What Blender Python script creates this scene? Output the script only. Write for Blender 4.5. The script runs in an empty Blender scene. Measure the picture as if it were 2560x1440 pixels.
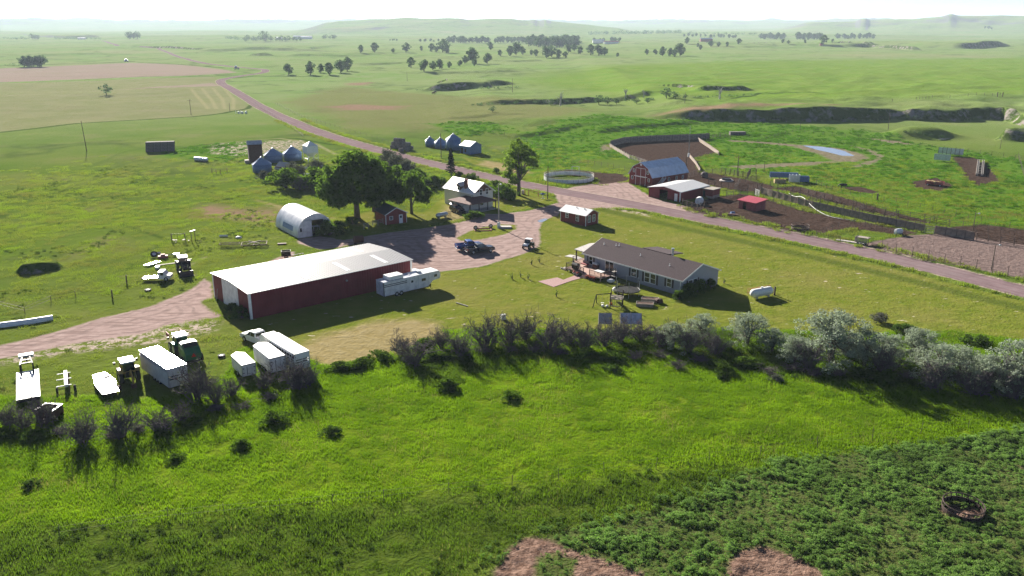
import bpy, math, random
import numpy as np
from mathutils import Vector, Matrix, Euler
R = math.radians
sc = bpy.context.scene
col = sc.collection
# ------------------------------------------------------------------ camera, light, exposure
F_PX, HORIZON, CAM_H = 2080.0, 60.0, 44.0
PITCH = math.atan((720 - HORIZON) / F_PX)
cam_d = bpy.data.cameras.new('camera'); cam = bpy.data.objects.new('camera', cam_d); col.objects.link(cam)
cam.location = (0, 0, CAM_H); cam.rotation_euler = (math.pi / 2 - PITCH, 0, 0)
cam_d.sensor_width = 36; cam_d.lens = F_PX / 2560 * 36; cam_d.clip_end = 60000; cam_d.clip_start = 1
sc.camera = cam
SUN_AZ, SUN_EL = -26.0, 21.0          # degrees left of the viewing direction, above the horizon
w = bpy.data.worlds.new('World'); sc.world = w; w.use_nodes = True
nt = w.node_tree; bg = nt.nodes['Background']
sky = nt.nodes.new('ShaderNodeTexSky'); sky.sky_type = 'NISHITA'; sky.sun_disc = False
sky.sun_elevation = R(SUN_EL); sky.sun_rotation = R(SUN_AZ); sky.altitude = 1500; sky.dust_density = 0.6; sky.air_density = 0.35
nt.links.new(sky.outputs[0], bg.inputs[0]); bg.inputs[1].default_value = 0.05
sd = bpy.data.lights.new('sun', 'SUN'); sd.energy = 5.0; sd.angle = R(0.5); sd.color = (1.0, 0.93, 0.82)
so = bpy.data.objects.new('sun', sd); col.objects.link(so)
sdir = Vector((math.sin(R(SUN_AZ)) * math.cos(R(SUN_EL)), math.cos(R(SUN_AZ)) * math.cos(R(SUN_EL)), math.sin(R(SUN_EL))))
so.rotation_euler = sdir.to_track_quat('Z', 'Y').to_euler(); so.location = sdir * 300
sc.view_settings.view_transform = 'Standard'; sc.view_settings.look = 'None'
sc.view_settings.exposure = 1.68; sc.view_settings.gamma = 1.0
sc.cycles.use_denoising = True; sc.cycles.denoiser = 'OPENIMAGEDENOISE'; sc.cycles.denoising_prefilter = 'NONE'; sc.cycles.use_adaptive_sampling = False
sc.cycles.max_bounces = 6; sc.cycles.diffuse_bounces = 2; sc.cycles.glossy_bounces = 2; sc.cycles.transmission_bounces = 3
sc.cycles.transparent_max_bounces = 6; sc.cycles.volume_bounces = 0
sc.cycles.caustics_reflective = False; sc.cycles.caustics_refractive = False
sc.cycles.sample_clamp_indirect = 4

# ------------------------------------------------------------------ noise, terrain
def vnoise(x, y, seed=0):
    x = np.asarray(x, float); y = np.asarray(y, float)
    xi = np.floor(x).astype(np.int64); yi = np.floor(y).astype(np.int64)
    fx = x - xi; fy = y - yi; fx = fx * fx * (3 - 2 * fx); fy = fy * fy * (3 - 2 * fy)
    def h(a, b):
        n = (a * 374761393 + b * 668265263 + seed * 982451653) & 0x7fffffff
        n = ((n ^ (n >> 13)) * 1274126177) & 0x7fffffff
        return ((n ^ (n >> 16)) & 0xffff) / 65535.0
    return (h(xi, yi) * (1 - fx) + h(xi + 1, yi) * fx) * (1 - fy) + (h(xi, yi + 1) * (1 - fx) + h(xi + 1, yi + 1) * fx) * fy
def fbm(x, y, seed=0, o=3):
    s = 0; a = 0.5
    for i in range(o): s = s + a * vnoise(x * 2 ** i, y * 2 ** i, seed + i * 17); a *= .5
    return s / (1 - .5 ** o)
def sst(a, b, x):
    t = np.clip((np.asarray(x, float) - a) / (b - a), 0, 1); return t * t * (3 - 2 * t)
cp, sp_ = math.cos(PITCH), math.sin(PITCH)
def ray(px, py):
    dx = (px - 1280) / F_PX; dy = (720 - py) / F_PX
    return np.array([dx, cp + dy * sp_, -sp_ + dy * cp])
def gz(px, py, z=0.0):
    d = ray(px, py); t = (z - CAM_H) / d[2]; return np.array([d[0] * t, d[1] * t])
# cut banks seen as shaded faces: foot line (pixels), height, half width, reach behind
BANKS = [
 ([(1600,303),(1690,303),(1800,303),(1960,304),(2100,303),(2240,303),(2380,304),(2440,300),(2490,301),(2540,312),(2620,330)], 6.0, 3.4, 230),
 ([(1040,227),(1100,228),(1180,227),(1230,225),(1275,221),(1310,217)], 5.0, 4.0, 260),
 ([(1170,266),(1300,264),(1400,263),(1500,259),(1640,251),(1700,247)], 2.6, 2.5, 70),
 ([(1728,247),(1790,247),(1850,243),(1880,237)], 3.0, 3.0, 70),
 ([(2480,352),(2530,356),(2600,358)], 5.0, 5.0, 60),
 ([(28,686),(60,684),(110,680),(150,672),(172,662)], 1.3, .7, 14),
 ([(914,167),(970,165),(1030,161)], 2.2, 4.0, 120),
 ([(1285,154),(1330,152),(1372,151)], 2.0, 4.0, 120),
 ([(470,131),(560,130),(640,127),(720,128),(780,129),(850,127)], 5.0, 10, 200),
 ([(600,142),(680,143),(720,141)], 3.5, 8, 200),
 ([(2382,123),(2440,122),(2480,120),(2535,117)], 10, 12, 250),
 ([(2140,121),(2180,119),(2225,117)], 7, 12, 250), ([(2285,126),(2312,126)], 6, 10, 200),
 ([(1860,122),(1920,121),(1960,121)], 3, 8, 200),
 ([(130,141),(200,138),(240,138)], 2, 6, 150), ([(150,98),(260,97)], 8, 20, 400),
 ([(950,88),(1050,82)], 10, 30, 500), ([(1300,352),(1380,336),(1480,322),(1560,314)], 1.3, 2.5, 30), ([(1500,338),(1600,324),(1700,316),(1790,313)], 1.6, 2.5, 30), ([(1100,320),(1250,318),(1330,326)], 1.0, 2.5, 30), ([(700,142),(800,143),(900,144)], 2.5, 6, 120), ([(1060,190),(1200,186),(1330,184)], 1.6, 5, 100), ([(1080,305),(1220,300),(1330,290)], .7, 3, 40),
]
def seg_sd(P, x, y):
    """distance to polyline, side (positive beyond it), parameter 0..1 along"""
    P = np.asarray(P, float); best = np.full(np.shape(x), 1e9); sd_ = np.full(np.shape(x), 1e9); par = np.zeros(np.shape(x))
    L = np.r_[0, np.cumsum(np.hypot(*np.diff(P, axis=0).T))]
    for i in range(len(P) - 1):
        a = P[i]; d = P[i + 1] - a; l2 = d @ d
        t = np.clip(((x - a[0]) * d[0] + (y - a[1]) * d[1]) / l2, 0, 1)
        dd = np.hypot(x - a[0] - t * d[0], y - a[1] - t * d[1]); s = np.sign(d[0] * (y - a[1]) - d[1] * (x - a[0]))
        m = dd < best; best = np.where(m, dd, best); sd_ = np.where(m, dd * s, sd_); par = np.where(m, (L[i] + t * math.sqrt(l2)) / L[-1], par)
    return best, sd_, par
BK = [(np.array([gz(*p) for p in P]), h, wd, L) for P, h, wd, L in BANKS]
def az_px(a): return 1280 + F_PX * np.tan(a) / cp
# far skyline layers: distance, near skirt, far skirt, crest points (pixels)
RIDGES = [
 (9500, 3500, 3000, [(-1500,52),(0,51),(180,49),(230,48),(300,52),(620,51),(850,50),(1000,50),(1500,51),(1700,51),(1950,52),(2080,51),(2300,49),(2600,48),(4000,50)], 0),
 (4600, 1700, 1500, [(700,75),(850,53),(960,49),(1010,46),(1060,47),(1120,45),(1150,46),(1175,50),(1200,48),(1240,46),(1270,47),(1300,50),(1322,52),(1333,49),(1348,53),(1362,49),(1378,53),(1420,57),(1480,63),(1560,73),(1640,90)], 1),
 (5600, 1500, 1500, [(1900,72),(2020,56),(2080,55),(2140,54),(2150,49),(2165,50),(2172,55),(2250,51),(2330,45),(2352,43),(2374,37),(2392,41),(2440,42),(2500,41),(2560,43),(2700,42),(3300,50)], 2),
]
def terrain(x, y):
    x = np.asarray(x, float); y = np.asarray(y, float); r = np.hypot(x, y)
    z = sst(300, 900, r) * 4.2 * (fbm(x / 260 + 7, y / 210 + 3, 5, 2) - .5) + sst(120, 260, r) * .5 * (fbm(x / 45, y / 45, 9, 2) - .5) + sst(260, 500, r) * 1.5 * (fbm(x / 75, y / 60, 10, 3) - .5)
    z = z + sst(1500, 3500, r) * 34 * (fbm(x / 900 + 2, y / 700, 21, 4) - .42)
    for P, h, wd, L in BK:
        L = L * 2.2; lo = P.min(0) - L * 2.5 - 10; hi = P.max(0) + L * 2.5 + 10
        m = (x > lo[0]) & (x < hi[0]) & (y > lo[1]) & (y < hi[1])
        if not np.any(m): continue
        xx = x[m] if x.ndim else x; yy = y[m] if x.ndim else y
        wob = wd * (2.2 * (fbm(xx / (wd * 3.0), yy / (wd * 3.0), 3, 3) - .5) + 3.0 * (fbm(xx / (wd * 11), yy / (wd * 11), 4, 2) - .5))
        d, s, t = seg_sd(P, xx, yy)
        s = s + wob
        end = sst(0, .16, t) * sst(1, .82, t)
        near = np.exp(-np.maximum(d - np.abs(s), 0) / (wd * 6)) * np.where((t > 0) & (t < 1), 1.0, np.exp(-d / (wd * 4)))
        dz = h * end * near * sst(0, 2 * wd, s) * np.exp(-np.maximum(s - 2 * wd, 0) / L) * (.62 + .7 * fbm(xx / (wd * 7), yy / (wd * 7), 8, 3))
        if x.ndim: z[m] += dz
        else: z = z + dz
    # knoll in front of the creek bend
    k = gz(2325, 347)
    z = z + 4.0 * np.exp(-(((x - k[0]) / 13) ** 2 + ((y - k[1] - 9) / 9) ** 2) ** 1.5)
    a = np.arctan2(x, np.maximum(y, 1e-3)); px = az_px(np.clip(a, -1.2, 1.2))
    for R0, wn, wf, crest, k in RIDGES:
        c = np.array(crest, float); py = np.interp(px, c[:, 0], c[:, 1])
        th = (HORIZON - py) / F_PX * cp * cp
        zc = CAM_H + R0 * th
        rug = (fbm(x / 260, y / 260, 40 + k, 5) - .5)
        zc = zc + (rug * (110, 75, 110)[k]) * sst(R0 - wn, R0, r) * (1 - np.exp(-((r - R0) / 350) ** 2))
        b = np.where(r < R0, sst(R0 - wn, R0, r) ** 1.6, sst(R0 + wf, R0, r))
        if k: b = b * sst(c[0, 0], c[0, 0] + 120, px) * (1 if k == 2 else sst(c[-1, 0], c[-1, 0] - 90, px))
        z = np.maximum(z, zc * b + z * (1 - b))
    return z
def P3(px, py):
    """the ground point seen at a pixel of the 2560 wide frame"""
    d = ray(px, py); dz = min(d[2], -1e-4); t0 = (30 - CAM_H) / dz; t1 = min((-16 - CAM_H) / dz, 14000)
    if t1 <= t0: t1 = t0 * 1.5
    for n in (260, 60):
        t = np.geomspace(t0, t1, n); g = CAM_H + t * d[2] - terrain(d[0] * t, d[1] * t)
        k = int(np.argmax(g <= 0)) if np.any(g <= 0) else n - 1
        t0, t1 = t[max(k - 1, 0)], t[k]
    return np.array([d[0] * t1, d[1] * t1, float(terrain(np.array([d[0] * t1]), np.array([d[1] * t1]))[0])])

# ------------------------------------------------------------------ materials
def nodes(m):
    m.use_nodes = True; return m.node_tree.nodes, m.node_tree.links
def mat(name, c, rough=.6, metal=0.0, var=.18, scale=3.0, bump=0.0, spec=.35, coord='Object', wave=None, stain=None, dist=.05):
    m = bpy.data.materials.new(name); N, L = nodes(m); b = N['Principled BSDF']
    b.inputs['Roughness'].default_value = rough; b.inputs['Metallic'].default_value = metal
    b.inputs['Specular IOR Level'].default_value = spec
    tc = N.new('ShaderNodeTexCoord'); no = N.new('ShaderNodeTexNoise'); no.inputs['Scale'].default_value = scale; no.inputs['Detail'].default_value = 5
    L.new(tc.outputs[coord], no.inputs['Vector'])
    mx = N.new('ShaderNodeMix'); mx.data_type = 'RGBA'
    c2 = stain if stain else [v * (1 - var) for v in c]
    c1 = [min(1, v * (1 + var * .6)) for v in c] if not stain else c
    mx.inputs[6].default_value = (*c2, 1); mx.inputs[7].default_value = (*c1, 1)
    rp = N.new('ShaderNodeMapRange'); rp.inputs[1].default_value = .3; rp.inputs[2].default_value = .62
    L.new(no.outputs[0], rp.inputs[0]); L.new(rp.outputs[0], mx.inputs[0]); L.new(mx.outputs[2], b.inputs['Base Color'])
    hsrc = None
    if wave:
        ax, per = wave; wv = N.new('ShaderNodeTexWave'); wv.bands_direction = ax; wv.inputs['Scale'].default_value = .314 / per
        wv.inputs['Distortion'].default_value = 0; L.new(tc.outputs['Object'], wv.inputs['Vector']); hsrc = wv.outputs['Fac']
        bp = N.new('ShaderNodeBump'); bp.inputs['Strength'].default_value = .7; bp.inputs['Distance'].default_value = dist
        L.new(hsrc, bp.inputs['Height']); L.new(bp.outputs[0], b.inputs['Normal'])
    elif bump:
        bp = N.new('ShaderNodeBump'); bp.inputs['Strength'].default_value = bump; bp.inputs['Distance'].default_value = .05
        L.new(no.outputs[0], bp.inputs['Height']); L.new(bp.outputs[0], b.inputs['Normal'])
    return m
def leafmat(name, c, t, var=.35, scale=.6, mix=.5, c2=None):
    m = bpy.data.materials.new(name); N, L = nodes(m); N.remove(N['Principled BSDF']); out = N['Material Output']
    ge = N.new('ShaderNodeNewGeometry'); no = N.new('ShaderNodeTexNoise'); no.inputs['Scale'].default_value = scale; no.inputs['Detail'].default_value = 4
    L.new(ge.outputs['Position'], no.inputs['Vector'])
    rp = N.new('ShaderNodeMapRange'); rp.inputs[1].default_value = .32; rp.inputs[2].default_value = .66; L.new(no.outputs[0], rp.inputs[0])
    def mixc(a, b):
        x = N.new('ShaderNodeMix'); x.data_type = 'RGBA'; x.inputs[6].default_value = (*a, 1); x.inputs[7].default_value = (*b, 1)
        L.new(rp.outputs[0], x.inputs[0]); return x.outputs[2]
    d = N.new('ShaderNodeBsdfDiffuse'); tr = N.new('ShaderNodeBsdfTranslucent'); ms = N.new('ShaderNodeMixShader'); ms.inputs[0].default_value = mix
    lo = c2 if c2 else [v * (1 - var) for v in c]
    L.new(mixc(lo, [v * (1 + var) for v in c]), d.inputs[0])
    L.new(mixc([v * (1 - var) for v in t] if not c2 else [c2[i] * t[i] / max(c[i], 1e-4) for i in range(3)], [v * (1 + var) for v in t]), tr.inputs[0])
    L.new(d.outputs[0], ms.inputs[1]); L.new(tr.outputs[0], ms.inputs[2]); L.new(ms.outputs[0], out.inputs[0])
    return m
M = dict(
 white=mat('white_paint', (.8,.8,.78), .35, var=.08, spec=.5), dirtywhite=mat('weathered_white', (.72,.72,.7), .5, var=.2, scale=1.2),
 whitemetal=mat('white_metal', (.78,.78,.77), .3, 0, var=.06, spec=.6), alu=mat('bare_aluminium', (.75,.76,.78), .28, 1.0, var=.1),
 galv=mat('galvanised_steel', (.5,.53,.57), .38, .8, var=.2, scale=1.5), galvrib=mat('ribbed_galvanised', (.46,.5,.56), .42, .7, var=.2, scale=1.2, wave=('Z', .3)),
 whiteroof=mat('ribbed_white_roof', (.72,.72,.72), .4, 0, var=.06, spec=.4, wave=('X', .5), dist=.05), shedroof=mat('long_shed_roof', (.36,.355,.365), .42, 0, var=.06, spec=.3), whiteroofy=mat('ribbed_white_roof_across', (.6,.6,.6), .42, 0, var=.08, spec=.3, wave=('Y', .5), dist=.05),
 bluroof=mat('old_blue_galvanised', (.6,.68,.79), .38, .0, var=.15, scale=.8, wave=('Y', .6), dist=.04),
 redwall=mat('ribbed_red_wall', (.165,.024,.034), .5, var=.16, scale=.5, spec=.15, wave=('X', .5), dist=.06), redwally=mat('ribbed_red_wall_end', (.165,.024,.034), .5, var=.16, scale=.5, spec=.15, wave=('Y', .5), dist=.06),
 redwood=mat('red_board', (.2,.035,.032), .7, var=.25, scale=2), redroof=mat('ribbed_red_roof', (.42,.06,.08), .4, var=.2, wave=('X', .55), dist=.06),
 redpale=mat('faded_red_board', (.32,.075,.075), .7, var=.2, scale=2), rust=mat('rusty_red', (.085,.038,.03), .8, var=.4, scale=2, stain=(.07,.02,.015)),
 siding=mat('grey_siding', (.3,.315,.36), .6, var=.06, wave=('Z', .25), dist=.012), creamside=mat('cream_siding', (.66,.63,.55), .6, var=.07, wave=('Z', .22), dist=.012),
 shingle=mat('brown_shingles', (.085,.066,.07), .9, spec=.05, var=.3, scale=9, bump=.6), shinglered=mat('red_brown_shingles', (.15,.075,.065), .85, var=.3, scale=8, bump=.5),
 darkroof=mat('dark_blue_roof', (.06,.07,.1), .3, .2, var=.2, spec=.6), shutter=mat('dark_brown_shutter', (.05,.035,.035), .6), brownboard=mat('brown_shakes', (.12,.05,.035), .8, var=.3, scale=6),
 glass=mat('window_glass', (.02,.025,.03), .08, spec=.8, var=.1), dark=mat('dark_opening', (.012,.012,.012), .9), black=mat('black_metal', (.02,.02,.022), .4), rubber=mat('tyre_rubber', (.02,.02,.02), .85),
 deck=mat('deck_boards', (.4,.25,.2), .7, var=.2, scale=4), darkwood=mat('dark_stained_wood', (.05,.03,.025), .6, var=.2), wood=mat('weathered_grey_wood', (.3,.26,.22), .8, var=.3, scale=3),
 boards=mat('tan_fence_boards', (.26,.2,.155), .85, var=.35, scale=1.2, wave=('X', 2.4), dist=.03), pole=mat('pole_wood', (.14,.1,.075), .85, var=.3), palepole=mat('grey_pole_wood', (.33,.3,.27), .85, var=.25),
 steelpost=mat('rusty_steel', (.09,.06,.05), .7, var=.3), hay=mat('grey_hay', (.19,.17,.15), .95, var=.35, scale=2.5, bump=.8), haydark=mat('weathered_hay', (.12,.105,.1), .95, var=.4, scale=2.5, bump=.8), haygold=mat('yellow_hay', (.4,.3,.14), .95, var=.4, scale=4, bump=.8),
 brick=mat('red_brick', (.3,.17,.16), .85, var=.2, scale=5), chimney=mat('chimney_brick', (.17,.07,.06), .85, var=.2, scale=5), concrete=mat('concrete', (.45,.42,.4), .85, var=.15),
 bluepaint=mat('blue_car_paint', (.03,.08,.3), .22, .3, var=.05, spec=.6), darkpaint=mat('dark_grey_car_paint', (.03,.036,.05), .22, .3, var=.05, spec=.6), maroonpaint=mat('dark_red_car_paint', (.045,.02,.03), .22, .3, var=.05, spec=.6), whitepaint=mat('white_car_paint', (.7,.71,.73), .25, var=.03, spec=.6),
 chrome=mat('chrome', (.7,.7,.7), .15, 1.0, var=.05), redlight=mat('red_lens', (.4,.02,.02), .3), orange=mat('orange_plastic', (.6,.15,.03), .5), green=mat('machine_green', (.012,.1,.045), .35, var=.1, spec=.5), yellow=mat('old_yellow_paint', (.42,.26,.06), .5, var=.25),
 binroof=mat('bin_roof_steel', (.18,.28,.45), .5, .15, var=.15), bluetank=mat('blue_grey_steel', (.11,.18,.33), .45, .2, var=.2, wave=('Z', .3), dist=.03), bluewood=mat('blue_painted_steel', (.1,.17,.32), .5, var=.2), cowblack=mat('black_hide', (.012,.01,.009), .7), cowbrown=mat('brown_hide', (.08,.035,.02), .7),
 spotcol=mat('white_plastic', (.75,.75,.77), .4, var=.1), bark=mat('tree_bark', (.12,.095,.075), .9, var=.35, scale=4, bump=.5), twig=mat('bare_twigs', (.115,.085,.1), .9, var=.3, scale=3), paleb=mat('pale_dead_wood', (.4,.38,.34), .9, var=.2),
 alubody=mat('dull_aluminium_sides', (.5,.51,.56), .45, .1, var=.12, scale=1.5, wave=('Z', .2), dist=.02), skylight=mat('skylight_panel', (.86,.86,.84), .3, var=.03), net=mat('black_net', (.02,.02,.025), .8), stone=mat('pale_stone', (.5,.47,.43), .9, var=.3), soil=mat('bed_soil', (.14,.08,.055), .95, var=.3),
 poly=mat('milky_sheet', (.5,.52,.6), .35, var=.25, scale=2), flower=mat('pot_flowers', (.5,.12,.08), .8, var=.6, scale=14),
)
NETM = bpy.data.materials.new('safety_net'); N, L = nodes(NETM); b = N['Principled BSDF']; b.inputs['Base Color'].default_value = (.02, .02, .025, 1); b.inputs['Alpha'].default_value = .3

# ------------------------------------------------------------------ mesh helpers
class MB:
    def __init__(s): s.v = []; s.f = []
    def add(s, vs, fs):
        o = len(s.v); s.v += [tuple(map(float, p)) for p in vs]; s.f += [tuple(i + o for i in f) for f in fs]; return s
    def bx(s, x0, x1, y0, y1, z0, z1, rot=0, piv=None):
        vs = [(x0,y0,z0),(x1,y0,z0),(x1,y1,z0),(x0,y1,z0),(x0,y0,z1),(x1,y0,z1),(x1,y1,z1),(x0,y1,z1)]
        if rot:
            cx, cy = piv or ((x0+x1)/2, (y0+y1)/2); c, q = math.cos(rot), math.sin(rot)
            vs = [(cx+(x-cx)*c-(y-cy)*q, cy+(x-cx)*q+(y-cy)*c, z) for x, y, z in vs]
        return s.add(vs, [(0,3,2,1),(4,5,6,7),(0,1,5,4),(1,2,6,5),(2,3,7,6),(3,0,4,7)])
    def prism(s, prof, a0, a1, axis='x'):
        """profile (u,v) swept along an axis: x -> (a,u,v), y -> (u,a,v), z -> (u,v,a)"""
        mp = {'x': lambda a,u,v:(a,u,v), 'y': lambda a,u,v:(u,a,v), 'z': lambda a,u,v:(u,v,a)}[axis]; n = len(prof)
        return s.add([mp(a0,*p) for p in prof] + [mp(a1,*p) for p in prof], [tuple(range(n))[::-1], tuple(range(n, 2*n))] + [(i,(i+1)%n,n+(i+1)%n,n+i) for i in range(n)])
    def tube(s, pts, r, n=6, cap=True):
        pts = [Vector(p) for p in pts]; k = len(pts); rs = r if hasattr(r, '__len__') else [r]*k
        vs = []; fs = []; up = None
        for i, p in enumerate(pts):
            t = (pts[min(i+1,k-1)] - pts[max(i-1,0)]).normalized()
            a = t.orthogonal().normalized() if up is None else (up - t * up.dot(t))
            a = a.normalized() if a.length > 1e-4 else t.orthogonal().normalized(); up = a; b = t.cross(a)
            vs += [p + (a*math.cos(2*math.pi*j/n) + b*math.sin(2*math.pi*j/n))*rs[i] for j in range(n)]
        for i in range(k-1):
            fs += [(i*n+j, i*n+(j+1)%n, (i+1)*n+(j+1)%n, (i+1)*n+j) for j in range(n)]
        if cap: fs += [tuple(range(n))[::-1], tuple(range((k-1)*n, k*n))]
        return s.add(vs, fs)
    def lathe(s, prof, n=20, c=(0,0), axis='z'):
        vs = []; fs = []
        for r, h in prof:
            for j in range(n):
                q = (r*math.cos(2*math.pi*j/n), r*math.sin(2*math.pi*j/n))
                vs.append((c[0]+q[0], c[1]+q[1], h) if axis == 'z' else ((h, c[0]+q[0], c[1]+q[1]) if axis == 'x' else (c[0]+q[0], h, c[1]+q[1])))
        for i in range(len(prof)-1):
            fs += [(i*n+j, i*n+(j+1)%n, (i+1)*n+(j+1)%n, (i+1)*n+j) for j in range(n)]
        fs += [tuple(range(n))[::-1], tuple(range((len(prof)-1)*n, len(prof)*n))]
        return s.add(vs, fs)
    def blob(s, c, rx, ry, rz, seg=8, rng=None):
        prof = []
        vs = []; fs = []; n = seg; m = max(4, seg // 2 + 1)
        for i in range(m + 1):
            th = math.pi * i / m
            for j in range(n):
                q = 1 + (rng.uniform(-.15, .15) if rng else 0)
                vs.append((c[0]+rx*q*math.sin(th)*math.cos(2*math.pi*j/n), c[1]+ry*q*math.sin(th)*math.sin(2*math.pi*j/n), c[2]-rz*math.cos(th)))
        for i in range(m): fs += [(i*n+j, i*n+(j+1)%n, (i+1)*n+(j+1)%n, (i+1)*n+j) for j in range(n)]
        return s.add(vs, fs)
    def mesh(s, name, m, smooth=False):
        me = bpy.data.meshes.new(name); me.from_pydata(s.v, [], s.f); me.materials.append(M[m] if isinstance(m, str) else m)
        if smooth: me.polygons.foreach_set('use_smooth', [True]*len(me.polygons))
        me.update(); return me
    def o(s, name, m, parent=None, smooth=False, **k):
        return link(name, s.mesh(name, m, smooth), parent, **k)
def link(name, me, parent=None, **k):
    ob = bpy.data.objects.new(name, me); col.objects.link(ob)
    if parent is not None: ob.parent = parent
    for q, v in k.items(): ob[q] = v
    return ob
def thing(name, label, cat, loc=(0,0,0), rz=0.0, group=None):
    e = bpy.data.objects.new(name, None); col.objects.link(e); e.empty_display_size = .5
    e.location = (loc[0], loc[1], loc[2] if len(loc) > 2 else 0); e.rotation_euler = (0, 0, rz); e['label'] = label; e['category'] = cat
    if group: e['group'] = group
    return e
def one(ob, label, cat, group=None, loc=None, rz=None):
    ob['label'] = label; ob['category'] = cat
    if group: ob['group'] = group
    if loc is not None: ob.location = (loc[0], loc[1], loc[2] if len(loc) > 2 else 0)
    if rz is not None: ob.rotation_euler = (0, 0, rz)
    return ob
def dup(root, loc, rz=0, s=1.0, label=None, group=None):
    r = root.copy(); col.objects.link(r); r.location = (loc[0], loc[1], loc[2] if len(loc) > 2 else 0); r.rotation_euler = (0, 0, rz)
    r.scale = (s, s, s) if not hasattr(s, '__len__') else s
    if label: r['label'] = label
    if group: r['group'] = group
    for ch in list(root.children):
        c = ch.copy(); col.objects.link(c); c.parent = r
        for g in list(ch.children):
            d = g.copy(); col.objects.link(d); d.parent = c
    return r
def npmesh(name, V, Fq, m, smooth=False):
    """quads (or any fixed-size faces) from numpy arrays"""
    me = bpy.data.meshes.new(name); V = np.asarray(V, np.float32); Fq = np.asarray(Fq, np.int32); k = Fq.shape[1]
    me.vertices.add(len(V)); me.vertices.foreach_set('co', V.ravel()); me.loops.add(Fq.size); me.loops.foreach_set('vertex_index', Fq.ravel())
    me.polygons.add(len(Fq)); me.polygons.foreach_set('loop_start', np.arange(0, Fq.size, k, dtype=np.int32)); 
    if smooth: me.polygons.foreach_set('use_smooth', np.ones(len(Fq), bool))
    me.materials.append(M[m] if isinstance(m, str) else m); me.update(calc_edges=True); me.validate(); return me
# ------------------------------------------------------------------ ground: one polar sheet, split by zone
PWC = {}
def poly_w(pts):
    k = tuple(map(tuple, pts))
    if k not in PWC: PWC[k] = np.array([P3(*p)[:2] for p in pts])
    return PWC[k]
def poly_sd(P, x, y):
    """signed distance, positive inside"""
    best = np.full(x.shape, 1e9); ins = np.zeros(x.shape, bool); n = len(P)
    for i in range(n):
        a, b = P[i], P[(i+1) % n]; d = b - a; t = np.clip(((x-a[0])*d[0] + (y-a[1])*d[1]) / max(d @ d, 1e-9), 0, 1)
        best = np.minimum(best, np.hypot(x-a[0]-t*d[0], y-a[1]-t*d[1]))
        c = ((a[1] > y) != (b[1] > y)); 
        with np.errstate(divide='ignore', invalid='ignore'): ins ^= c & (x < (b[0]-a[0]) * (y-a[1]) / (b[1]-a[1]) + a[0])
    return np.where(ins, best, -best)
def zone_sd(polys, x, y, clampd=40):
    out = np.full(x.shape, -float(clampd))
    for P in polys:
        P = np.asarray(P); lo = P.min(0) - clampd; hi = P.max(0) + clampd
        m = (x > lo[0]) & (x < hi[0]) & (y > lo[1]) & (y < hi[1])
        if m.any(): out[m] = np.maximum(out[m], poly_sd(P, x[m], y[m]))
    return np.clip(out, -clampd, clampd)
def line_sd(lines, x, y, clampd=40):
    out = np.full(x.shape, -float(clampd))
    for P, hw in lines:
        P = np.asarray(P); lo = P.min(0) - clampd - hw; hi = P.max(0) + clampd + hw
        m = (x > lo[0]) & (x < hi[0]) & (y > lo[1]) & (y < hi[1])
        if m.any(): out[m] = np.maximum(out[m], hw - seg_sd(P, x[m], y[m])[0])
    return np.clip(out, -clampd, clampd)
def smooth_line(P, k=3):
    P = np.asarray(P, float)
    for _ in range(k):
        Q = [P[0]]
        for i in range(len(P)-1): Q += [P[i]*.75 + P[i+1]*.25, P[i]*.25 + P[i+1]*.75]
        P = np.array(Q + [P[-1]])
    return P
ROADPX = [(2760,778),(2560,728),(2400,686),(2200,637),(2000,594),(1850,565),(1700,534),(1600,514),(1500,495),(1400,478),(1300,459),(1200,437),(1100,414),(1000,390),(900,362),(800,332),(720,300),(655,269),(605,238),(564,215),(549,205),(553,199),(575,194),(621,187),(652,183),(667,178),(658,173),(632,171),(571,166),(504,158),(453,144),(420,131),(386,119),(350,115)]
road_w = smooth_line(poly_w(ROADPX), 2); road2_w = poly_w([(294,115),(275,108),(258,102)])
Z = {}
Z['road'] = lambda x, y: line_sd([(road_w, 3.4), (road2_w, 4.5)], x, y)
yard = [(1385,480),(1430,468),(1490,458),(1560,442),(1578,462),(1625,490),(1650,500),(1700,512),(1735,520),(1780,545),(1745,555),(1600,522),(1530,519),(1402,526),(1395,538),(1380,543),(1357,552),(1348,572),(1350,594),(1349,615),(1311,634),(1256,650),(1205,666),(1150,674),(1100,679),(1060,694),(1025,700),(960,640),(905,608),(850,618),(800,624),(745,608),(745,597),(800,590),(860,600),(920,590),(975,581),(1050,572),(1125,561),(1175,549),(1185,535),(1255,535),(1325,526),(1370,515),(1395,505)]
island = [(1140,595),(1172,579),(1190,571),(1245,561),(1290,562),(1293,572),(1262,586),(1200,599),(1152,602)]
drive = [(-60,875),(0,864),(135,831),(250,796),(375,767),(475,725),(512,697),(528,708),(531,745),(500,752),(515,770),(552,786),(548,793),(500,801),(425,811),(350,836),(200,856),(100,878),(0,897),(-60,912)]
strip = [(600,664),(700,638),(760,622),(800,624),(720,650),(620,676)]
apron = [(640,668),(708,638),(735,628),(735,640),(660,668)]
def yard_sd(x, y):
    s = zone_sd([poly_w(yard), poly_w(drive), poly_w(apron)], x, y); return np.minimum(s, -zone_sd([poly_w(island)], x, y))
Z['yard'] = yard_sd
Z['patchy'] = lambda x, y: zone_sd([poly_w(p) for p in ([(430,806),(510,800),(560,800),(540,830),(440,856),(300,872),(150,890),(60,905),(0,915),(0,893),(100,876),(200,852)], [(520,360),(650,352),(760,350),(800,372),(700,380),(600,390),(520,385)], [(1395,505),(1500,520),(1640,545),(1600,524)])], x, y)
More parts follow.
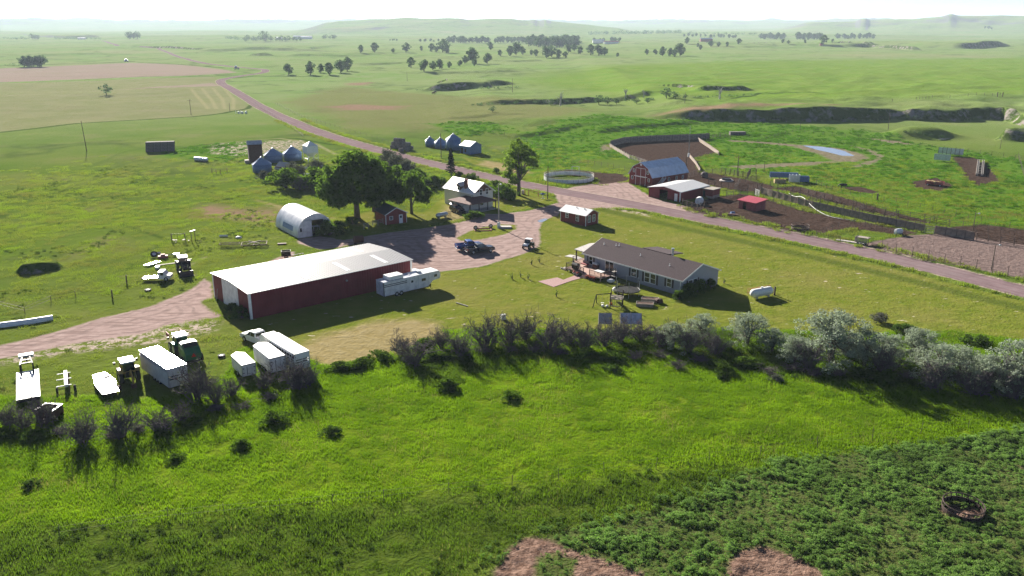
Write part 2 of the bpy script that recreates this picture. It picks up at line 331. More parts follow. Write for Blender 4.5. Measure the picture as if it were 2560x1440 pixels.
corral = [[(1528,366),(1560,353),(1640,348),(1745,347),(1800,382),(1735,396),(1752,432),(1708,433),(1660,422),(1617,411),(1558,381)],
 [(1700,428),(1775,433),(1870,449),(1940,466),(1925,482),(1812,474),(1760,462),(1706,450)], [(1365,432),(1420,424),(1560,436),(1578,452),(1500,462),(1490,446)],
 [(1705,514),(1745,500),(1790,492),(1850,484),(1912,498),(2010,526),(2140,553),(2290,580),(2268,592),(2130,570),(2050,584),(1985,582),(1850,548),(1760,536)],
 [(1925,470),(2010,490),(2140,522),(2290,556),(2350,562),(2290,545),(2180,515),(2100,491),(1990,465)], [(2350,570),(2440,598),(2540,618),(2600,610),(2600,580),(2460,560)],
 [(2380,392),(2440,395),(2480,425),(2500,455),(2440,465),(2415,440)], [(2095,467),(2150,466),(2205,480),(2190,485),(2120,478)], [(2275,455),(2340,445),(2390,465),(2350,478),(2290,470)],
 [(1570,394),(1700,408),(1760,404),(1700,398)]]
Z['corral'] = lambda x, y: zone_sd([poly_w(p) for p in corral], x, y)
Z['arena'] = lambda x, y: zone_sd([poly_w([(2150,613),(2200,600),(2275,588),(2349,584),(2429,594),(2560,613),(2700,640),(2760,720),(2560,697),(2394,663),(2245,634)])], x, y)
Z['mud'] = lambda x, y: zone_sd([poly_w(p) for p in ([(1985,368),(2020,362),(2110,372),(2160,386),(2172,396),(2140,405),(2080,402),(2060,392),(2045,384),(2010,376)], [(1820,415),(1900,411),(2020,405),(2130,402),(2020,414),(1900,421),(1850,422)], [(1822,350),(1900,354),(2020,364),(2020,369),(1900,359),(1822,354)], [(2120,362),(2180,375),(2212,392),(2190,408),(2140,418),(2130,415),(2195,396),(2170,378)], [(1500,365),(1528,358),(1535,372),(1505,380)], [(2160,345),(2240,352),(2290,362),(2230,359)])], x, y)
Z['lawn'] = lambda x, y: zone_sd([poly_w(p) for p in ([(1100,681),(1205,668),(1260,652),(1350,618),(1352,560),(1400,530),(1520,522),(1600,530),(1800,576),(2000,618),(2300,688),(2560,752),(2700,790),(2700,890),(2560,850),(2400,828),(2250,828),(2150,835),(1990,826),(1800,822),(1600,826),(1400,826),(1240,820),(1200,822),(1000,830),(900,880),(800,905),(640,870),(560,800),(620,800),(840,750),(1030,702)], [(1115,470),(1300,470),(1390,500),(1370,512),(1255,533),(1180,540),(1050,565),(1000,560),(930,590),(880,580),(870,540),(960,520),(1060,530),(1100,500)], island, [(1150,390),(1330,432),(1310,440),(1180,410)])], x, y)
Z['tan'] = lambda x, y: zone_sd([poly_w(p) for p in ([(740,870),(830,832),(930,806),(1030,797),(1090,806),(1122,838),(1010,878),(900,904),(800,916),(770,900)], [(1210,400),(1280,412),(1330,432),(1270,432),(1200,412)], [(1100,540),(1115,512),(1150,520),(1165,545),(1130,552)], [(640,500),(900,560),(700,520)])], x, y)
weedpoly = [(2800,1040),(2560,1076),(2420,1098),(2300,1114),(2100,1136),(1960,1150),(1850,1190),(1740,1240),(1600,1285),(1420,1320),(1300,1350),(1240,1400),(1200,1560),(2800,1560)]
Z['weeds'] = lambda x, y: zone_sd([poly_w(weedpoly)], x, y)
bares = [[(1215,1480),(1240,1425),(1268,1380),(1310,1342),(1362,1345),(1425,1372),(1515,1402),(1600,1425),(1640,1470),(1600,1560),(1215,1560)], [(1795,1470),(1838,1382),(1900,1366),(1985,1388),(2050,1425),(2075,1470),(2040,1560),(1795,1560)], [(2345,1276),(2380,1262),(2440,1268),(2470,1288),(2430,1300),(2380,1296)], [(2550,1160),(2600,1165),(2600,1180),(2550,1172)]]
bare_isl = [(1330,1440),(1345,1395),(1395,1383),(1440,1400),(1430,1440),(1400,1475)]
Z['bare'] = lambda x, y: np.minimum(zone_sd([poly_w(p) for p in bares], x, y), -zone_sd([poly_w(bare_isl)], x, y))
Z['dark_grass'] = lambda x, y: zone_sd([poly_w(p) for p in ([(-400,1345),(0,1330),(400,1310),(800,1272),(1250,1235),(1640,1185),(1800,1165),(1900,1155),(1740,1245),(1420,1325),(1210,1420),(1180,1560),(-400,1560)], [(1080,960),(1500,850),(1900,930),(2560,990),(2600,930),(1900,830),(1400,830),(1000,900)])], x, y)  # darker olive grass, lower left and along the hedgerow
Z['field'] = lambda x, y: zone_sd([poly_w([(-500,1100),(0,1040),(400,1000),(800,930),(960,905),(1300,840),(1700,860),(1900,900),(2560,960),(2800,980),(2800,1060),(2300,1112),(1960,1150),(1640,1185),(1250,1235),(800,1272),(400,1310),(0,1330),(-500,1370)])], x, y)
Z['hay'] = lambda x, y: zone_sd([poly_w(p) for p in ([(-300,178),(0,171),(100,167),(330,157),(450,162),(560,174),(592,182),(450,190),(200,198),(0,206),(-300,215)], [(560,215),(300,224),(440,214),(530,207)])], x, y)
Z['pale'] = lambda x, y: zone_sd([poly_w([(-400,225),(0,208),(300,199),(545,192),(560,222),(640,272),(480,292),(200,308),(0,330),(-400,365)])], x, y)  # field whose colour is lightened to stand for backlight and haze
Z['lush'] = lambda x, y: zone_sd([poly_w(p) for p in ([(1290,350),(1400,300),(1500,285),(1680,300),(1900,308),(2150,325),(2300,360),(2560,400),(2700,430),(2700,640),(2560,612),(2350,565),(2150,500),(1950,440),(1800,420),(1650,400),(1500,400),(1350,440)], [(420,375),(560,355),(640,355),(640,395),(560,405),(430,392)], [(1080,310),(1230,300),(1300,330),(1150,340)])], x, y)
Z['pink'] = lambda x, y: zone_sd([poly_w(p) for p in ([(790,266),(900,262),(1020,264),(990,274),(860,274)], [(870,208),(930,206),(920,213),(880,214)], [(500,510),(700,525),(850,560),(720,560),(580,560),(480,545)], [(1640,290),(1700,285),(2100,262),(1700,270)])], x, y)
def lines_(*L_): return [(poly_w(p), hw) for p, hw in L_]
Z['dline'] = lambda x, y: line_sd(lines_(([(-200,352),(0,331),(200,308),(480,292),(560,283),(618,272),(630,262)],1.6), ([(-200,176),(0,165),(110,162),(330,154)],5), ([(345,156),(450,161),(560,170)],2), ([(430,374),(520,361),(640,351),(740,346),(830,362)],1.0), ([(100,205),(330,192),(540,191)],2), ([(570,196),(640,190),(800,191)],2.2), ([(1830,246),(1900,232),(2000,231),(2060,234)],1.5), ([(300,560),(420,600),(300,690)],.5), ([(1015,375),(1110,398),(1190,372)],.3)), x, y, 20)
Z['rows'] = lambda x, y: line_sd(lines_(*[([(478+27*k,222-1*k),(500+28*k,248),(520+21*k,272)],1.1) for k in range(4)], *[([(90+30*k,212+3*k),(150+40*k,206+4*k),(330,204+5*k),(520,205+4*k)],1.0) for k in range(5)], ([(550,357),(700,346),(790,360),(840,386)],.8), ([(300,690),(420,690),(520,640)],.2)), x, y, 20)
Z['ditch'] = lambda x, y: line_sd(lines_(([(1500,523),(1760,582),(2000,636),(2300,707),(2560,772),(2700,806)],1.7)), x, y, 20)
Z['range'] = lambda x, y: sst(230, 620, np.hypot(x, y))  # dry range grass, coloured paler with distance in place of backlit glow
Z['hills'] = lambda x, y: sst(2500, 3600, np.hypot(x, y))
Z['vivid'] = lambda x, y: zone_sd([poly_w([(1350,185),(1600,160),(2000,150),(2560,145),(2800,150),(2800,235),(2300,245),(1900,255),(1500,240),(1300,205)])], x, y)
Z['dry'] = lambda x, y: zone_sd([poly_w([(700,255),(860,215),(1250,242),(1500,275),(1300,300),(1060,330),(900,320)])], x, y)
Z['pond'] = lambda x, y: zone_sd([poly_w(p) for p in ([(2008,365),(2067,368),(2114,378),(2150,391),(2100,389),(2062,379),(2034,372)], [(2345,350),(2362,343),(2378,344),(2366,350)], [(1345,551),(1362,546),(1374,544),(1362,552),(1350,556)])], x, y)
bank_lines = [(P, wd) for P, h, wd, L in BK if h > 1]
# ---- sheet
def build_sheet():
    ang_r = [-1.9, -1.6, -1.3, -1.05, -.9, -.8, -.72]; ang = np.r_[ang_r, np.arange(-.66, .661, .0026), [-a for a in ang_r[::-1]]]
    rr = [22.0]
    while rr[-1] < 14500: rr.append(rr[-1] * (1.0055 if rr[-1] > 45 else 1.02))
    rr = np.array(rr); A, RR = np.meshgrid(ang, rr); x = (RR * np.sin(A)).ravel(); y = (RR * np.cos(A)).ravel()
    z = terrain(x, y); nz = {k: f(x, y) for k, f in Z.items()}
    # ruts, kerb of the road, clods and hollows as real relief
    z = z - .12 * sst(-.5, .5, nz['road']) - .25 * sst(.8, -.6, np.abs(nz['road'] + 2.2)) * (np.hypot(x, y) < 420)
    near = np.hypot(x, y) < 230
    z = z + near * .4 * (fbm(x / 1.1, y / 1.1, 61, 3) - .5) * sst(-.3, .8, np.maximum(nz['bare'], nz['corral']))
    z = z + near * .12 * (fbm(x / 2.3, y / 2.3, 62, 3) - .5) * sst(-.5, -2., np.maximum.reduce([nz['road'], nz['yard'], nz['lawn']]))
    z = z - .35 * sst(0, 2.5, nz['pond'])
    n, k = len(rr), len(ang); idx = np.arange(n*k).reshape(n, k)
    Fq = np.stack([idx[:-1,:-1], idx[:-1,1:], idx[1:,1:], idx[1:,:-1]], -1).reshape(-1, 4)[:, ::-1]
    return np.stack([x, y, z], 1), Fq, nz
GV, GF, GZ = build_sheet()
def ground_mat():
    m = bpy.data.materials.new('prairie_ground'); N, L = nodes(m); b = N['Principled BSDF']; b.inputs['Roughness'].default_value = .95; b.inputs['Specular IOR Level'].default_value = 0
    ge = N.new('ShaderNodeNewGeometry'); pos = ge.outputs['Position']
    def noise(s, det=4, rough=.55, stretch=None):
        n = N.new('ShaderNodeTexNoise'); n.inputs['Scale'].default_value = s; n.inputs['Detail'].default_value = det; n.inputs['Roughness'].default_value = rough
        if stretch:
            mp = N.new('ShaderNodeMapping'); mp.inputs['Scale'].default_value = stretch[:3]; mp.inputs['Rotation'].default_value = (0, 0, stretch[3]); L.new(pos, mp.inputs[0]); L.new(mp.outputs[0], n.inputs[0])
        else: L.new(pos, n.inputs['Vector'])
        return n.outputs[0]
    def rng(s, a, b_, c=0, d=1):
        r = N.new('ShaderNodeMapRange'); r.inputs[1].default_value = a; r.inputs[2].default_value = b_; r.inputs[3].default_value = c; r.inputs[4].default_value = d; L.new(s, r.inputs[0]); return r.outputs[0]
    def math_(op, a, b_):
        n = N.new('ShaderNodeMath'); n.operation = op
        for i, v in enumerate((a, b_)):
            if hasattr(v, 'links'): L.new(v, n.inputs[i])
            else: n.inputs[i].default_value = v
        return n.outputs[0]
    def mixc(f, a, b_):
        x = N.new('ShaderNodeMix'); x.data_type = 'RGBA'
        for i, v in ((0, f), (6, a), (7, b_)):
            if hasattr(v, 'links'): L.new(v, x.inputs[i])
            else: x.inputs[i].default_value = v if i == 0 else (*v, 1)
        return x.outputs[2]
    def attr(n):
        a = N.new('ShaderNodeAttribute'); a.attribute_name = n; return a.outputs['Fac']
    n_big, n_mid, n_fine, n_clump = noise(.006, 4), noise(.05, 5), noise(2.2, 6, .7), noise(.55, 5, .65)
    n_patch = noise(.022, 5, .6); n_grit = noise(7, 3, .7)
    # prairie: greens and tan patches
    c = mixc(rng(n_patch, .38, .6), (.085,.14,.014), (.14,.165,.035))
    c = mixc(rng(n_big, .4, .62), c, mixc(rng(n_mid, .35, .65), (.075,.14,.012), (.12,.17,.025)))
    c = mixc(math_('MULTIPLY', rng(n_mid, .56, .72), .4), c, (.19,.14,.085))
    c = mixc(math_('MULTIPLY', rng(n_clump, .58, .72), .5), c, (.045,.07,.014))
    def zone(c, name, a, b_, edge=1.2, soft=.5, src=None, both=n_clump, stren=1.0, big=0.0):
        d = math_('ADD', attr(name), math_('MULTIPLY', math_('SUBTRACT', n_clump, .5), edge * 4))
        if big: d = math_('ADD', d, math_('MULTIPLY', math_('SUBTRACT', n_mid, .5), big * 4))
        f = rng(d, -soft, soft)
        if stren != 1: f = math_('MULTIPLY', f, stren)
        return mixc(f, c, mixc(rng(src or n_fine, .35, .65), a, b_))
    # drainage lines and dry knolls of the open range
    dr = noise(.0042, 5, .6); c = mixc(math_('MULTIPLY', rng(math_('ABSOLUTE', math_('SUBTRACT', dr, .5), 0), .022, .0, 0, .75), rng(n_mid, .35, .6)), c, (.045,.085,.014))
    d2 = noise(.014, 4, .6, (1, .35, 1, .2)); c = mixc(math_('MULTIPLY', rng(math_('ABSOLUTE', math_('SUBTRACT', d2, .5), 0), .02, .0, 0, .5), rng(dr, .42, .55)), c, (.05,.09,.014))
    c = mixc(rng(noise(.0026, 4, .6), .56, .7, 0, .7), c, (.17,.165,.05))
    backlit_range = mixc(rng(n_mid, .35, .65), mixc(rng(n_big, .42, .6), (.14,.24,.055), (.19,.24,.09)), (.2,.255,.1)); backlit_range = mixc(math_('MULTIPLY', rng(n_clump, .55, .7), .35), backlit_range, (.1,.14,.03))
    backlit_range = mixc(rng(noise(.0026, 4, .6), .55, .68, 0, .6), backlit_range, (.25,.25,.13)); backlit_range = mixc(math_('MULTIPLY', rng(math_('ABSOLUTE', math_('SUBTRACT', dr, .5), 0), .02, .0, 0, .7), rng(n_mid, .35, .6)), backlit_range, (.06,.1,.03))
    c = mixc(attr('range'), c, backlit_range)
    c = zone(c, 'vivid', (.12,.22,.02), (.155,.23,.03), 6, 30, n_mid, stren=.8)
    c = zone(c, 'dry', (.14,.165,.05), (.185,.17,.08), 3, 8, n_clump, stren=.8, big=6)
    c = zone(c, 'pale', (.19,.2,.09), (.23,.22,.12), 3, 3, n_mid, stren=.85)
    c = zone(c, 'hay', (.3,.22,.2), (.24,.21,.14), 4, 3, noise(.3, 4, .6, (.06, 1, 1, .12)))
    c = zone(c, 'pink', (.3,.16,.14), (.2,.15,.09), 3, 4, n_clump, stren=.8, big=6)
    c = zone(c, 'lush', (.065,.165,.012), (.1,.18,.016), 2, 3, n_clump, stren=.85, big=8)
    c = zone(c, 'field', (.1,.165,.008), (.13,.19,.01), 1.5, 2, n_clump)
    c = zone(c, 'dark_grass', (.05,.085,.01), (.075,.11,.014), 1.5, 2, n_clump, big=3)
    c = zone(c, 'weeds', (.06,.1,.02), (.09,.095,.035), .6, .4)
    c = zone(c, 'lawn', (.115,.155,.016), (.175,.185,.035), .5, .5, noise(.33, 6, .7))
    lawnf = rng(attr('lawn'), 0, 1)
    c = mixc(math_('MULTIPLY', lawnf, rng(n_mid, .5, .66, 0, .6)), c, (.2,.18,.055))
    c = mixc(math_('MULTIPLY', lawnf, rng(noise(.8, 3, .6, (.45, 1.1, 1, .4)), .665, .71, 0, .9)), c, (.5,.43,.34))
    c = zone(c, 'tan', (.25,.2,.085), (.3,.25,.13), 1.0, 1.5, n_clump, big=1)
    c = zone(c, 'mud', (.15,.11,.085), (.26,.2,.165), .8, 1.0, n_clump, stren=.8)
    d = math_('ADD', attr('patchy'), 0.0)
    c = mixc(math_('MULTIPLY', rng(d, -.5, 1.5), rng(noise(.7, 4, .75), .47, .55)), c, mixc(n_fine, (.4,.32,.27), (.5,.41,.36)))
    c = zone(c, 'yard', (.31,.225,.205), (.41,.31,.285), .45, .35, noise(.8, 6, .7))
    tr = noise(1.2, 3, .6, (.12, 1.3, 1, -.62)); c = mixc(math_('MULTIPLY', rng(attr('yard'), -.2, 1), rng(tr, .5, .6, 0, .65)), c, (.19,.135,.12))
    rut = N.new('ShaderNodeTexWave'); rut.inputs['Scale'].default_value = .16; rut.inputs['Distortion'].default_value = 0
    cx = N.new('ShaderNodeCombineXYZ'); L.new(math_('ADD', attr('yard'), math_('MULTIPLY', math_('SUBTRACT', n_mid, .5), 9)), cx.inputs[0]); L.new(cx.outputs[0], rut.inputs['Vector'])
    rf = math_('MULTIPLY', math_('MULTIPLY', rng(rut.outputs['Fac'], .55, .95), rng(attr('yard'), 0, 1)), rng(n_clump, .36, .62, 0, .75)); c = mixc(rf, c, (.2,.15,.135))
    c = zone(c, 'corral', (.036,.023,.018), (.088,.06,.049), .8, .6, noise(1.1, 5, .75), big=1)
    c = zone(c, 'arena', (.165,.12,.11), (.215,.16,.145), .4, .4, noise(.9, 4, .6))
    # harrow rings drawn by the drag in the arena
    ce = gz(2420, 632); wv = N.new('ShaderNodeTexWave'); wv.wave_type = 'RINGS'; wv.rings_direction = 'Z'; wv.inputs['Scale'].default_value = .22; wv.inputs['Distortion'].default_value = 4; wv.inputs['Detail Scale'].default_value = .12
    mp = N.new('ShaderNodeMapping'); mp.inputs['Location'].default_value = (-ce[0], -ce[1], 0); L.new(pos, mp.inputs[0]); L.new(mp.outputs[0], wv.inputs[0])
    c = mixc(math_('MULTIPLY', rng(attr('arena'), 0, 1.5), rng(wv.outputs['Fac'], .62, .95, 0, .4)), c, (.13,.09,.08))
    c = zone(c, 'bare', (.1,.058,.042), (.27,.18,.14), .35, .3, noise(1.6, 6, .75))
    c = zone(c, 'dline', (.035,.07,.012), (.05,.085,.015), .5, .6, n_clump, stren=.9)
    c = zone(c, 'rows', (.3,.28,.15), (.25,.24,.12), .4, .6, n_clump, stren=.8)
    c = zone(c, 'ditch', (.075,.11,.014), (.1,.12,.025), .4, .8, n_clump, stren=.9)
    # verge of pale gravel, then the road itself
    c = mixc(math_('MULTIPLY', rng(attr('road'), -1.0, -.2), rng(n_clump, .42, .56)), c, (.4,.32,.27))
    c = zone(c, 'road', (.17,.118,.125), (.215,.15,.157), .18, .25, noise(.35, 4, .6, (1, 1, 1, 0)))
    c = mixc(math_('MULTIPLY', rng(attr('road'), .2, .6), rng(n_mid, .5, .62, 0, .4)), c, (.23,.18,.18))
    rd = attr('road'); trk = math_('ADD', rng(math_('ABSOLUTE', math_('SUBTRACT', rd, 1.3), 0), .55, .1), rng(math_('ABSOLUTE', math_('SUBTRACT', rd, 2.9), 0), .5, .1)); c = mixc(math_('MULTIPLY', trk, rng(noise(.25, 4, .6), .35, .65, .15, .6)), c, (.25,.2,.205))
    L.new(c, b.inputs['Base Color'])
    # steep faces are raw grey earth streaked with scrub
    sep = N.new('ShaderNodeSeparateXYZ'); L.new(ge.outputs['True Normal'], sep.inputs[0])
    c2 = mixc(rng(sep.outputs[2], .93, .8), c, mixc(rng(noise(.16, 5, .65), .5, .6), (.055,.09,.016), (.27,.24,.22))); c2 = mixc(math_('MULTIPLY', rng(sep.outputs[2], .992, .965), attr('hills')), c2, (.17,.175,.16)); L.new(c2, b.inputs['Base Color'])
    h = math_('ADD', math_('MULTIPLY', n_clump, 1.0), math_('MULTIPLY', n_fine, .35))
    flat = rng(math_('MAXIMUM', attr('road'), math_('MULTIPLY', attr('yard'), 1.0)), -.3, .5, 1, .22)
    bp = N.new('ShaderNodeBump'); bp.inputs['Distance'].default_value = .5; L.new(h, bp.inputs['Height'])
    L.new(math_('MULTIPLY', flat, rng(lawnf, 0, 1, .8, .6)), bp.inputs['Strength']); L.new(bp.outputs[0], b.inputs['Normal'])
    return m
GM = ground_mat()
def split_ground():
    nz = GZ; fc = {k: nz[k][GF].mean(1) for k in ('road','yard','corral','arena','lawn','pond','weeds')}
    lab = np.zeros(len(GF), int); names = ['ground','lawn','corral_dirt','riding_arena_ground','gravel_yard','road','weed_field_ground']
    lab[fc['weeds'] > 0] = 6; lab[fc['lawn'] > 0] = 1; lab[fc['corral'] > 0] = 2; lab[fc['arena'] > 0] = 3; lab[fc['yard'] > 0] = 4; lab[fc['road'] > 0] = 5
    for i, nm in enumerate(names):
        f = GF[lab == i]; u, inv = np.unique(f, return_inverse=True)
        me = npmesh(nm, GV[u], inv.reshape(f.shape), GM, smooth=True)
        for k in nz:
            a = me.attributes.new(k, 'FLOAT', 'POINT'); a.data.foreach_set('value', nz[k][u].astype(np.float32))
        ob = link(nm, me); ob['kind'] = 'structure'
split_ground()
WATER = mat('still_water', (.2,.23,.27), .06, spec=.7, var=.1)
for pts, zo in (([(2006,364),(2067,368),(2116,378),(2154,391),(2100,389),(2062,379),(2032,372)], .0), ([(2342,351),(2362,342),(2382,343),(2366,351)], .12), ([(1343,552),(1362,545),(1376,543),(1362,553),(1350,557)], .0)):
    p = smooth_line(np.vstack([poly_w(pts), poly_w(pts[:1])]), 2); zz = float(np.mean([terrain(*q) for q in p])) - .0 + zo
    MB().add([(q[0], q[1], zz) for q in p[:-1]], [tuple(range(len(p)-1))[::-1]]).o('water', WATER, kind='structure')
# ------------------------------------------------------------------ buildings
def site(px, py, z, qx, qy):
    """corner and heading of a wall from two pixels on a level z"""
    a = gz(px, py, z); b = gz(qx, qy, z); return a, math.atan2(b[1]-a[1], b[0]-a[0])
def lift(xy): return (xy[0], xy[1], float(terrain(np.array([xy[0]]), np.array([xy[1]]))[0]) - .03)
def win(p, x, y, z, w, h, face='-y', frame='white', panes=2, fw=.1, label=None):
    """window: frame standing 3 cm proud of the wall, dark pane behind it; (x,y,z) = bottom centre on the wall"""
    def B(m, u0, u1, v0, v1, d0, d1):
        if face == '-y': m.bx(x+u0, x+u1, y-d1, y-d0, z+v0, z+v1)
        elif face == '+y': m.bx(x+u0, x+u1, y+d0, y+d1, z+v0, z+v1)
        elif face == '+x': m.bx(x+d0, x+d1, y+u0, y+u1, z+v0, z+v1)
        else: m.bx(x-d1, x-d0, y+u0, y+u1, z+v0, z+v1)
    m = MB(); B(m, -w/2-fw, -w/2, -fw, h+fw, .0, .05); B(m, w/2, w/2+fw, -fw, h+fw, .0, .05); B(m, -w/2, w/2, h, h+fw, .0, .05); B(m, -w/2, w/2, -fw, 0, .0, .05)
    if panes > 1: B(m, -w/2, w/2, h*.48, h*.48+.06, .005, .04)
    if panes > 2: B(m, -.04, .04, 0, h*.48, .006, .045); B(m, -.04, .04, h*.48+.06, h, .006, .045)
    f = m.o('window', frame, p); q = MB(); B(q, -w/2, w/2, 0, h, -.02, .012); q.o('pane', 'glass', f); return f
def shutters(p, x, y, z, w, h, face='-y'):
    for s in (-1, 1):
        m = MB(); c = s*(w/2+.1+.24)
        if face == '-y': m.bx(x+c-.2, x+c+.2, y-.045, y, z-.1, z+h+.1)
        else: m.bx(x, x+.045, y+c-.2, y+c+.2, z-.1, z+h+.1)
        m.o('shutter', 'shutter', p)
def gable_walls(p, L, W, H, rise, mx, my, nm='wall'):
    """long walls (mx) and pentagon end walls (my); ridge along x"""
    MB().bx(0, L, 0, .12, 0, H).o(nm, mx, p); MB().bx(0, L, W-.12, W, 0, H).o(nm, mx, p)
    pr = [(.121, 0), (W-.121, 0), (W-.121, H), (W/2, H+rise), (.121, H)]
    for x0 in (0.002, L-.122): MB().prism(pr, x0, x0+.12, 'x').o('gable_wall', my, p)
def gable_roof(p, L, W, H, rise, m, over=.3, oe=.3, t=.1, nm='roof', drop=0.0):
    s = rise / (W/2); a = MB(); y0 = -over; zl = H - s*over
    for sg in (0, 1):
        pr = [(y0, zl+.02), (W/2, H+rise+.02), (W/2, H+rise+.02+t), (y0, zl+.02+t)]
        if sg: pr = [(W-u, v) for u, v in pr][::-1]
        a.prism(pr, -oe, L+oe, 'x')
    return a.o(nm, m, p)
def fascia(p, L, W, H, rise, over, oe, m='white', t=.1):
    s = rise/(W/2); a = MB(); z = H - s*over
    for y in (-over-.04, W+over): a.bx(-oe, L+oe, y, y+.04, z-.06, z+.14)
    for x in (-oe-.045, L+oe+.005):
        a.prism([(-over-.04, z-.08), (W/2, H+rise-.08), (W+over+.04, z-.08), (W+over+.04, z+.13), (W/2, H+rise+.14), (-over-.04, z+.13)], x, x+.04, 'x')
    a.o('eave_trim', m, p)

# --- large red machine shed
a, rz = site(621, 735, 4.2, 1029, 650); Ls, Ws, Hs, RS = 30.1, 14.7, 4.2, .42
t = thing('machine_shed', 'long red metal machine shed with low white roof and white overhead door', 'shed', a, rz); SHED = t
aW = MB(); aW.bx(0, Ls, 0, .12, 0, Hs); aW.bx(0, Ls, Ws-.12, Ws, 0, Hs); aW.o('wall', 'redwall', t)
for pr_, x0, x1 in (([(.12,0),(4.25,0),(4.25,Hs+.24),(.12,Hs)], .002, .12), ([(10.65,0),(Ws-.12,0),(Ws-.12,Hs),(10.65,Hs+.24)], .002, .12), ([(.12,0),(Ws-.12,0),(Ws-.12,Hs),(Ws/2,Hs+RS),(.12,Hs)], Ls-.12, Ls-.002)): MB().prism(pr_, x0, x1, 'x').o('gable_wall', 'redwally', t)
rf = gable_roof(t, Ls, Ws, Hs, RS, 'shedroof', .25, .25, .08)
m = MB(); sl = RS/(Ws/2)
for k in range(61):
    x = .06 + k*.4993
    for y0, y1, z0, z1 in ((-.24, Ws/2, Hs-sl*.24, Hs+RS), (Ws/2, Ws+.24, Hs+RS, Hs-sl*.24)): m.prism([(y0,z0+.095),(y1,z1+.095),(y1,z1+.16),(y0,z0+.16)], x-.035, x+.035, 'x')
m.o('roof_rib', 'shedroof', t)
d = MB(); d.bx(-.03, .1, 4.75, 10.15, 0, 3.75)
for i in range(1, 6): d.bx(-.045, -.03, 4.75, 10.15, i*.62, i*.62+.03)
d.o('overhead_door', 'dirtywhite', t)
d = MB(); d.bx(-.05, .11, 4.25, 4.75, 0, 3.76); d.bx(-.05, .11, 10.15, 10.65, 0, 3.76); d.prism([(4.25,3.76),(10.65,3.76),(10.65,Hs+.2),(Ws/2,Hs+RS-.06),(4.25,Hs+.2)], -.05, .11, 'x'); d.o('door_frame', 'dirtywhite', t)
for x, y in ((-.02,-.02),(Ls-.3,-.02),(-.02,Ws-.3),(Ls-.3,Ws-.3)): MB().bx(x-.02, x+.34, y-.02, y+.34, 0, Hs-.05).o('corner_trim', 'white', t)
for x in (4.3, 10.6, 18.0, 25.5):
    for y0, y1 in ((.9, 6.0), (9.1, 13.4)):
        q = MB(); z = lambda y: Hs + RS*(1-abs(y-Ws/2)/(Ws/2)) + .13
        q.add([(x-.45,y0,z(y0)),(x+.45,y0,z(y0)),(x+.45,y1,z(y1)),(x-.45,y1,z(y1)),(x-.45,y0,z(y0)-.06),(x+.45,y0,z(y0)-.06),(x+.45,y1,z(y1)-.06),(x-.45,y1,z(y1)-.06)], [(0,1,2,3),(7,6,5,4),(0,4,5,1),(1,5,6,2),(2,6,7,3),(3,7,4,0)]); q.o('skylight', 'skylight', t)
l = MB(); l.tube([(16.9,-.01,3.1),(16.9,-.3,3.25)], .04); l.blob((16.9,-.38,3.1), .2,.2,.16); l.o('wall_lamp', 'galv', t)
one(MB().tube([(0,0,0),(.5,.2,2.0)], .06).o('leaning_post', 'palepole'), 'pale post leaning against the door end of the long red shed', 'post', loc=gz(541, 752), rz=rz)

# --- grey ranch house with deck
a, rz = site(1461, 632.5, 2.8, 1706, 701); HL, HW, HH, HR = 23.2, 10.0, 2.8, 1.95
t = thing('ranch_house', 'long grey single storey house with brown shingle roof and brown shutters', 'house', a, rz); HOUSE = t
gable_walls(t, HL, HW, HH, HR, 'siding', 'siding'); gable_roof(t, HL, HW, HH, HR, 'shingle', .35, .3, .12); fascia(t, HL, HW, HH, HR, .36, .3)
for x, w_, n in ((1.75,.85,2),(12.4,1.15,2),(20.4,.9,2)): win(t, x, 0, 1.05, w_, 1.35, panes=n); shutters(t, x, 0, 1.05, w_, 1.35)
for x in (15.5, 16.85): win(t, x, 0, .75, 1.05, 1.65)
for y in (2.2, 3.45): win(t, HL, y, .8, 1.0, 1.6, '+x')
shutters(t, 16.17, 0, .75, 2.5, 1.65); shutters(t, HL, 2.82, .8, 2.3, 1.6, '+x')
d = MB(); d.bx(5.4,5.5,-.05,0,.62,2.72); d.bx(7.5,7.6,-.05,0,.62,2.72); d.bx(5.5,7.5,-.05,0,2.62,2.72); d.bx(6.46,6.54,-.045,0,.62,2.62); df = d.o('patio_door', 'white', t); MB().bx(5.5,7.5,-.02,.02,.62,2.62).o('pane', 'glass', df)
for x, y in ((1.8,3.4),(4.4,3.9),(5.0,4.1),(11.2,3.0),(18.4,2.4)):
    z = HH + HR*y/(HW/2)
    MB().tube([(x,y,z),(x,y,z+.55)], .05, 8).tube([(x,y,z+.05),(x,y,z+.2)], .13, 8).o('vent_pipe', 'white', t)
MB().tube([(16.4,5.6,HH+HR-.4),(16.4,5.6,HH+HR+1.15)], .2, 12).tube([(16.4,5.6,HH+HR+1.1),(16.4,5.6,HH+HR+1.32)], .29, 12).o('flue_pipe', 'galv', t)
q = MB(); q.prism([(5.4,HH+HR-.2),(9.6,HH+HR-.55),(9.6,HH+HR-.4),(5.4,HH+HR+.12)], 9.6, 15.6, 'x'); q.o('rear_dormer_roof', 'shingle', t)
q = MB(); q.prism([(0.3,2.75),(8.6,2.75),(8.6,2.9),(4.4,3.35),(.3,2.9)], -3.0, -.32, 'x'); q.o('porch_roof', 'concrete', t)
for y in (.6, 4.4, 8.3): MB().bx(-2.8,-2.62,y-.09,y+.09,.55,2.74).o('porch_post', 'darkwood', t)
MB().bx(HL-.4, HL-.25, -.12, -.005, .0, 2.6).o('downpipe', 'white', t)
dk = MB(); dk.bx(-3.0,-.02,-.2,8.8,.45,.6); dk.bx(-.6,8.4,-4.3,-.2,.45,.6); 
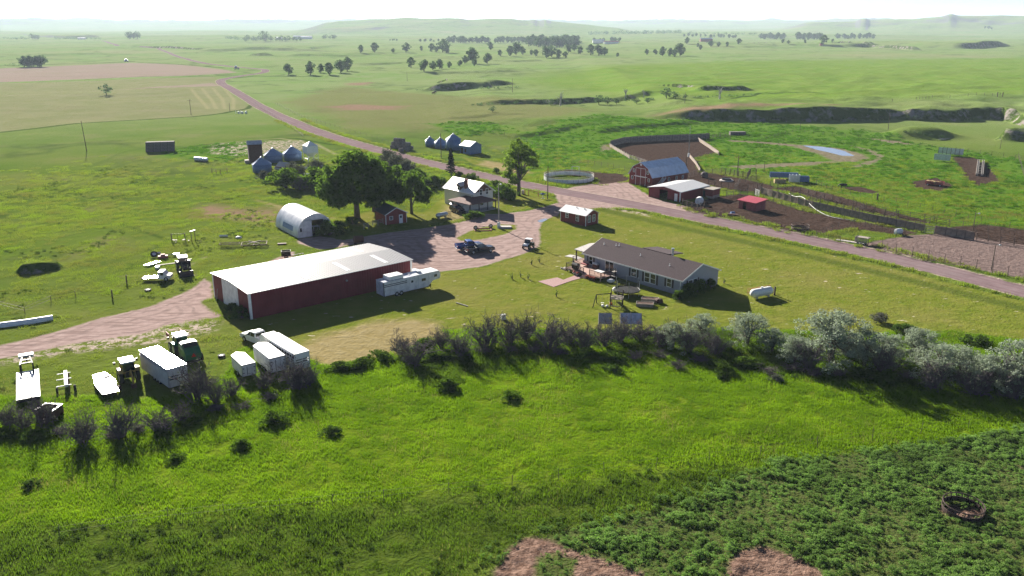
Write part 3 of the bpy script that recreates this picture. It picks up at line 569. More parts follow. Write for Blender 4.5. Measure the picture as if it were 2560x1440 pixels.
for x, y in ((-.5,-4.2),(3.9,-4.2),(5.6,-4.2),(8.3,-4.2),(8.3,-.6),(-2.9,8.7),(-2.9,.2)): dk.bx(x-.07,x+.07,y-.07,y+.07,0,.45)
dk.o('deck', 'deck', t)
def railing(p, pts, h=.95, nm='railing'):
    m = MB()
    for (x0,y0),(x1,y1) in zip(pts[:-1], pts[1:]):
        L_ = math.hypot(x1-x0,y1-y0); n = max(2, int(L_/.28)); an = math.atan2(y1-y0,x1-x0)
        for i in range(n+1):
            x = x0+(x1-x0)*i/n; y = y0+(y1-y0)*i/n; r_ = .05 if i in (0,n) else .02
            m.bx(x-r_,x+r_,y-r_,y+r_,.6,.6+h+(.05 if r_>.03 else -.05))
        m.tube([(x0,y0,.6+h),(x1,y1,.6+h)], .05, 4); m.tube([(x0,y0,.72),(x1,y1,.72)], .035, 4)
    m.o(nm, 'darkwood', p)
railing(t, [(-2.9,8.6),(-2.9,-.1)]); railing(t, [(-2.9,-.1),(-.5,-2.2),(-.5,-4.2),(4.0,-4.2)]); railing(t, [(5.5,-4.2),(8.3,-4.2),(8.3,-.4)])
m = MB()
for k in range(3): m.bx(4.15,5.35,-4.3-.3*(k+1),-4.3-.3*k,0,.45-.15*k)
m.o('deck_step', 'deck', t)
def local(root, x, y, z=0): return root.matrix_basis @ Vector((x, y, z)) if False else Matrix.Translation(root.location) @ Matrix.Rotation(root.rotation_euler.z, 4, 'Z') @ Vector((x, y, z))
def put(ob, root, x, y, z=0, rz=0): v = local(root, x, y, z); ob.location = v; ob.rotation_euler = (0, 0, root.rotation_euler.z + rz); return ob
tb = put(thing('patio_table', 'pale topped patio table by the deck railing', 'table'), HOUSE, 6.9, -3.0, .6); MB().bx(-.95,.95,-.55,.55,.7,.76).o('tabletop', 'dirtywhite', tb)
for x in (-.8,.8):
    for y in (-.42,.42): MB().tube([(x,y,0),(x,y,.7)], .035).o('leg', 'black', tb)
gr = put(thing('barbecue_grill', 'grey barbecue grill against the house wall on the deck', 'grill'), HOUSE, 3.6, -.6, .6); MB().bx(-.6,.6,-.3,.3,.15,.85).o('body', 'rust', gr); MB().prism([(-.3,.86),(.3,.86),(.26,1.1),(0,1.22),(-.26,1.1)], -.6, .6, 'x').o('lid', 'galv', gr)
gr = put(thing('smoker_grill', 'black covered smoker at the front corner of the deck', 'grill'), HOUSE, 1.2, -3.5, .6); MB().bx(-.7,.7,-.35,.35,.1,.7).o('body', 'black', gr); MB().lathe([(.02,-.7),(.4,-.68),(.4,.68),(.02,.7)], 12, (0,.75), 'x').o('lid', 'black', gr)
ch = put(thing('deck_bench', 'reddish cushioned bench at the house end of the deck', 'bench'), HOUSE, .9, -.75, .6); MB().bx(-.75,.75,-.35,.35,.3,.48).o('seat', 'redpale', ch); MB().bx(-.75,.75,.25,.36,.48,.95).o('backrest', 'wood', ch)
pl = put(thing('slatted_tower', 'dark tiered plant stand beside the end of the deck', 'plant stand'), HOUSE, 9.2, -1.6, 0)
for k in range(5): MB().bx(-.55+.07*k,.55-.07*k,-.4,.4,.25+.42*k,.31+.42*k).o('shelf', 'palepole' if k % 2 else 'black', pl)
for x in (-.45,.45): MB().tube([(x,0,0),(x*.4,0,2.3)], .05).o('upright', 'black', pl)
rng = random.Random(5)
for i, (x, lab_) in enumerate(((5.7,'terracotta flower pot left of the deck corner'),(6.5,'wide pot of red flowers in front of the deck railing'),(7.3,'low pot of mixed flowers near the deck corner'),(3.0,'grey pot right before the deck steps'),(2.3,'leafy pot near the deck front corner'))):
    p = put(thing('flower_pot', lab_, 'flower pot', group='flower pots along the deck'), HOUSE, x, -4.85, 0); MB().lathe([(.2,0),(.34,.4),(.36,.42)], 12).o('pot', 'rust' if i < 3 else 'concrete', p)
    m = MB(); [m.blob((rng.uniform(-.22,.22), rng.uniform(-.22,.22), .5+rng.uniform(0,.15)), .18,.18,.15, 6, rng) for _ in range(6)]; m.o('plant', 'flower', p)
m = MB(); [m.blob((rng.uniform(-1.2,1.2), rng.uniform(-.6,.6), .12), rng.uniform(.15,.4), rng.uniform(.15,.35), rng.uniform(.15,.3), 7, rng) for _ in range(14)]
one(m.o('rock_border', 'stone'), 'heap of pale stones at the outer corner of the deck', 'rocks', loc=gz(1420, 674), rz=rz)
one(MB().blob((0,0,.3), .75,.5,.35, 10).o('sled', 'spotcol'), 'pale blue plastic sled lying beside the deck corner', 'sled', loc=gz(1527, 706))
pv = poly_w([(1345,704),(1393,694),(1408,700),(1440,688),(1462,693),(1430,702),(1384,718)]); MB().prism([tuple(q) for q in pv], -.2, .05, 'z').o('brick_patio', 'brick', kind='structure')
pv = poly_w([(1412,641),(1425,637),(1440,639),(1462,648),(1452,652),(1430,644)]); MB().prism([tuple(q) for q in pv], -.2, .06, 'z').o('footpath', 'concrete', kind='structure')

# --- white farmhouse
a, rz = site(1111, 467, 4.3, 1184, 483); FL, FW, FH, FR = 11.5, 6.35, 4.3, 2.15
t = thing('farmhouse', 'two storey cream farmhouse with white metal roof and brown hipped porch', 'house', a, rz); FARM = t
gable_walls(t, FL, FW, FH, FR, 'creamside', 'creamside'); gable_roof(t, FL, FW, FH, FR, 'whiteroof', .45, .4, .1); fascia(t, FL, FW, FH, FR, .46, .4)
s_ = FR/(FW/2); MB().prism([(.35,FH+.05),(FW-.35,FH+.05),(FW/2,FH+FR-.12)], FL+.003, FL+.06, 'x').o('gable_shakes', 'brownboard', t)
for y in (2.3, 4.35): win(t, FL+.06, y, FH-.75, .7, 1.35, '+x', panes=2)
# small gabled dormer and chimney
m = MB(); m.bx(5.1,6.5,.0-.02,1.9,FH-1.0+.9,FH+1.1); m.o('dormer_wall', 'brownboard', t)
m = MB(); m.prism([(4.8,FH+1.0),(5.8,FH+1.9),(5.8,FH+1.98),(4.75,FH+1.08)], -.35, 2.6, 'y'); m.prism([(6.8,FH+1.0),(6.85,FH+1.08),(5.8,FH+1.98),(5.8,FH+1.9)], -.35, 2.6, 'y'); m.o('dormer_roof', 'galv', t)
win(t, 5.75, -.03, FH-.6, .7, 1.3)
m = MB(); m.bx(7.3,8.0,.55,1.25,FH-.2,FH+2.75); ch_ = m.o('chimney', 'chimney', t); MB().bx(7.22,8.08,.47,1.33,FH+2.75,FH+2.9).o('chimney_cap', 'chimney', ch_)
MB().bx(10.9,11.2,-.32,-.02,FH-1.9,FH-.2).o('downpipe', 'galv', t)
m = MB(); m.bx(6.4,11.6,-3.4,-3.28,0,2.35); m.bx(6.4,6.52,-3.28,-.01,0,2.35); m.bx(11.48,11.6,-3.28,-.01,0,2.35); m.o('enclosed_porch_wall', 'creamside', t)
m = MB(); x0,x1,y0,y1 = 6.0,14.6,-3.85,5.2; E0,E1 = 2.4,3.35
m.add([(x0,y0,E0),(x1,y0,E0),(x1,y1,E0),(FL,y1,E0),(FL,0,E0),(x0,0,E0), (8.6,-.02,E1),(11.52,-.02,E1),(11.52,2.4,E1), (x0,y0,E0-.14),(x1,y0,E0-.14),(x1,y1,E0-.14),(FL,y1,E0-.14),(x0,0,E0-.14)],
 [(0,1,7,6),(1,2,8,7),(2,3,8),(0,6,5),(0,9,10,1),(1,10,11,2),(2,11,12,3),(5,13,9,0)]); m.o('porch_roof', 'shinglered', t)
for y in (-3.5,-.6,2.2,4.8): MB().bx(14.15,14.33,y-.09,y+.09,0,2.28).o('porch_post', 'darkwood', t)
MB().bx(11.62,14.4,-3.6,5.0,-.2,.2).o('porch_floor', 'concrete', t)
for x in (7.5, 9.6):
    f = win(t, x, -3.4, .85, .9, 1.0); MB().prism([(-3.46,1.95),(-4.05,1.5),(-4.02,1.46),(-3.46,1.88)], x-.6, x+.6, 'x').o('awning', 'galv', t)
win(t, FL, 2.6, .9, 1.1, 1.2, '+x')

# --- small red outbuildings
a, rz = site(1401, 552.5, 0, 1464, 566); t = thing('red_shed', 'small dark red shed with white metal roof and white framed windows', 'shed', a, rz)
gable_walls(t, 7.7, 4.4, 2.5, 1.0, 'redwood', 'redwood'); gable_roof(t, 7.7, 4.4, 2.5, 1.0, 'whiteroof', .3, .35, .07)
for x in (2.0, 5.2): win(t, x, 0, .9 if x > 4 else 1.2, .75, 1.35 if x > 4 else .95, panes=3)
for y in (1.25, 2.85): win(t, 7.7, y, .8, .8, 1.45, '+x', panes=3)
for x, y in ((-.03,-.03),(7.6,-.03),(7.6,4.3)): MB().bx(x,x+.13,y,y+.13,0,2.45).o('corner_trim', 'white', t)
for x in (3.4, 5.8): MB().tube([(x,1.8,3.2),(x,1.8,3.62)], .13, 8).o('roof_vent', 'galv', t)
a, rz = site(965, 562.5, 0, 1016, 556); t = thing('garage', 'small red gabled garage with dark roof and white door under the trees', 'garage', a, rz)
Wg, Lg = 5.2, 6.2
m = MB(); m.bx(0,.12,0,Lg,0,2.4); m.bx(Wg-.12,Wg,0,Lg,0,2.4); m.o('wall', 'redwood', t)
pr = [(.121,0),(Wg-.121,0),(Wg-.121,2.4),(Wg/2,3.75),(.121,2.4)]
for y in (0, Lg-.12): MB().prism(pr, y, y+.12, 'y').o('gable_wall', 'redwood', t)
m = MB(); s_ = 1.35/(Wg/2)
for sg in (0,1):
    pr = [(-.3,2.4-.3*s_+.02),(Wg/2,3.77),(Wg/2,3.85),(-.3,2.4-.3*s_+.1)]; pr = pr if not sg else [(Wg-u,v) for u,v in pr]
    m.prism(pr, -.35, Lg+.3, 'y')
m.o('roof', 'darkroof', t)
m = MB(); m.prism([(-.34,2.18),(Wg/2,3.7),(Wg+.34,2.18),(Wg+.34,2.38),(Wg/2,3.9),(-.34,2.38)], -.4, -.355, 'y'); m.o('eave_trim', 'white', t)
win(t, 1.35, 0, 1.1, .7, .7); d_ = MB().bx(3.3,4.2,-.05,0,0,2.05).o('door', 'white', t); MB().bx(3.5,4.0,-.065,-.05,1.25,1.8).o('pane', 'glass', d_)
for x in (-.03, Wg-.1): MB().bx(x,x+.13,-.03,.1,0,2.15).o('corner_trim', 'white', t)

# --- quonset hut
a, rz = site(745, 596, 0, 819, 585); Wq, Lq = 8.4, 13.4; t = thing('quonset_hut', 'arched white metal quonset hut with open sliding door', 'quonset hut', a, rz)
def arch(k, W=Wq, H=4.9, off=0): 
    th = math.pi*k/24; return (W/2 - (W/2+off)*math.cos(th)*(1-.0*math.sin(th)), (H+off)*math.sin(th)**.92)
M['quon'] = mat('streaked_white_corrugated', (.7,.7,.71), .38, .25, var=.12, scale=.5, stain=(.4,.42,.47), wave=('Y', .5), dist=.05)
m = MB(); out = [arch(k) for k in range(25)]; inn = [arch(k, off=-.1) for k in range(24, -1, -1)]; n = 25
vs = []; fs = []
for y in np.linspace(0, Lq, 12): vs += [(u,y,v) for u,v in out]
for j in range(11): fs += [(j*n+i, j*n+i+1, (j+1)*n+i+1, (j+1)*n+i) for i in range(n-1)]
m.add(vs, fs); m.o('arched_roof', 'quon', t, smooth=True)
for yy in (0.05, Lq-.05):
    q = MB(); front = yy < 1
    if front:
        P_ = out; dl, dr, dh = 3.0, 6.0, 3.55
        left = [p for p in P_ if p[0] < dl]; right = [p for p in P_ if p[0] > dr]; top = [p for p in P_ if dl <= p[0] <= dr]
        q.prism([(0,0)] + left[1:] + [(dl, left[-1][1]+.12), (dl,0)], yy, yy+.08, 'y'); q.prism([(dr,0),(dr,right[0][1]+.12)] + right[:-1] + [(Wq,0)], yy, yy+.08, 'y'); q.prism([(dl,dh),(dl,top[0][1]-.02)] + top + [(dr,top[-1][1]-.02),(dr,dh)], yy, yy+.08, 'y')
    else: q.prism(out, yy-.08, yy, 'y')
    q.o('end_wall', 'dirtywhite', t)
MB().bx(1.35,3.3,-.06,.04,.02,3.5).o('sliding_door', 'dirtywhite', t); MB().bx(1.2,7.2,-.1,.04,3.56,3.7).o('door_track', 'galv', t)
MB().bx(.62,.98,.0,.045,1.3,2.1).o('window', 'glass', t)
q = MB(); q.add([(-.02+.10,2.6,.75),(.10,8.6,.75),(.30,8.6,1.55),(.30,2.6,1.55)], [(0,3,2,1)]); 
q = MB(); a0, a1 = arch(1.35, off=.02), arch(3.0, off=.02); q.add([(a0[0]-.02,3.0,a0[1]),(a0[0]-.02,9.0,a0[1]),(a1[0]-.02,9.0,a1[1]),(a1[0]-.02,3.0,a1[1])], [(0,1,2,3)]); q.o('side_panel', 'bluetank', t)
c_ = put(thing('utility_cart', 'white framed small vehicle parked inside the arched hut doorway', 'cart'), t, 4.5, 1.2); MB().bx(-.7,.7,-.9,.9,.35,.95).o('body', 'rust', c_); m = MB(); [m.tube([(x,y,.9),(x,y,1.9)], .05) for x in (-.65,.65) for y in (-.8,.4)]; m.bx(-.72,.72,-.85,.45,1.88,1.95); m.o('cab_frame', 'white', c_)
for x in (-.7,.7):
    for y in (-.6,.6): MB().lathe([(.05,-.11),(.33,-.11),(.33,.11),(.05,.11)], 14, (y,.33), 'x').o('wheel', 'rubber', c_).location = (x,0,0)

# --- gambrel barn
a, rz = site(1572.5, 459, 0, 1629, 470); Wb, Lb = 8.7, 15.2; t = thing('gambrel_barn', 'red gambrel barn with blue grey metal roof and white cross braced doors', 'barn', a, rz)
pr = [(0,0),(Wb,0),(Wb,3.0),(Wb-1.5,5.2),(Wb/2,6.6),(1.5,5.2),(0,3.0)]
m = MB(); m.bx(0,.12,.12,Lb-.12,0,3.0); m.bx(Wb-.12,Wb,.12,Lb-.12,0,3.0); m.o('wall', 'redwood', t); [MB().prism(pr, y, y+.12, 'y').o('gable_wall', 'redwood', t) for y in (0, Lb-.12)]
for i, (p0, p1) in enumerate((((-.3,2.75),(1.5,5.25)),((1.5,5.25),(Wb/2,6.68)),((Wb/2,6.68),(Wb-1.5,5.25)),((Wb-1.5,5.25),(Wb+.3,2.75)))):
    d_ = np.array([p1[0]-p0[0], p1[1]-p0[1]]); nn = np.array([-d_[1], d_[0]])/np.linalg.norm(d_)*.08; MB().prism([p0, p1, (p1[0]+nn[0],p1[1]+nn[1]), (p0[0]+nn[0],p0[1]+nn[1])], -.35, Lb+.35, 'y').o('roof_slope', 'bluroof', t)
d_ = MB(); 
for x in (2.5,4.35,6.2): d_.bx(x-.06,x+.06,-.05,0,0,5.0)
for z in (2.55,5.0): d_.bx(2.5,6.2,-.045,0,z-.06,z+.06)
d_.bx(1.9,6.9,-.12,0,2.62,2.78); d_.o('door_trim', 'white', t); MB().bx(2.56,4.29,-.03,0,0,2.49).o('barn_door', 'redwood', t); MB().bx(4.41,6.14,-.03,0,0,2.49).o('barn_door', 'redwood', t); MB().bx(2.56,4.29,-.03,0,2.61+.17,4.94).o('loft_door', 'redwood', t); MB().bx(4.41,6.14,-.03,0,2.78,4.94).o('loft_door', 'redwood', t)
for x, z in ((1.2,1.6),(7.5,1.6),(1.75,3.7),(7.05,3.7)): win(t, x, 0, z, .6, .8)
for y in (4.2, 7.2, 10.4, 13.2): win(t, Wb, y, 1.3, .6, .8, '+x')
MB().bx(Wb/2-.05,Wb/2+.05,-.9,.2,6.5,6.62).bx(Wb/2-.3,Wb/2+.3,-.06,0,5.7,6.3).o('hay_hood', 'white', t)
sd_ = thing('stair', 'white open stair against the side of the gambrel barn', 'stairs'); put(sd_, t, Wb+.15, 1.2)
m = MB(); [m.bx(0,1.3,.35*k,.35*k+.3,.28*k+.1,.28*k+.16) for k in range(9)]; m.o('tread', 'white', sd_); m = MB(); [m.tube([(x,0,.1),(x,3.1,2.6)], .06, 4) for x in (.02,1.28)]; [m.tube([(1.28,.7*k,.6*k),(1.28,.7*k,.6*k+1.0)], .04, 4) for k in range(1,5)]; m.o('stringer', 'white', sd_)
# --- low red barn with box stall
a, rz = site(1621, 492.5, 0, 1700, 506); Wl, Ll = 10.0, 13.0; t = thing('low_barn', 'low wide red barn with bright white roof and open doorway', 'barn', a, rz); LOWB = t
m = MB(); m.bx(0,.12,.12,Ll-.12,0,2.7); m.bx(Wl-.12,Wl,.12,Ll-.12,0,2.7); m.o('wall', 'redwally', t)
m = MB(); m.prism([(0,0),(3.5,0),(3.5,3.3),(0,2.7)], 0, .12, 'y'); m.prism([(6.0,0),(Wl,0),(Wl,2.7),(6.0,3.3)], 0, .12, 'y'); m.prism([(3.5,2.6),(6.0,2.6),(6.0,3.3),(Wl/2,3.5),(3.5,3.3)], 0, .12, 'y'); m.prism([(0,0),(Wl,0),(Wl,2.7),(Wl/2,3.5),(0,2.7)], Ll-.12, Ll, 'y'); m.o('gable_wall', 'redwall', t)
m = MB(); s_ = .8/(Wl/2)
for sg in (0,1):
    p_ = [(-.3,2.7-.3*s_+.02),(Wl/2,3.52),(Wl/2,3.6),(-.3,2.7-.3*s_+.1)]; m.prism(p_ if not sg else [(Wl-u,v) for u,v in p_], -.3, Ll+.3, 'y')
m.o('roof', 'whiteroofy', t)
MB().bx(8.2,9.1,-.05,0,0,2.1).o('door', 'white', t); MB().bx(9.75,10.03,-.03,.1,0,2.65).o('corner_trim', 'white', t)
MB().prism([(-.34,2.62),(Wl/2,3.46),(Wl+.34,2.62),(Wl+.34,2.76),(Wl/2,3.62),(-.34,2.76)], -.345, -.305, 'y').bx(Wl+.3,Wl+.36,-.3,Ll+.3,2.6,2.78).o('eave_trim', 'white', t)
b_ = thing('box_stall', 'flat roofed red and grey box stall at the end of the low barn', 'stall'); put(b_, t, Wl+.3, Ll-3.6)
MB().bx(0,3.4,0,.1,0,2.4).bx(3.3,3.4,.1,3.6,0,2.4).o('wall', 'redwood', b_); MB().bx(-.1,3.6,-.2,3.8,2.4,2.55).o('roof', 'wood', b_); MB().bx(.4,1.2,-.03,0,0,2.0).o('doorway', 'dark', b_); MB().bx(1.5,3.45,-.05,0,.1,.7).bx(3.4,3.46,.2,3.5,.1,.9).o('plank', 'wood', b_)
# --- small loafing shed
a, rz = site(1846, 520, 0, 1892.5, 530); t = thing('loafing_shed', 'small faded red animal shed with red metal roof in the dirt pen', 'shed', a, rz)
MB().bx(0,1.3,0,.1,0,2.1).bx(2.3,5.2,0,.1,0,2.1).bx(1.3,2.3,0,.1,1.7,2.1).bx(0,5.2,3.7,3.8,0,2.5).o('wall', 'redpale', t); m = MB(); pr = [(.1,0),(3.7,0),(3.7,2.5),(.1,2.1)]; m.prism(pr, 0, .1, 'x'); m.prism(pr, 5.1, 5.2, 'x'); m.o('end_wall', 'redpale', t)
MB().prism([(-.5,2.1),(4.2,2.6),(4.2,2.68),(-.5,2.18)], -.35, 5.55, 'x').o('roof', 'redroof', t)
# --- bin yard shed
a, rz = site(1150, 382.5, 0, 1174, 386); zt = lift(a)[2]; t = thing('granary_shed', 'grey shed with white metal roof beside the far grain bins', 'shed', (a[0], a[1], zt), rz)
gable_walls(t, 5.2, 5.6, 2.9, 1.4, 'bluetank', 'bluetank'); gable_roof(t, 5.2, 5.6, 2.9, 1.4, 'whiteroof', .3, .3, .07); MB().bx(.4,1.6,-.03,0,0,2.1).o('door', 'dark', t); MB().bx(2.4,3.2,-.03,0,.6,1.8).o('hatch', 'darkwood', t)

# --- grain bins
def grain_bin(px, py, r, h, lab_):
    q = P3(px, py); t = thing('grain_bin', lab_, 'grain bin', q, group='round steel grain bins')
    MB().lathe([(r,0),(r,h)], 28).o('wall', 'bluetank', t, smooth=True)
    m = MB(); n = 28
    m.lathe([(r+.12,h-.05),(r*.5,h+r*.36),(.35,h+r*.62)], n); m.o('roof', 'binroof', t); MB().lathe([(.36,h+r*.62),(.36,h+r*.62+.3),(.1,h+r*.62+.42)], 10).o('cap', 'galv', t)
    rb = MB()
    for k in range(14):
        c, s = math.cos(2*math.pi*k/14), math.sin(2*math.pi*k/14); rb.tube([((r+.1)*c,(r+.1)*s,h),(r*.5*c,r*.5*s,h+r*.36+.04),(.4*c,.4*s,h+r*.62)], .05, 4)
    rb.o('roof_rib', 'binroof', t)
grain_bin(684, 404, 3.1, 2.4, 'blue grey grain bin just right of the tall red granary')
grain_bin(732, 400, 3.1, 2.5, 'blue grey grain bin next to the white hopper bin')
grain_bin(656, 430, 2.9, 2.6, 'blue grey grain bin nearest the shrubs, below the red granary')
grain_bin(1075, 366, 1.75, 2.3, 'small round bin at the road end of the far bin row')
grain_bin(1101, 370, 2.1, 2.3, 'low round bin behind the utility pole in the far bin row')
grain_bin(1134, 374, 2.7, 3.9, 'tallest round bin in the far row, against the granary shed')
q = P3(640, 406); t = thing('granary', 'tall narrow dark red granary with pitched metal cap', 'granary', q, R(22))
MB().bx(-2.2,2.2,-1.9,1.9,.3,6.2).o('wall', 'rust', t); MB().prism([(-2.1,6.2),(0,7.3),(2.1,6.2)], -2.4, 2.4, 'x').o('roof', 'galv', t)
for x in (-2,2):
    for y in (-1.7,1.7): MB().bx(x-.15,x+.15,y-.15,y+.15,-.3,.3).o('foot', 'wood', t)
MB().bx(-3.6,-2.3,-1.6,.2,0,1.1).o('loading_dock', 'wood', t)
q = P3(778, 404); t = thing('hopper_bin', 'white square hopper bin on tall legs beside the grain bins', 'hopper bin', q, R(38))
MB().bx(-1.9,1.9,-1.9,1.9,3.1,5.4).o('tank', 'white', t); MB().add([(-2,-2,5.4),(2,-2,5.4),(2,2,5.4),(-2,2,5.4),(0,0,6.9)], [(0,1,4),(1,2,4),(2,3,4),(3,0,4),(3,2,1,0)]).o('roof', 'whitemetal', t)
MB().add([(-1.9,-1.9,3.1),(1.9,-1.9,3.1),(1.9,1.9,3.1),(-1.9,1.9,3.1),(-.3,-.3,1.5),(.3,-.3,1.5),(.3,.3,1.5),(-.3,.3,1.5)], [(0,4,5,1),(1,5,6,2),(2,6,7,3),(3,7,4,0),(4,7,6,5)]).o('hopper', 'white', t)
for x in (-1.8,0,1.8):
    for y in (-1.8,1.8): MB().tube([(x,y,0),(x,y,3.2)], .09).o('leg', 'white', t)
MB().tube([(-1.8,-1.8,1.2),(1.8,-1.8,1.2),(1.8,1.8,1.2),(-1.8,1.8,1.2),(-1.8,-1.8,1.2)], .06).o('brace', 'white', t)
q = P3(712, 424); t = thing('collapsed_shed', 'collapsed wooden shed with broken pale roof in the shrubs', 'ruined shed', q, R(-30))
MB().prism([(-2.4,.3),(0,2.3),(0,2.45),(-2.5,.45)], -2.2, 3.4, 'x').o('roof', 'concrete', t); MB().prism([(2.6,.2),(2.6,.35),(.3,2.1),(.3,1.95)], -.5, 3.4, 'x').o('fallen_roof', 'wood', t)
m = MB(); [m.tube([(-2.2,-2.4+.2*k,.3+.1*k),(-2.2,.1*k,2.2),(-2.4,2.3,.2)], .09, 4) for k in range(3)]; m.o('rafter', 'redpale', t); MB().bx(-2.1,3.2,-2.0,-1.9,0,1.2).o('wall', 'rust', t)
for (x0,y0,x1,y1,lab_) in ((728,427,807,420,'long pale pipe lying above the shrubs by the ruined shed'),(735,443,800,437,'lower pair of pale pipes among the shrubs by the ruined shed')):
    a_, b_ = P3(x0,y0), P3(x1,y1); one(MB().tube([(0,0,.5),tuple(Vector(b_-a_)+Vector((0,0,.5)))], .35, 8).o('pipe', 'dirtywhite'), lab_, 'pipe', loc=a_)

# --- round pen
c0 = gz(1426.5, 460); cen = (c0[0], c0[1]+7.6); t = thing('round_pen', 'circular riding pen with solid pale lower panels and top rails', 'round pen', cen)
for k in range(30):
    a0, a1 = 2*math.pi*k/30, 2*math.pi*(k+1)/30; r_ = 7.4
    p0, p1 = (r_*math.cos(a0), r_*math.sin(a0)), (r_*math.cos(a1), r_*math.sin(a1)); an = math.atan2(p1[1]-p0[1], p1[0]-p0[0]); L_ = math.hypot(p1[0]-p0[0], p1[1]-p0[1])
    m = MB(); m.bx(.02, L_-.02, -.04, .04, .05, 1.15); ob = m.o('panel', 'white' if k % 7 else 'dirtywhite', t); ob.location = (*p0, 0); ob.rotation_euler = (0, 0, an)
m = MB(); ring = lambda z, r_=7.4: [(r_*math.cos(2*math.pi*k/40), r_*math.sin(2*math.pi*k/40), z) for k in range(41)]
m.tube(ring(1.35), .05, 5); m.tube(ring(1.65), .06, 5); [m.tube([(7.4*math.cos(2*math.pi*k/30), 7.4*math.sin(2*math.pi*k/30), 0), (7.4*math.cos(2*math.pi*k/30), 7.4*math.sin(2*math.pi*k/30), 1.7)], .06, 5) for k in range(30)]; m.o('rail', 'palepole', t)
m = MB(); an = R(62); [m.tube([(7.4*math.cos(a_), 7.4*math.sin(a_), 0), (7.4*math.cos(a_), 7.4*math.sin(a_), 2.7)], .07, 5) for a_ in (an, an+.3)]; m.tube([(7.4*math.cos(an),7.4*math.sin(an),2.7),(7.4*math.cos(an+.3),7.4*math.sin(an+.3),2.7)], .07, 5); m.o('gate_arch', 'white', t)
# --- cold frames beyond the shrub row
for (xs, lab_) in (((1497,1529), 'left clear topped garden shelter on thin posts behind the shrubs'), ((1552,1605), 'right milky topped garden shelter on thin posts behind the shrubs')):
    a, rz = site(xs[0], 809, .9, xs[1], 810); L_ = float(np.linalg.norm(gz(xs[1],810,.9)-gz(xs[0],809,.9))); t = thing('garden_shelter', lab_, 'garden shelter', a, rz, 'garden shelters behind the shrub row')
    MB().add([(0,0,.85),(L_,0,.85),(L_,1.5,2.1),(0,1.5,2.1),(0,.03,.82),(L_,.03,.82),(L_,1.53,2.07),(0,1.53,2.07)], [(0,1,2,3),(7,6,5,4),(0,4,5,1),(1,5,6,2),(2,6,7,3),(3,7,4,0)]).o('roof_sheet', 'poly' if xs[0] > 1540 else 'concrete', t)
    for x in (0, L_/2, L_):
        MB().tube([(x,0,0),(x,0,.87)], .05).tube([(x,1.5,0),(x,1.5,2.12)], .05).tube([(x,0,.89),(x,1.5,2.14)], .05).o('post_frame', 'palepole', t)
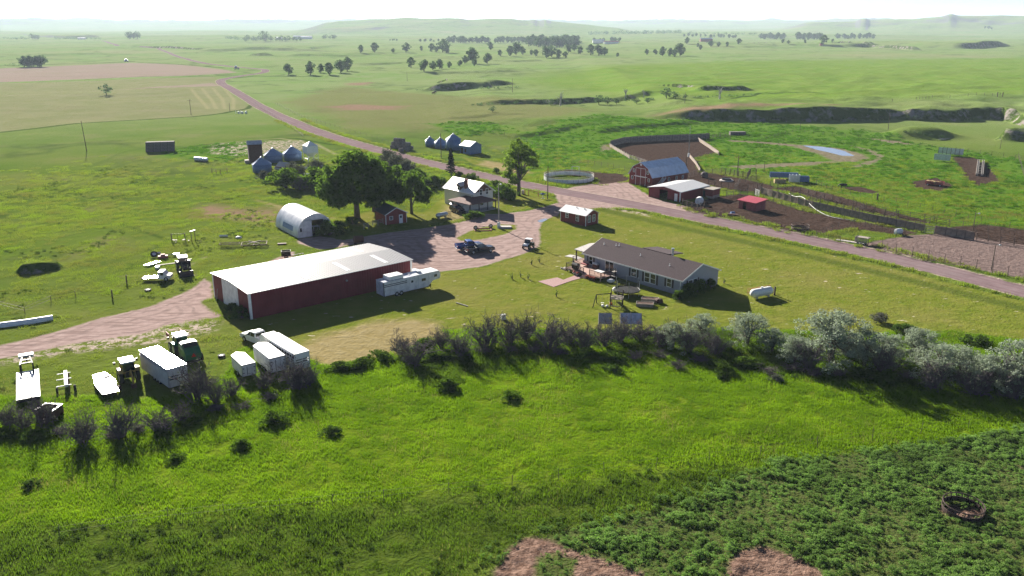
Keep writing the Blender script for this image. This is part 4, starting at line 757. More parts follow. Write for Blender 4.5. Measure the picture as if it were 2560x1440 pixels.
# ------------------------------------------------------------------ vehicles and machines
def wheel(p, x, y, r, wd=.24, nm='wheel', rim='galv', rub='rubber', z=None):
    z = r if z is None else z
    m = MB(); m.lathe([(r*.5,-wd/2+.02),(r*.93,-wd/2),(r,-wd*.3),(r,wd*.3),(r*.93,wd/2),(r*.5,wd/2-.02)], 20, (0,0), 'y'); w_ = m.o(nm, rub, p); w_.location = (x, y, z)
    k = MB(); k.lathe([(.06,-wd/2-.005),(r*.55,-wd/2+.01),(r*.55,wd/2-.01),(.06,wd/2+.005)], 14, (0,0), 'y'); k.o('rim', rim, w_); return w_
def car(name, lab_, cat, xy, rz, paint, kind='pickup', L_=5.9, W_=1.95, trim=None):
    t = thing(name, lab_, cat, xy, rz); h = L_/2; w2 = W_/2; r = .41; xa, xf = -h+1.25, h-1.0
    def arch_(c): return [(c+.5*math.cos(a), r+.5*math.sin(a)-.02) for a in np.linspace(math.pi, 0, 9)]
    hood = 1.18; belt = 1.22
    pr = [(-h+.05,.5)] + [(xa-.5,.42)] + arch_(xa) + [(xa+.5,.4),(xf-.5,.4)] + arch_(xf) + [(xf+.5,.45),(h-.04,.5),(h,.75),(h-.06,1.02),(h-.45,hood),(h-1.55,belt+.02)]
    if kind == 'pickup':
        c1 = -h+2.0; pr += [(c1, belt+.02),(c1, .78),(-h+.08,.78)]
        b = MB(); b.prism(pr, -w2+.06, w2-.06, 'y'); b.o('body', paint, t)
        for s in (-1,1):
            q = MB(); y0, y1 = (s*w2-.1*s, s*w2) ; ylo, yhi = min(y0,y1), max(y0,y1)
            q.prism([(-h,.55),(xa-.5,.5)] + arch_(xa) + [(xa+.5,.5),(c1-.03,.5),(c1-.03,belt+.06),(-h,belt+.06)], ylo, yhi, 'y'); q.o('bed_side', paint, t)
        MB().bx(-h-.02,-h+.07,-w2+.105,w2-.105,.6,belt+.05).o('tailgate', trim or paint, t); MB().bx(-h+.075,c1-.03,-w2+.11,w2-.11,.785,.83).o('bed_floor', 'black', t)
        cb = [(c1+.02,belt),(c1+.12,1.86),(c1+.35,1.93),(h-2.55,1.93),(h-2.3,1.86),(h-1.55,belt)]
    else:
        pr += [(-h+.1, belt), (-h, .9)]; b = MB(); b.prism(pr, -w2+.02, w2-.02, 'y'); b.o('body', paint, t); c1 = -h+.25
        cb = [(-h+.12,belt),(-h+.5,1.68),(-h+.8,1.76),(h-2.3,1.74),(h-2.0,1.66),(h-1.35,belt)]
    tp = .14; zt = max(v for _, v in cb); zf = lambda z: 1 - tp*(z-belt)/(zt-belt)
    def loft(pts, k0=1.0, dz=0): 
        n = len(pts); return [(u, -(w2-.07)*zf(v)*k0, v+dz) for u, v in pts] + [(u, (w2-.07)*zf(v)*k0, v+dz) for u, v in pts], [tuple(range(n)), tuple(range(n,2*n))[::-1]] + [(i,n+i,n+(i+1)%n,(i+1)%n) for i in range(n)]
    MB().add(*loft(cb)).o('cabin', paint, t)
    g = MB(); x0, x1 = cb[0][0], cb[-1][0]; tb, tf = cb[1][0], cb[-2][0]; zz0, zz1 = belt+.07, zt-.14
    for s in (-1,1):
        yy = lambda z: s*((w2-.07)*zf(z)+.012)
        xm = (x0+x1)/2+.1
        for u0,u1,v0,v1 in ((x0+.28,xm-.05,tb+.2,xm-.05),(xm+.05,x1-.38,xm+.05,tf-.1)): g.add([(u0,yy(zz0),zz0),(u1,yy(zz0),zz0),(v1,yy(zz1),zz1),(v0,yy(zz1),zz1)], [(0,1,2,3) if s < 0 else (3,2,1,0)])
    def slope(a, b_, off):
        (u0,v0),(u1,v1) = a, b_; f0, f1 = .14, .9; P_ = [(u0+(u1-u0)*f+off, v0+(v1-v0)*f) for f in (f0,f1)]
        g.add([(P_[0][0],-(w2-.07)*zf(P_[0][1])*.88,P_[0][1]),(P_[0][0],(w2-.07)*zf(P_[0][1])*.88,P_[0][1]),(P_[1][0],(w2-.07)*zf(P_[1][1])*.88,P_[1][1]),(P_[1][0],-(w2-.07)*zf(P_[1][1])*.88,P_[1][1])], [(0,1,2,3)])
    slope(cb[-1], cb[-2], .02); slope(cb[0], cb[1], -.015); g.o('window', 'glass', t)
    for x in (xa, xf):
        for y in (-w2+.13, w2-.13): wheel(t, x, y, r)
    MB().bx(h-.08,h+.1,-w2+.05,w2-.05,.42,.68).o('front_bumper', 'chrome' if kind == 'pickup' else 'black', t); MB().bx(-h-.14,-h-.03,-w2+.1,w2-.1,.45,.62).o('rear_bumper', 'chrome' if kind == 'pickup' else 'black', t)
    MB().bx(h-.03,h+.02,-.6,.6,.72,1.0).o('grille', 'black', t)
    for s in (-1,1):
        MB().bx(h-.12,h-.0,s*.82-.14,s*.82+.14,.78,1.0).o('headlight', 'chrome', t); MB().bx(-h-.025,-h+.1,s*(w2-.05)-.07,s*(w2-.05)+.07,.85,1.2).o('taillight', 'redlight', t)
        MB().bx(x1-.45,x1-.3,s*(w2+.1)-.1,s*(w2+.1)+.1,belt+.05,belt+.25).o('mirror', 'black', t)
    return t
a, b = gz(1181.4, 636), gz(1228, 631); d = (b-a)/np.linalg.norm(b-a); n_ = np.array([-d[1], d[0]]); hd = math.atan2(d[1], d[0]); c_ = (a+b)/2 + n_*.85 - d*.1
car('pickup_truck', 'dark grey crew cab pickup parked nearest the lawn in the gravel yard', 'pickup truck', c_, hd, 'darkpaint')
car('pickup_truck', 'bright blue pickup parked behind the dark grey one in the gravel yard', 'pickup truck', c_ + n_*3.3 - d*1.1, hd, 'bluepaint', L_=5.7)
c_ = gz(1143, 531); car('family_car', 'dark maroon sport utility car parked beside the farmhouse porch', 'car', c_, math.atan2(*(gz(1156,536)-gz(1130,526))[::-1]), 'maroonpaint', 'suv', 4.7, 1.9)
a, b = gz(643, 866), gz(616, 855); d = (b-a)/np.linalg.norm(b-a); hd = math.atan2(d[1], d[0]); n_ = np.array([-d[1], d[0]]); WT = (a+b)/2 - n_*.85
car('pickup_truck', 'white crew cab pickup hitched to the long slatted stock trailer', 'pickup truck', WT - d*.2, hd, 'whitepaint')
MB_ = local(SHED, 31.6, 2.2); car('parked_van', 'pale vehicle half hidden behind the far end of the red machine shed', 'van', (MB_.x, MB_.y), SHED.rotation_euler.z + R(95), 'whitepaint', 'suv', 4.9, 1.95)
# side by side utility vehicle
c_ = gz(1321, 620); t = thing('utility_vehicle', 'pale blue and black two seat utility vehicle with roof in the gravel yard', 'utility vehicle', c_, R(-118))
MB().prism([(-1.4,.55),(1.35,.5),(1.5,.75),(1.2,1.0),(.55,1.08),(.5,.7),(-.5,.7),(-.55,1.0),(-1.4,1.0)], -.7, .7, 'y').o('body', 'black', t); MB().prism([(.55,1.09),(1.2,1.01),(1.5,.77),(1.52,.8),(1.22,1.06),(.55,1.14)], -.6, .6, 'y').o('hood', 'spotcol', t)
m = MB()
for s in (-.66,.66): m.tube([(.6,s,1.05),(.3,s*.92,1.9),(-.6,s*.92,1.92),(-.7,s,.9)], .045)
m.o('roll_cage', 'black', t); MB().bx(-.75,.4,-.7,.7,1.9,1.98).o('roof', 'spotcol', t); MB().bx(-.4,-.1,-.6,.6,.7,1.3).bx(-.1,.3,-.6,.6,.68,.82).o('seat', 'black', t); MB().add([(.58,-.6,1.12),(.58,.6,1.12),(.32,.55,1.85),(.32,-.55,1.85)], [(0,1,2,3)]).o('windscreen', 'glass', t)
for x in (-.95,1.0):
    for y in (-.68,.68): wheel(t, x, y, .36, .28)
# --- trailers
def cargo_trailer(lab_, A, rz, W_, L_, H_, nose=True, axles=1, group='white cargo trailers'):
    """A = rear left roof corner above ground, x across the rear, y forward"""
    t = thing('cargo_trailer', lab_, 'trailer', A, rz, group); nz_ = .8 if nose else 0; pl_ = [(0,0),(W_,0),(W_,L_),(W_/2,L_+nz_),(0,L_)] if nose else [(0,0),(W_,0),(W_,L_),(0,L_)]
    MB().prism(pl_, .42, H_-.02, 'z').o('body', 'dirtywhite', t); MB().prism([(W_/2+(u-W_/2)*1.015, v*1.004-.01) for u, v in pl_], H_-.02, H_+.06, 'z').o('roof', 'whitemetal', t)
    MB().bx(.08,W_-.08,-.03,0,.5,H_-.14).o('rear_door', 'dirtywhite', t); m = MB(); m.bx(-.02,.07,-.05,.05,.42,H_-.02); m.bx(W_-.07,W_+.02,-.05,.05,.42,H_-.02); m.bx(.07,W_-.07,-.05,.0,H_-.13,H_-.03); m.o('rear_frame', 'galv', t)
    m = MB(); [m.bx(x-.1,x+.1,-.06,-.03,z-.04,z+.04) for x in (.2,W_-.2) for z in (.9,H_-.5)]; m.bx(W_*.35,W_*.38,-.07,-.03,.6,H_-.3); m.o('door_latch', 'black', t)
    for s in (0, W_):
        for k in range(axles):
            w_ = wheel(t, 0, 0, .33, .2); w_.location = (s + (.02 if s else -.02), L_*.42 + .8*k - .4*(axles-1), .33); w_.rotation_euler = (0, 0, math.pi/2)
        MB().bx(s-.13,s+.13,L_*.42-.5-.4*(axles-1),L_*.42+.5+.4*(axles-1),.7,.78).o('fender', 'galv', t)
    MB().tube([(W_/2-.5,L_,.45),(W_/2,L_+nz_+1.1,.45),(W_/2+.5,L_,.45)], .06, 4).tube([(W_/2,L_+nz_+.9,0),(W_/2,L_+nz_+.9,.7)], .05).o('tongue', 'black', t); return t
cargo_trailer('tall white enclosed trailer between the small trailer and the stock trailer', (-31.6,100.48), R(37.1), 2.13, 5.8, 2.4, axles=2)
t_ = cargo_trailer('smallest white enclosed trailer with a roof vent at the left of its row', (-34.89,99.24), R(35.6), 1.82, 4.2, 2.0); MB().bx(.75,1.1,2.4,2.75,2.06,2.2).o('roof_vent', 'galv', t_)
def stock_trailer(lab_, A, rz, W_, L_, H_, group, slats=2, gooseneck=True, m_='whitemetal'):
    t = thing('stock_trailer', lab_, 'trailer', A, rz, group)
    for s in (0, W_):
        q = MB(); x0, x1 = (s-.04, s+.04)
        q.bx(x0,x1,0,L_,.5,1.35 if slats else H_-.6); zz = 1.35
        if not slats: q.bx(x0-.03,x1+.03,0,L_,H_-.5,H_-.42)
        for k in range(slats): q.bx(x0,x1,0,L_,zz+.16+.36*k,zz+.36+.36*k)
        q.bx(x0,x1,0,L_,H_-.28,H_)
        for k in range(int(L_/.75)+1): q.bx(x0-.005,x1+.005,min(k*.75,L_-.08),min(k*.75,L_-.08)+.08,.5,H_)
        q.o('side_wall', m_, t)
    if slats: MB().bx(.2,W_-.2,.3,L_-.3,.6,1.9).o('interior_shade', 'dark', t)  # near-black block stands for the shade behind the slats
    MB().bx(-.05,W_+.05,-.05,L_+.05,H_,H_+.07).o('roof', 'alu' if m_ != 'whitemetal' else 'whitemetal', t)
    MB().bx(0,W_,L_-.06,L_+.02,.5,H_).o('front_wall', m_, t); MB().bx(.05,W_-.05,.1,L_-.1,.42,.52).o('floor', 'black', t)
    q = MB(); q.bx(.05,W_-.05,-.04,.03,.5,1.45); q.bx(.05,W_-.05,-.04,.03,1.62,1.8); q.bx(.05,W_-.05,-.04,.03,1.95,H_-.02); [q.bx(x,x+.07,-.05,.04,.5,H_-.02) for x in (.05,W_/2-.03,W_-.12)]; q.o('rear_gate', m_, t)
    if gooseneck: MB().prism([(L_,1.5),(L_+1.6,1.7),(L_+1.9,H_-.5),(L_+1.2,H_),(L_,H_)], .1, W_-.1, 'x').o('gooseneck', m_, t); MB().tube([(W_/2,L_+1.5,1.7),(W_/2,L_+1.5,1.0)], .08).o('coupler', 'black', t)
    for s in (0, W_):
        for k in range(3 if L_ > 8.6 else 2):
            w_ = wheel(t, 0, 0, .38, .22); w_.location = (s + (.1 if s else -.1)*-1, L_*.36 + .85*k, .38); w_.rotation_euler = (0, 0, math.pi/2)
    return t
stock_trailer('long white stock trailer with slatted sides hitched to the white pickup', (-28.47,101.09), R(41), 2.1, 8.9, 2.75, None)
stock_trailer('bare aluminium livestock trailer with shining roof beside the green baler', (-42.93,95.63), R(44.5), 2.45, 8.7, 3.0, None, slats=0, gooseneck=False, m_='alubody')
# --- living quarters horse trailer beside the shed
t = thing('horse_trailer', 'long white living quarters horse trailer against the red machine shed', 'horse trailer', (-21.4,132.46), R(40)); LQ = 11.0; WQ = 2.45; HQ = 2.85
MB().prism([(0,.45),(8.9,.45),(9.9,1.35),(11.3,1.45),(11.5,1.7),(11.5,HQ-.3),(11.2,HQ-.02),(0,HQ-.02)], 0, WQ, 'y').o('body', 'dirtywhite', t); MB().prism([(-.02,HQ-.02),(6.2,HQ-.02),(6.2,HQ+.05),(-.02,HQ+.05)], -.02, WQ+.02, 'y').o('rear_roof', 'poly', t); MB().prism([(6.2,HQ-.02),(11.25,HQ-.02),(11.2,HQ+.08),(6.2,HQ+.08)], -.02, WQ+.02, 'y').o('front_roof', 'white', t)
MB().bx(1.2,4.0,.15,WQ-.35,HQ+.1,HQ+.75).o('hay_pod', 'white', t); MB().bx(1.2,4.0,.2,WQ-.4,HQ+.05,HQ+.1).o('pod_rack', 'black', t); MB().bx(7.4,8.2,.9,1.5,HQ+.08,HQ+.4).o('air_conditioner', 'galv', t); MB().bx(5.6,5.9,1.0,1.3,HQ+.05,HQ+.17).o('roof_vent', 'galv', t)
for z in (2.28, 2.0): MB().bx(.1,4.6,-.02,-.002,z,z+.12).o('air_slot', 'black', t)
MB().bx(5.2,6.0,-.03,-.002,.6,2.45).o('entry_door', 'white', t); MB().bx(5.4,5.85,-.04,-.03,1.8,2.2).o('door_window', 'glass', t); MB().bx(7.6,8.4,-.03,-.002,1.65,2.1).o('side_window', 'glass', t); MB().bx(10.2,10.8,-.03,-.002,1.9,2.35).o('side_window', 'glass', t)
MB().bx(6.85,6.9,-.02,-.002,.55,2.7).bx(9.0,9.03,-.02,-.002,.9,2.7).o('seam', 'galv', t); MB().bx(-.04,0,.1,WQ-.1,.5,HQ-.1).o('rear_door', 'poly', t); MB().bx(-.05,.06,-.03,.05,.45,HQ-.05).o('corner_post', 'black', t)
for x in (2.5,3.4): wheel(t, x, .1, .4); wheel(t, x, WQ-.1, .4)
MB().bx(1.95,3.95,-.06,.0,.8,.9).o('fender', 'galv', t); MB().tube([(10.9,WQ/2,1.4),(10.9,WQ/2,.95)], .08).tube([(9.6,.4,1.2),(9.6,.4,.02)], .06).tube([(9.6,WQ-.4,1.2),(9.6,WQ-.4,.02)], .06).o('landing_leg', 'black', t)
# --- gooseneck flatbed, shiny deck, white box
t = thing('flatbed_trailer', 'white decked gooseneck flatbed trailer with black neck near the left edge', 'trailer', (-59.5,91.18), R(29.5))
MB().bx(0,2.45,0,9.6,.8,.9).o('deck', 'whitemetal', t); MB().bx(.02,2.43,-.03,.0,.5,.88).bx(-.05,0,0,9.6,.62,.92).bx(2.45,2.5,0,9.6,.62,.92).o('side_rail', 'black', t); MB().prism([(-.0,.92),(1.1,.92),(1.1,.95),(0,.95)], .05, 2.4, 'x').o('ramp', 'whitemetal', t)
m = MB(); [m.tube([(x,8.2,.8),(x,9.4,1.9),(x*.5+.61,12.6,2.0)], .12, 4) for x in (.5,1.95)]; [m.tube([(.6,y,1.92),(1.85,y,1.92)], .09, 4) for y in (9.8,11.0,12.2)]; m.o('gooseneck', 'black', t); MB().bx(.35,2.1,12.2,13.2,1.75,2.15).o('tool_box', 'dirtywhite', t); MB().tube([(1.2,12.9,1.75),(1.2,12.9,.9)], .08).tube([(.6,9.7,1.8),(.6,9.7,0)], .07).tube([(1.9,9.7,1.8),(1.9,9.7,0)], .07).o('support_leg', 'black', t)
for y in (3.2,4.1):
    for x in (.12,2.33): w_ = wheel(t, 0, 0, .36, .22); w_.location = (x, y, .36); w_.rotation_euler = (0,0,math.pi/2)
t = thing('metal_deck', 'shining bare metal deck sheet with black wheels left of the yellow tractor', 'trailer', (-50.24,93.3), R(36))
MB().add([(0,0,.7),(1.9,-.1,.7),(2.2,3.4,.95),(1.75,7.0,.8),(.2,7.1,.75),(-.2,3.5,.7)], [(0,1,2,5),(5,2,3,4)]).add([(0,0,.64),(1.9,-.1,.64),(2.2,3.4,.89),(1.75,7,.74),(.2,7.1,.69),(-.2,3.5,.64)], [(5,2,1,0),(4,3,2,5),(0,1,7-6,0)][:2]).o('deck', 'alu', t); MB().bx(.1,1.7,.3,.45,.3,.64).bx(.1,1.7,5.0,5.15,.3,.66).bx(2.0,2.4,1.0,1.6,.3,.85).o('frame', 'rust', t)
for x in (.1,1.9): w_ = wheel(t, 0,0,.36,.22); w_.location = (x, 2.4, .36); w_.rotation_euler = (0,0,math.pi/2)
MB().bx(.9,2.0,5.0,5.25,.86,1.0).o('stop_bar', 'black', t)
c_ = gz(126, 1040); t = thing('pickup_bed', 'white rimmed old pickup box lying among the left shrubs', 'pickup bed', c_, R(-6)); m = MB(); m.bx(-1.1,1.1,-.95,-.8,0,1.1).bx(-1.1,1.1,.8,.95,0,1.1).bx(-1.1,-.97,-.8,.8,0,1.1).bx(.97,1.1,-.8,.8,0,1.1).o('side_panel', 'rust', t); m = MB(); m.bx(-1.15,1.15,.78,.98,1.1,1.2).bx(-1.15,-.95,-.98,.78,1.1,1.2).bx(.95,1.15,-.98,.78,1.1,1.2).o('rim', 'white', t); MB().bx(-.97,.97,-.8,.8,.3,.36).o('floor', 'black', t)
c_ = gz(168, 965); t = thing('hay_rake', 'rusty toolbar implement with white cross arms standing in the grass', 'implement', c_, R(118)); MB().bx(-2.6,2.4,-.18,.18,.9,1.25).o('toolbar', 'dirtywhite', t); m = MB(); [m.tube([(-2.3+.3*k,.0,1.2),(-2.1+.3*k,-.35,.7),(-2.3+.3*k,-.25,.1)], .05, 4) for k in range(16)]; m.o('tine', 'rust', t)
for x, L_ in ((-2.3,1.0),(.0,1.0),(2.0,.9)): MB().tube([(x,-L_*.6,1.0),(x,L_*1.1,1.0)], .07, 5).o('cross_arm', 'white', t)
wheel(t, -2.3, -.9, .45, .3); wheel(t, -2.0, 1.1, .4, .25)
# --- tractors
def tractor(lab_, xy, rz, paint, roofm='white', rr=.95, loader=False, nm='tractor'):
    t = thing(nm, lab_, 'tractor', xy, rz); MB().prism([(-.6,.8),(2.3,.8),(2.45,1.2),(2.35,1.75),(.6,1.95),(-.6,1.7)], -.4, .4, 'y').o('hood', paint, t); MB().bx(-1.3,.6,-.45,.45,.7,1.5).o('chassis', 'black', t)
    m = MB(); [m.tube([(x,y,1.5),(x*.92,y*.92,2.75)], .06, 4) for x in (-1.2,.45) for y in (-.75,.75)]; m.bx(-1.25,.5,-.8,.8,1.35,1.55); m.o('cab_frame', paint, t); MB().prism([(-1.15,1.56),(.42,1.56),(.38,2.7),(-1.08,2.7)], -.7, .7, 'y').o('cab_glass', 'glass', t); MB().bx(-1.35,.6,-.85,.85,2.72,2.92).o('cab_roof', roofm, t)
    for s in (-1,1):
        wheel(t, -.85, s*1.0, rr, .5); wheel(t, 1.85, s*.85, rr*.66, .38); MB().prism([(-1.5,1.5),(-1.3,1.95),(-.3,1.95),(-.05,1.5)], s*1.0-.28, s*1.0+.28, 'y').o('fender', paint, t)
        MB().tube([(.5,s*.8,2.3),(.6,s*1.35,2.35)], .03).bx(.55,.62,s*1.35-.12,s*1.35+.12,2.1,2.45).o('mirror', 'black', t)
    MB().tube([(1.5,.3,1.8),(1.5,.3,2.6)], .06).o('exhaust', 'black', t)
    if loader:
        for s in (-1,1): MB().tube([(.3,s*.65,1.5),(1.9,s*.65,1.5),(3.3,s*.65,.6)], .09, 4).o('loader_arm', paint, t)
        MB().prism([(3.2,.1),(4.0,.05),(4.05,.12),(3.4,.25),(3.3,.95),(3.2,.95)], -1.2, 1.2, 'y').o('bucket', 'black', t)
    return t
c_ = gz(461, 679); tractor('black loader tractor with white cab roof beside the dirt drive', c_, R(-62), 'black', loader=True)
q = gz(447, 833, 2.9); hd = math.atan2(*(gz(440, 860)-gz(478, 897))[::-1]); t = tractor('green tractor with red cab post and pale roof hitched to the round baler', q, hd, 'green')
MB().bx(1.6,3.0,-1.0,-.9,1.9,2.5).bx(1.6,3.0,.9,1.0,1.9,2.5).o('loader_mast', 'redpale', t)
bq = (q[0] - 4.6*math.cos(hd), q[1] - 4.6*math.sin(hd)); t = thing('round_baler', 'dark green round baler with red triangle behind the green tractor', 'baler', bq, hd)
MB().prism([(1.5,.9),(1.6,2.3),(.9,2.9),(0,2.85),(-.9,2.4),(-1.45,1.7),(-1.3,.9),(-.5,.6),(.8,.6)], -1.05, 1.05, 'y').o('body', 'green', t); MB().prism([(1.3,2.62),(.88,2.95),(0,2.9),(-.7,2.56),(-.7,2.6),(0,2.97),(.9,3.02)], -.9, .9, 'y').o('belt_cover', 'black', t)
MB().add([(-1.45,-.3,1.35),(-1.45,.3,1.35),(-1.52,0,1.9)], [(0,2,1)]).add([(-1.48,-.3,1.33),(-1.48,.3,1.33),(-1.55,0,1.9)], [(0,1,2)]).o('warning_triangle', 'redlight', t); MB().bx(-1.1,.9,-.9,.9,.35,.62).o('pickup_head', 'black', t); MB().tube([(1.5,0,.8),(3.3,0,.7)], .09).o('drawbar', 'black', t)
for s in (-1,1): wheel(t, -.1, s*1.3, .6, .4); MB().tube([(.9,s*1.08,2.5),(-.4,s*1.08,2.2)], .05).o('gate_cylinder', 'chrome', t)
c_ = gz(322, 948); t = tractor('old yellow backhoe tractor with pale canopy among the left machinery', c_, R(125), 'yellow', rr=.75)
t.children[3]['label'] = 'open cab'; MB().tube([(-1.3,0,1.0),(-2.2,0,2.0),(-3.0,0,1.4),(-3.2,0,.5)], .13, 4).o('backhoe_arm', 'yellow', t); MB().bx(-3.5,-3.0,-.3,.3,.05,.5).o('bucket', 'rust', t); MB().bx(2.5,2.9,-.9,.9,.1,.8).o('loader_bucket', 'rust', t)
# --- old machinery and scrap left of the shed
c_ = gz(398, 700); t = thing('scrapped_truck', 'white scrapped truck cab with flat bed frame in the tall grass', 'scrap truck', c_, R(5)); MB().prism([(.2,.4),(2.2,.4),(2.25,1.0),(1.6,1.15),(1.1,1.75),(.2,1.75)], -.9, .9, 'y').o('cab', 'dirtywhite', t); MB().bx(.15,.2,-.6,.6,1.15,1.6).bx(.6,1.1,-.915,-.9,1.1,1.6).o('window', 'glass', t); m = MB(); m.bx(-2.8,.1,-.95,.95,.5,.58); m.o('bed', 'alu', t); m = MB(); [m.bx(x-.05,x+.05,-1.0,1.0,.58,.68) for x in (-2.75,-1.4,0)]; m.bx(-2.8,.1,-1.0,-.92,.45,.62); m.o('bed_frame', 'rust', t); wheel(t, 1.5, -.8, .38)
def ring(lab_, px, py, r=.6, tilt=0, m_='rubber', nm='tyre', cat='tyre', rimm='dirtywhite'):
    t = thing(nm, lab_, cat, gz(px, py), R(30)); k = MB(); k.lathe([(r*.55,-.14),(r,-.13),(r,.13),(r*.55,.14),(r*.5,0),(r*.55,-.14)], 18, (0,0), 'z'); o_ = k.o('tread', m_, t); o_.location = (0,0,.15+r*math.sin(tilt)*.9); o_.rotation_euler = (tilt,0,0); k = MB(); k.lathe([(r*.52,-.1),(r*.56,.1)], 14); k.o('rim', rimm, o_)
ring('pale sided tyre lying in the grass below the scrapped truck', 370, 727, .55); ring('pale tyre lying left of the small white trailer', 554, 892, .5); ring('big black tyre propped up in the scrap pile by the tractor', 386, 642, .7, R(35)); ring('small black tyre on top of the scrap pile by the tractor', 397, 636, .4, R(15))
one(MB().bx(-.9,.9,-.5,.5,.05,.5).bx(-.4,.4,-.3,.3,.5,.8).o('scrap_engine', 'redpale'), 'rusty red engine block in the scrap pile behind the black tractor', 'scrap', loc=gz(408, 645), rz=R(20))
one(MB().tube([(0,0,.3),(2.8,.6,.35)], .12, 6).bx(2.2,3.2,.3,1.0,.1,.5).o('scrap_axle', 'alu'), 'pale axle with dark hub in the scrap pile', 'scrap', loc=gz(404, 642))
one(MB().bx(-.45,-.3,-1.6,1.6,.1,.35).bx(.3,.45,-1.6,1.6,.1,.35).bx(-.3,.3,-.2,.1,.12,.3).o('scrap_rails', 'alu'), 'pair of pale rails lying left of the black tractor', 'scrap', loc=gz(381, 662), rz=R(-25))
one(MB().bx(-2.2,2.2,-.25,.25,.04,.16).o('grey_plank', 'wood'), 'long grey plank leaning out from the black tractor', 'plank', loc=gz(421, 661), rz=R(28))
one(MB().bx(-.35,.35,-.3,.3,.0,.5).o('white_crate', 'white'), 'small white box in the grass above the scrapped truck', 'box', loc=gz(394, 672))
t = thing('old_gate', 'dark square gate frame standing in the grass left of the shed', 'gate', gz(430, 604), R(8)); m = MB(); [m.tube([(x,0,0),(x,0,1.75)], .1, 5) for x in (0,2.75)]; m.o('post', 'pole', t); MB().tube([(0,0,1.6),(2.75,0,1.65)], .06, 5).tube([(1.3,0,1.6),(1.3,0,.5)], .04, 4).o('crossbar', 'black', t)
t = thing('loading_stand', 'tall two post stand with white board on top beside the gate frame', 'stand', gz(480, 606), R(70)); m = MB(); [m.tube([(x,0,0),(x,0,2.3)], .08, 5) for x in (0,1.1)]; m.o('post', 'pole', t); MB().bx(-.15,1.25,-.15,.15,2.3,2.45).o('top_board', 'white', t); MB().tube([(.2,-1.2,.5),(1.3,-1.4,.1)], .08, 4).o('brace', 'wood', t)
rng = random.Random(3)
m = MB(); [m.bx(x_:=rng.uniform(-1.6,1.6), x_+rng.uniform(.3,.9), y_:=rng.uniform(-.7,.7), y_+rng.uniform(.15,.5), .05+.08*k_, .14+.08*k_, rng.uniform(0,3)) for k_ in range(7)]; one(m.o('lumber_pile', 'wood'), 'heap of pale scrap lumber under the dark gate frame', 'lumber', loc=gz(447, 606))
one(MB().tube([(-.9,0,.22),(.9,.1,.22)], .2, 8).o('white_drum', 'white'), 'white drum lying in the grass above the rusty harrow', 'drum', loc=gz(559, 592)); one(MB().blob((0,0,.22), .75,.35,.28, 10).o('white_tank', 'white'), 'low white tank in the grass left of the arched hut', 'tank', loc=gz(597, 596))
t = thing('disc_harrow', 'rusty disc harrow with crossed pale beams above the red shed roof', 'harrow', gz(636, 614), R(12))
m = MB(); [m.bx(-2.6,2.6,y-.06,y+.06,.45,.58) for y in (-1.4,1.4)]; [m.bx(x-.06,x+.06,-1.4,1.4,.46,.57) for x in (-2.5,0,2.5)]; m.o('frame', 'rust', t)
for y in (-.9,.9):
    m = MB(); [m.lathe([(.05,-.04),(.32,-.02),(.05,.04)], 12, (y,.33), 'x') or None for _ in ()]; 
    for k in range(18): 
        x = -2.5+.29*k; q = MB(); q.lathe([(.04,x-.05),(.34,x),(.04,x+.05)], 10, (y,.34), 'x'); m.add(q.v, q.f)
    m.o('disc_gang', 'rust', t)
MB().tube([(-1.2,-1.2,.75),(1.2,1.2,.75)], .09, 4).tube([(1.2,-1.2,.72),(-1.2,1.2,.78)], .09, 4).o('beam', 'wood', t)
t = thing('tine_harrow', 'rusty spring tine harrow in the grass left of the disc harrow', 'harrow', gz(575, 616), R(5)); m = MB(); [m.bx(-2.1,2.1,y-.05,y+.05,.55,.65) for y in (-.6,.6)]; [m.bx(x-.05,x+.05,-.6,.6,.56,.64) for x in (-2.0,0,2.0)]; m.o('frame', 'rust', t); m = MB(); [m.tube([(-2+.27*k,y,.6),(-2+.27*k,y-.25,.9),(-2+.27*k,y-.3,.1)], .03, 4) for k in range(16) for y in (-.6,.6)]; m.o('tine', 'rust', t)
t = thing('dump_cart', 'dark metal cart with long tongue behind the shed roof', 'cart', gz(716, 645), R(15)); MB().bx(-.9,.9,-.7,.7,.5,.58).bx(-.9,.9,-.7,-.64,.58,1.5).bx(-.9,.9,.64,.7,.58,1.5).bx(-.9,-.84,-.64,.64,.58,1.5).bx(.84,.9,-.64,.64,.58,1.5).o('box', 'black', t); MB().tube([(.9,0,.5),(3.4,.5,.6)], .07, 4).tube([(3.4,.5,.6),(3.4,.5,0)], .05, 4).o('tongue', 'black', t); wheel(t, 0,-.8,.4); wheel(t, 0,.8,.4)
t = thing('fuel_tank', 'dark rusty fuel tank on short stand behind the red shed', 'tank', gz(897, 611), R(30)); MB().lathe([(.05,-1.0),(.75,-.95),(.75,.95),(.05,1.0)], 18, (0,1.1), 'x').o('tank', 'rust', t); m = MB(); [m.bx(x-.06,x+.06,y-.06,y+.06,0,.7) for x in (-.7,.7) for y in (-.5,.5)]; m.o('stand', 'black', t)
one(MB().bx(-.9,.9,-.35,.35,.0,.25).o('feed_trough', 'rust'), 'low rusty trough in the weeds beside the arched hut', 'trough', loc=gz(705, 611), rz=R(10))
m = MB()
pts_ = [gz(x, y) for x, y in ((-60,826),(0,817),(70,808),(133,798))]
for k in range(len(pts_)-1):
    pass
m.tube([(p[0],p[1],.05) for p in pts_], .62, 12); one(m.o('silage_bag', 'white'), 'long white plastic bag lying in the weeds at the left edge', 'silage bag')
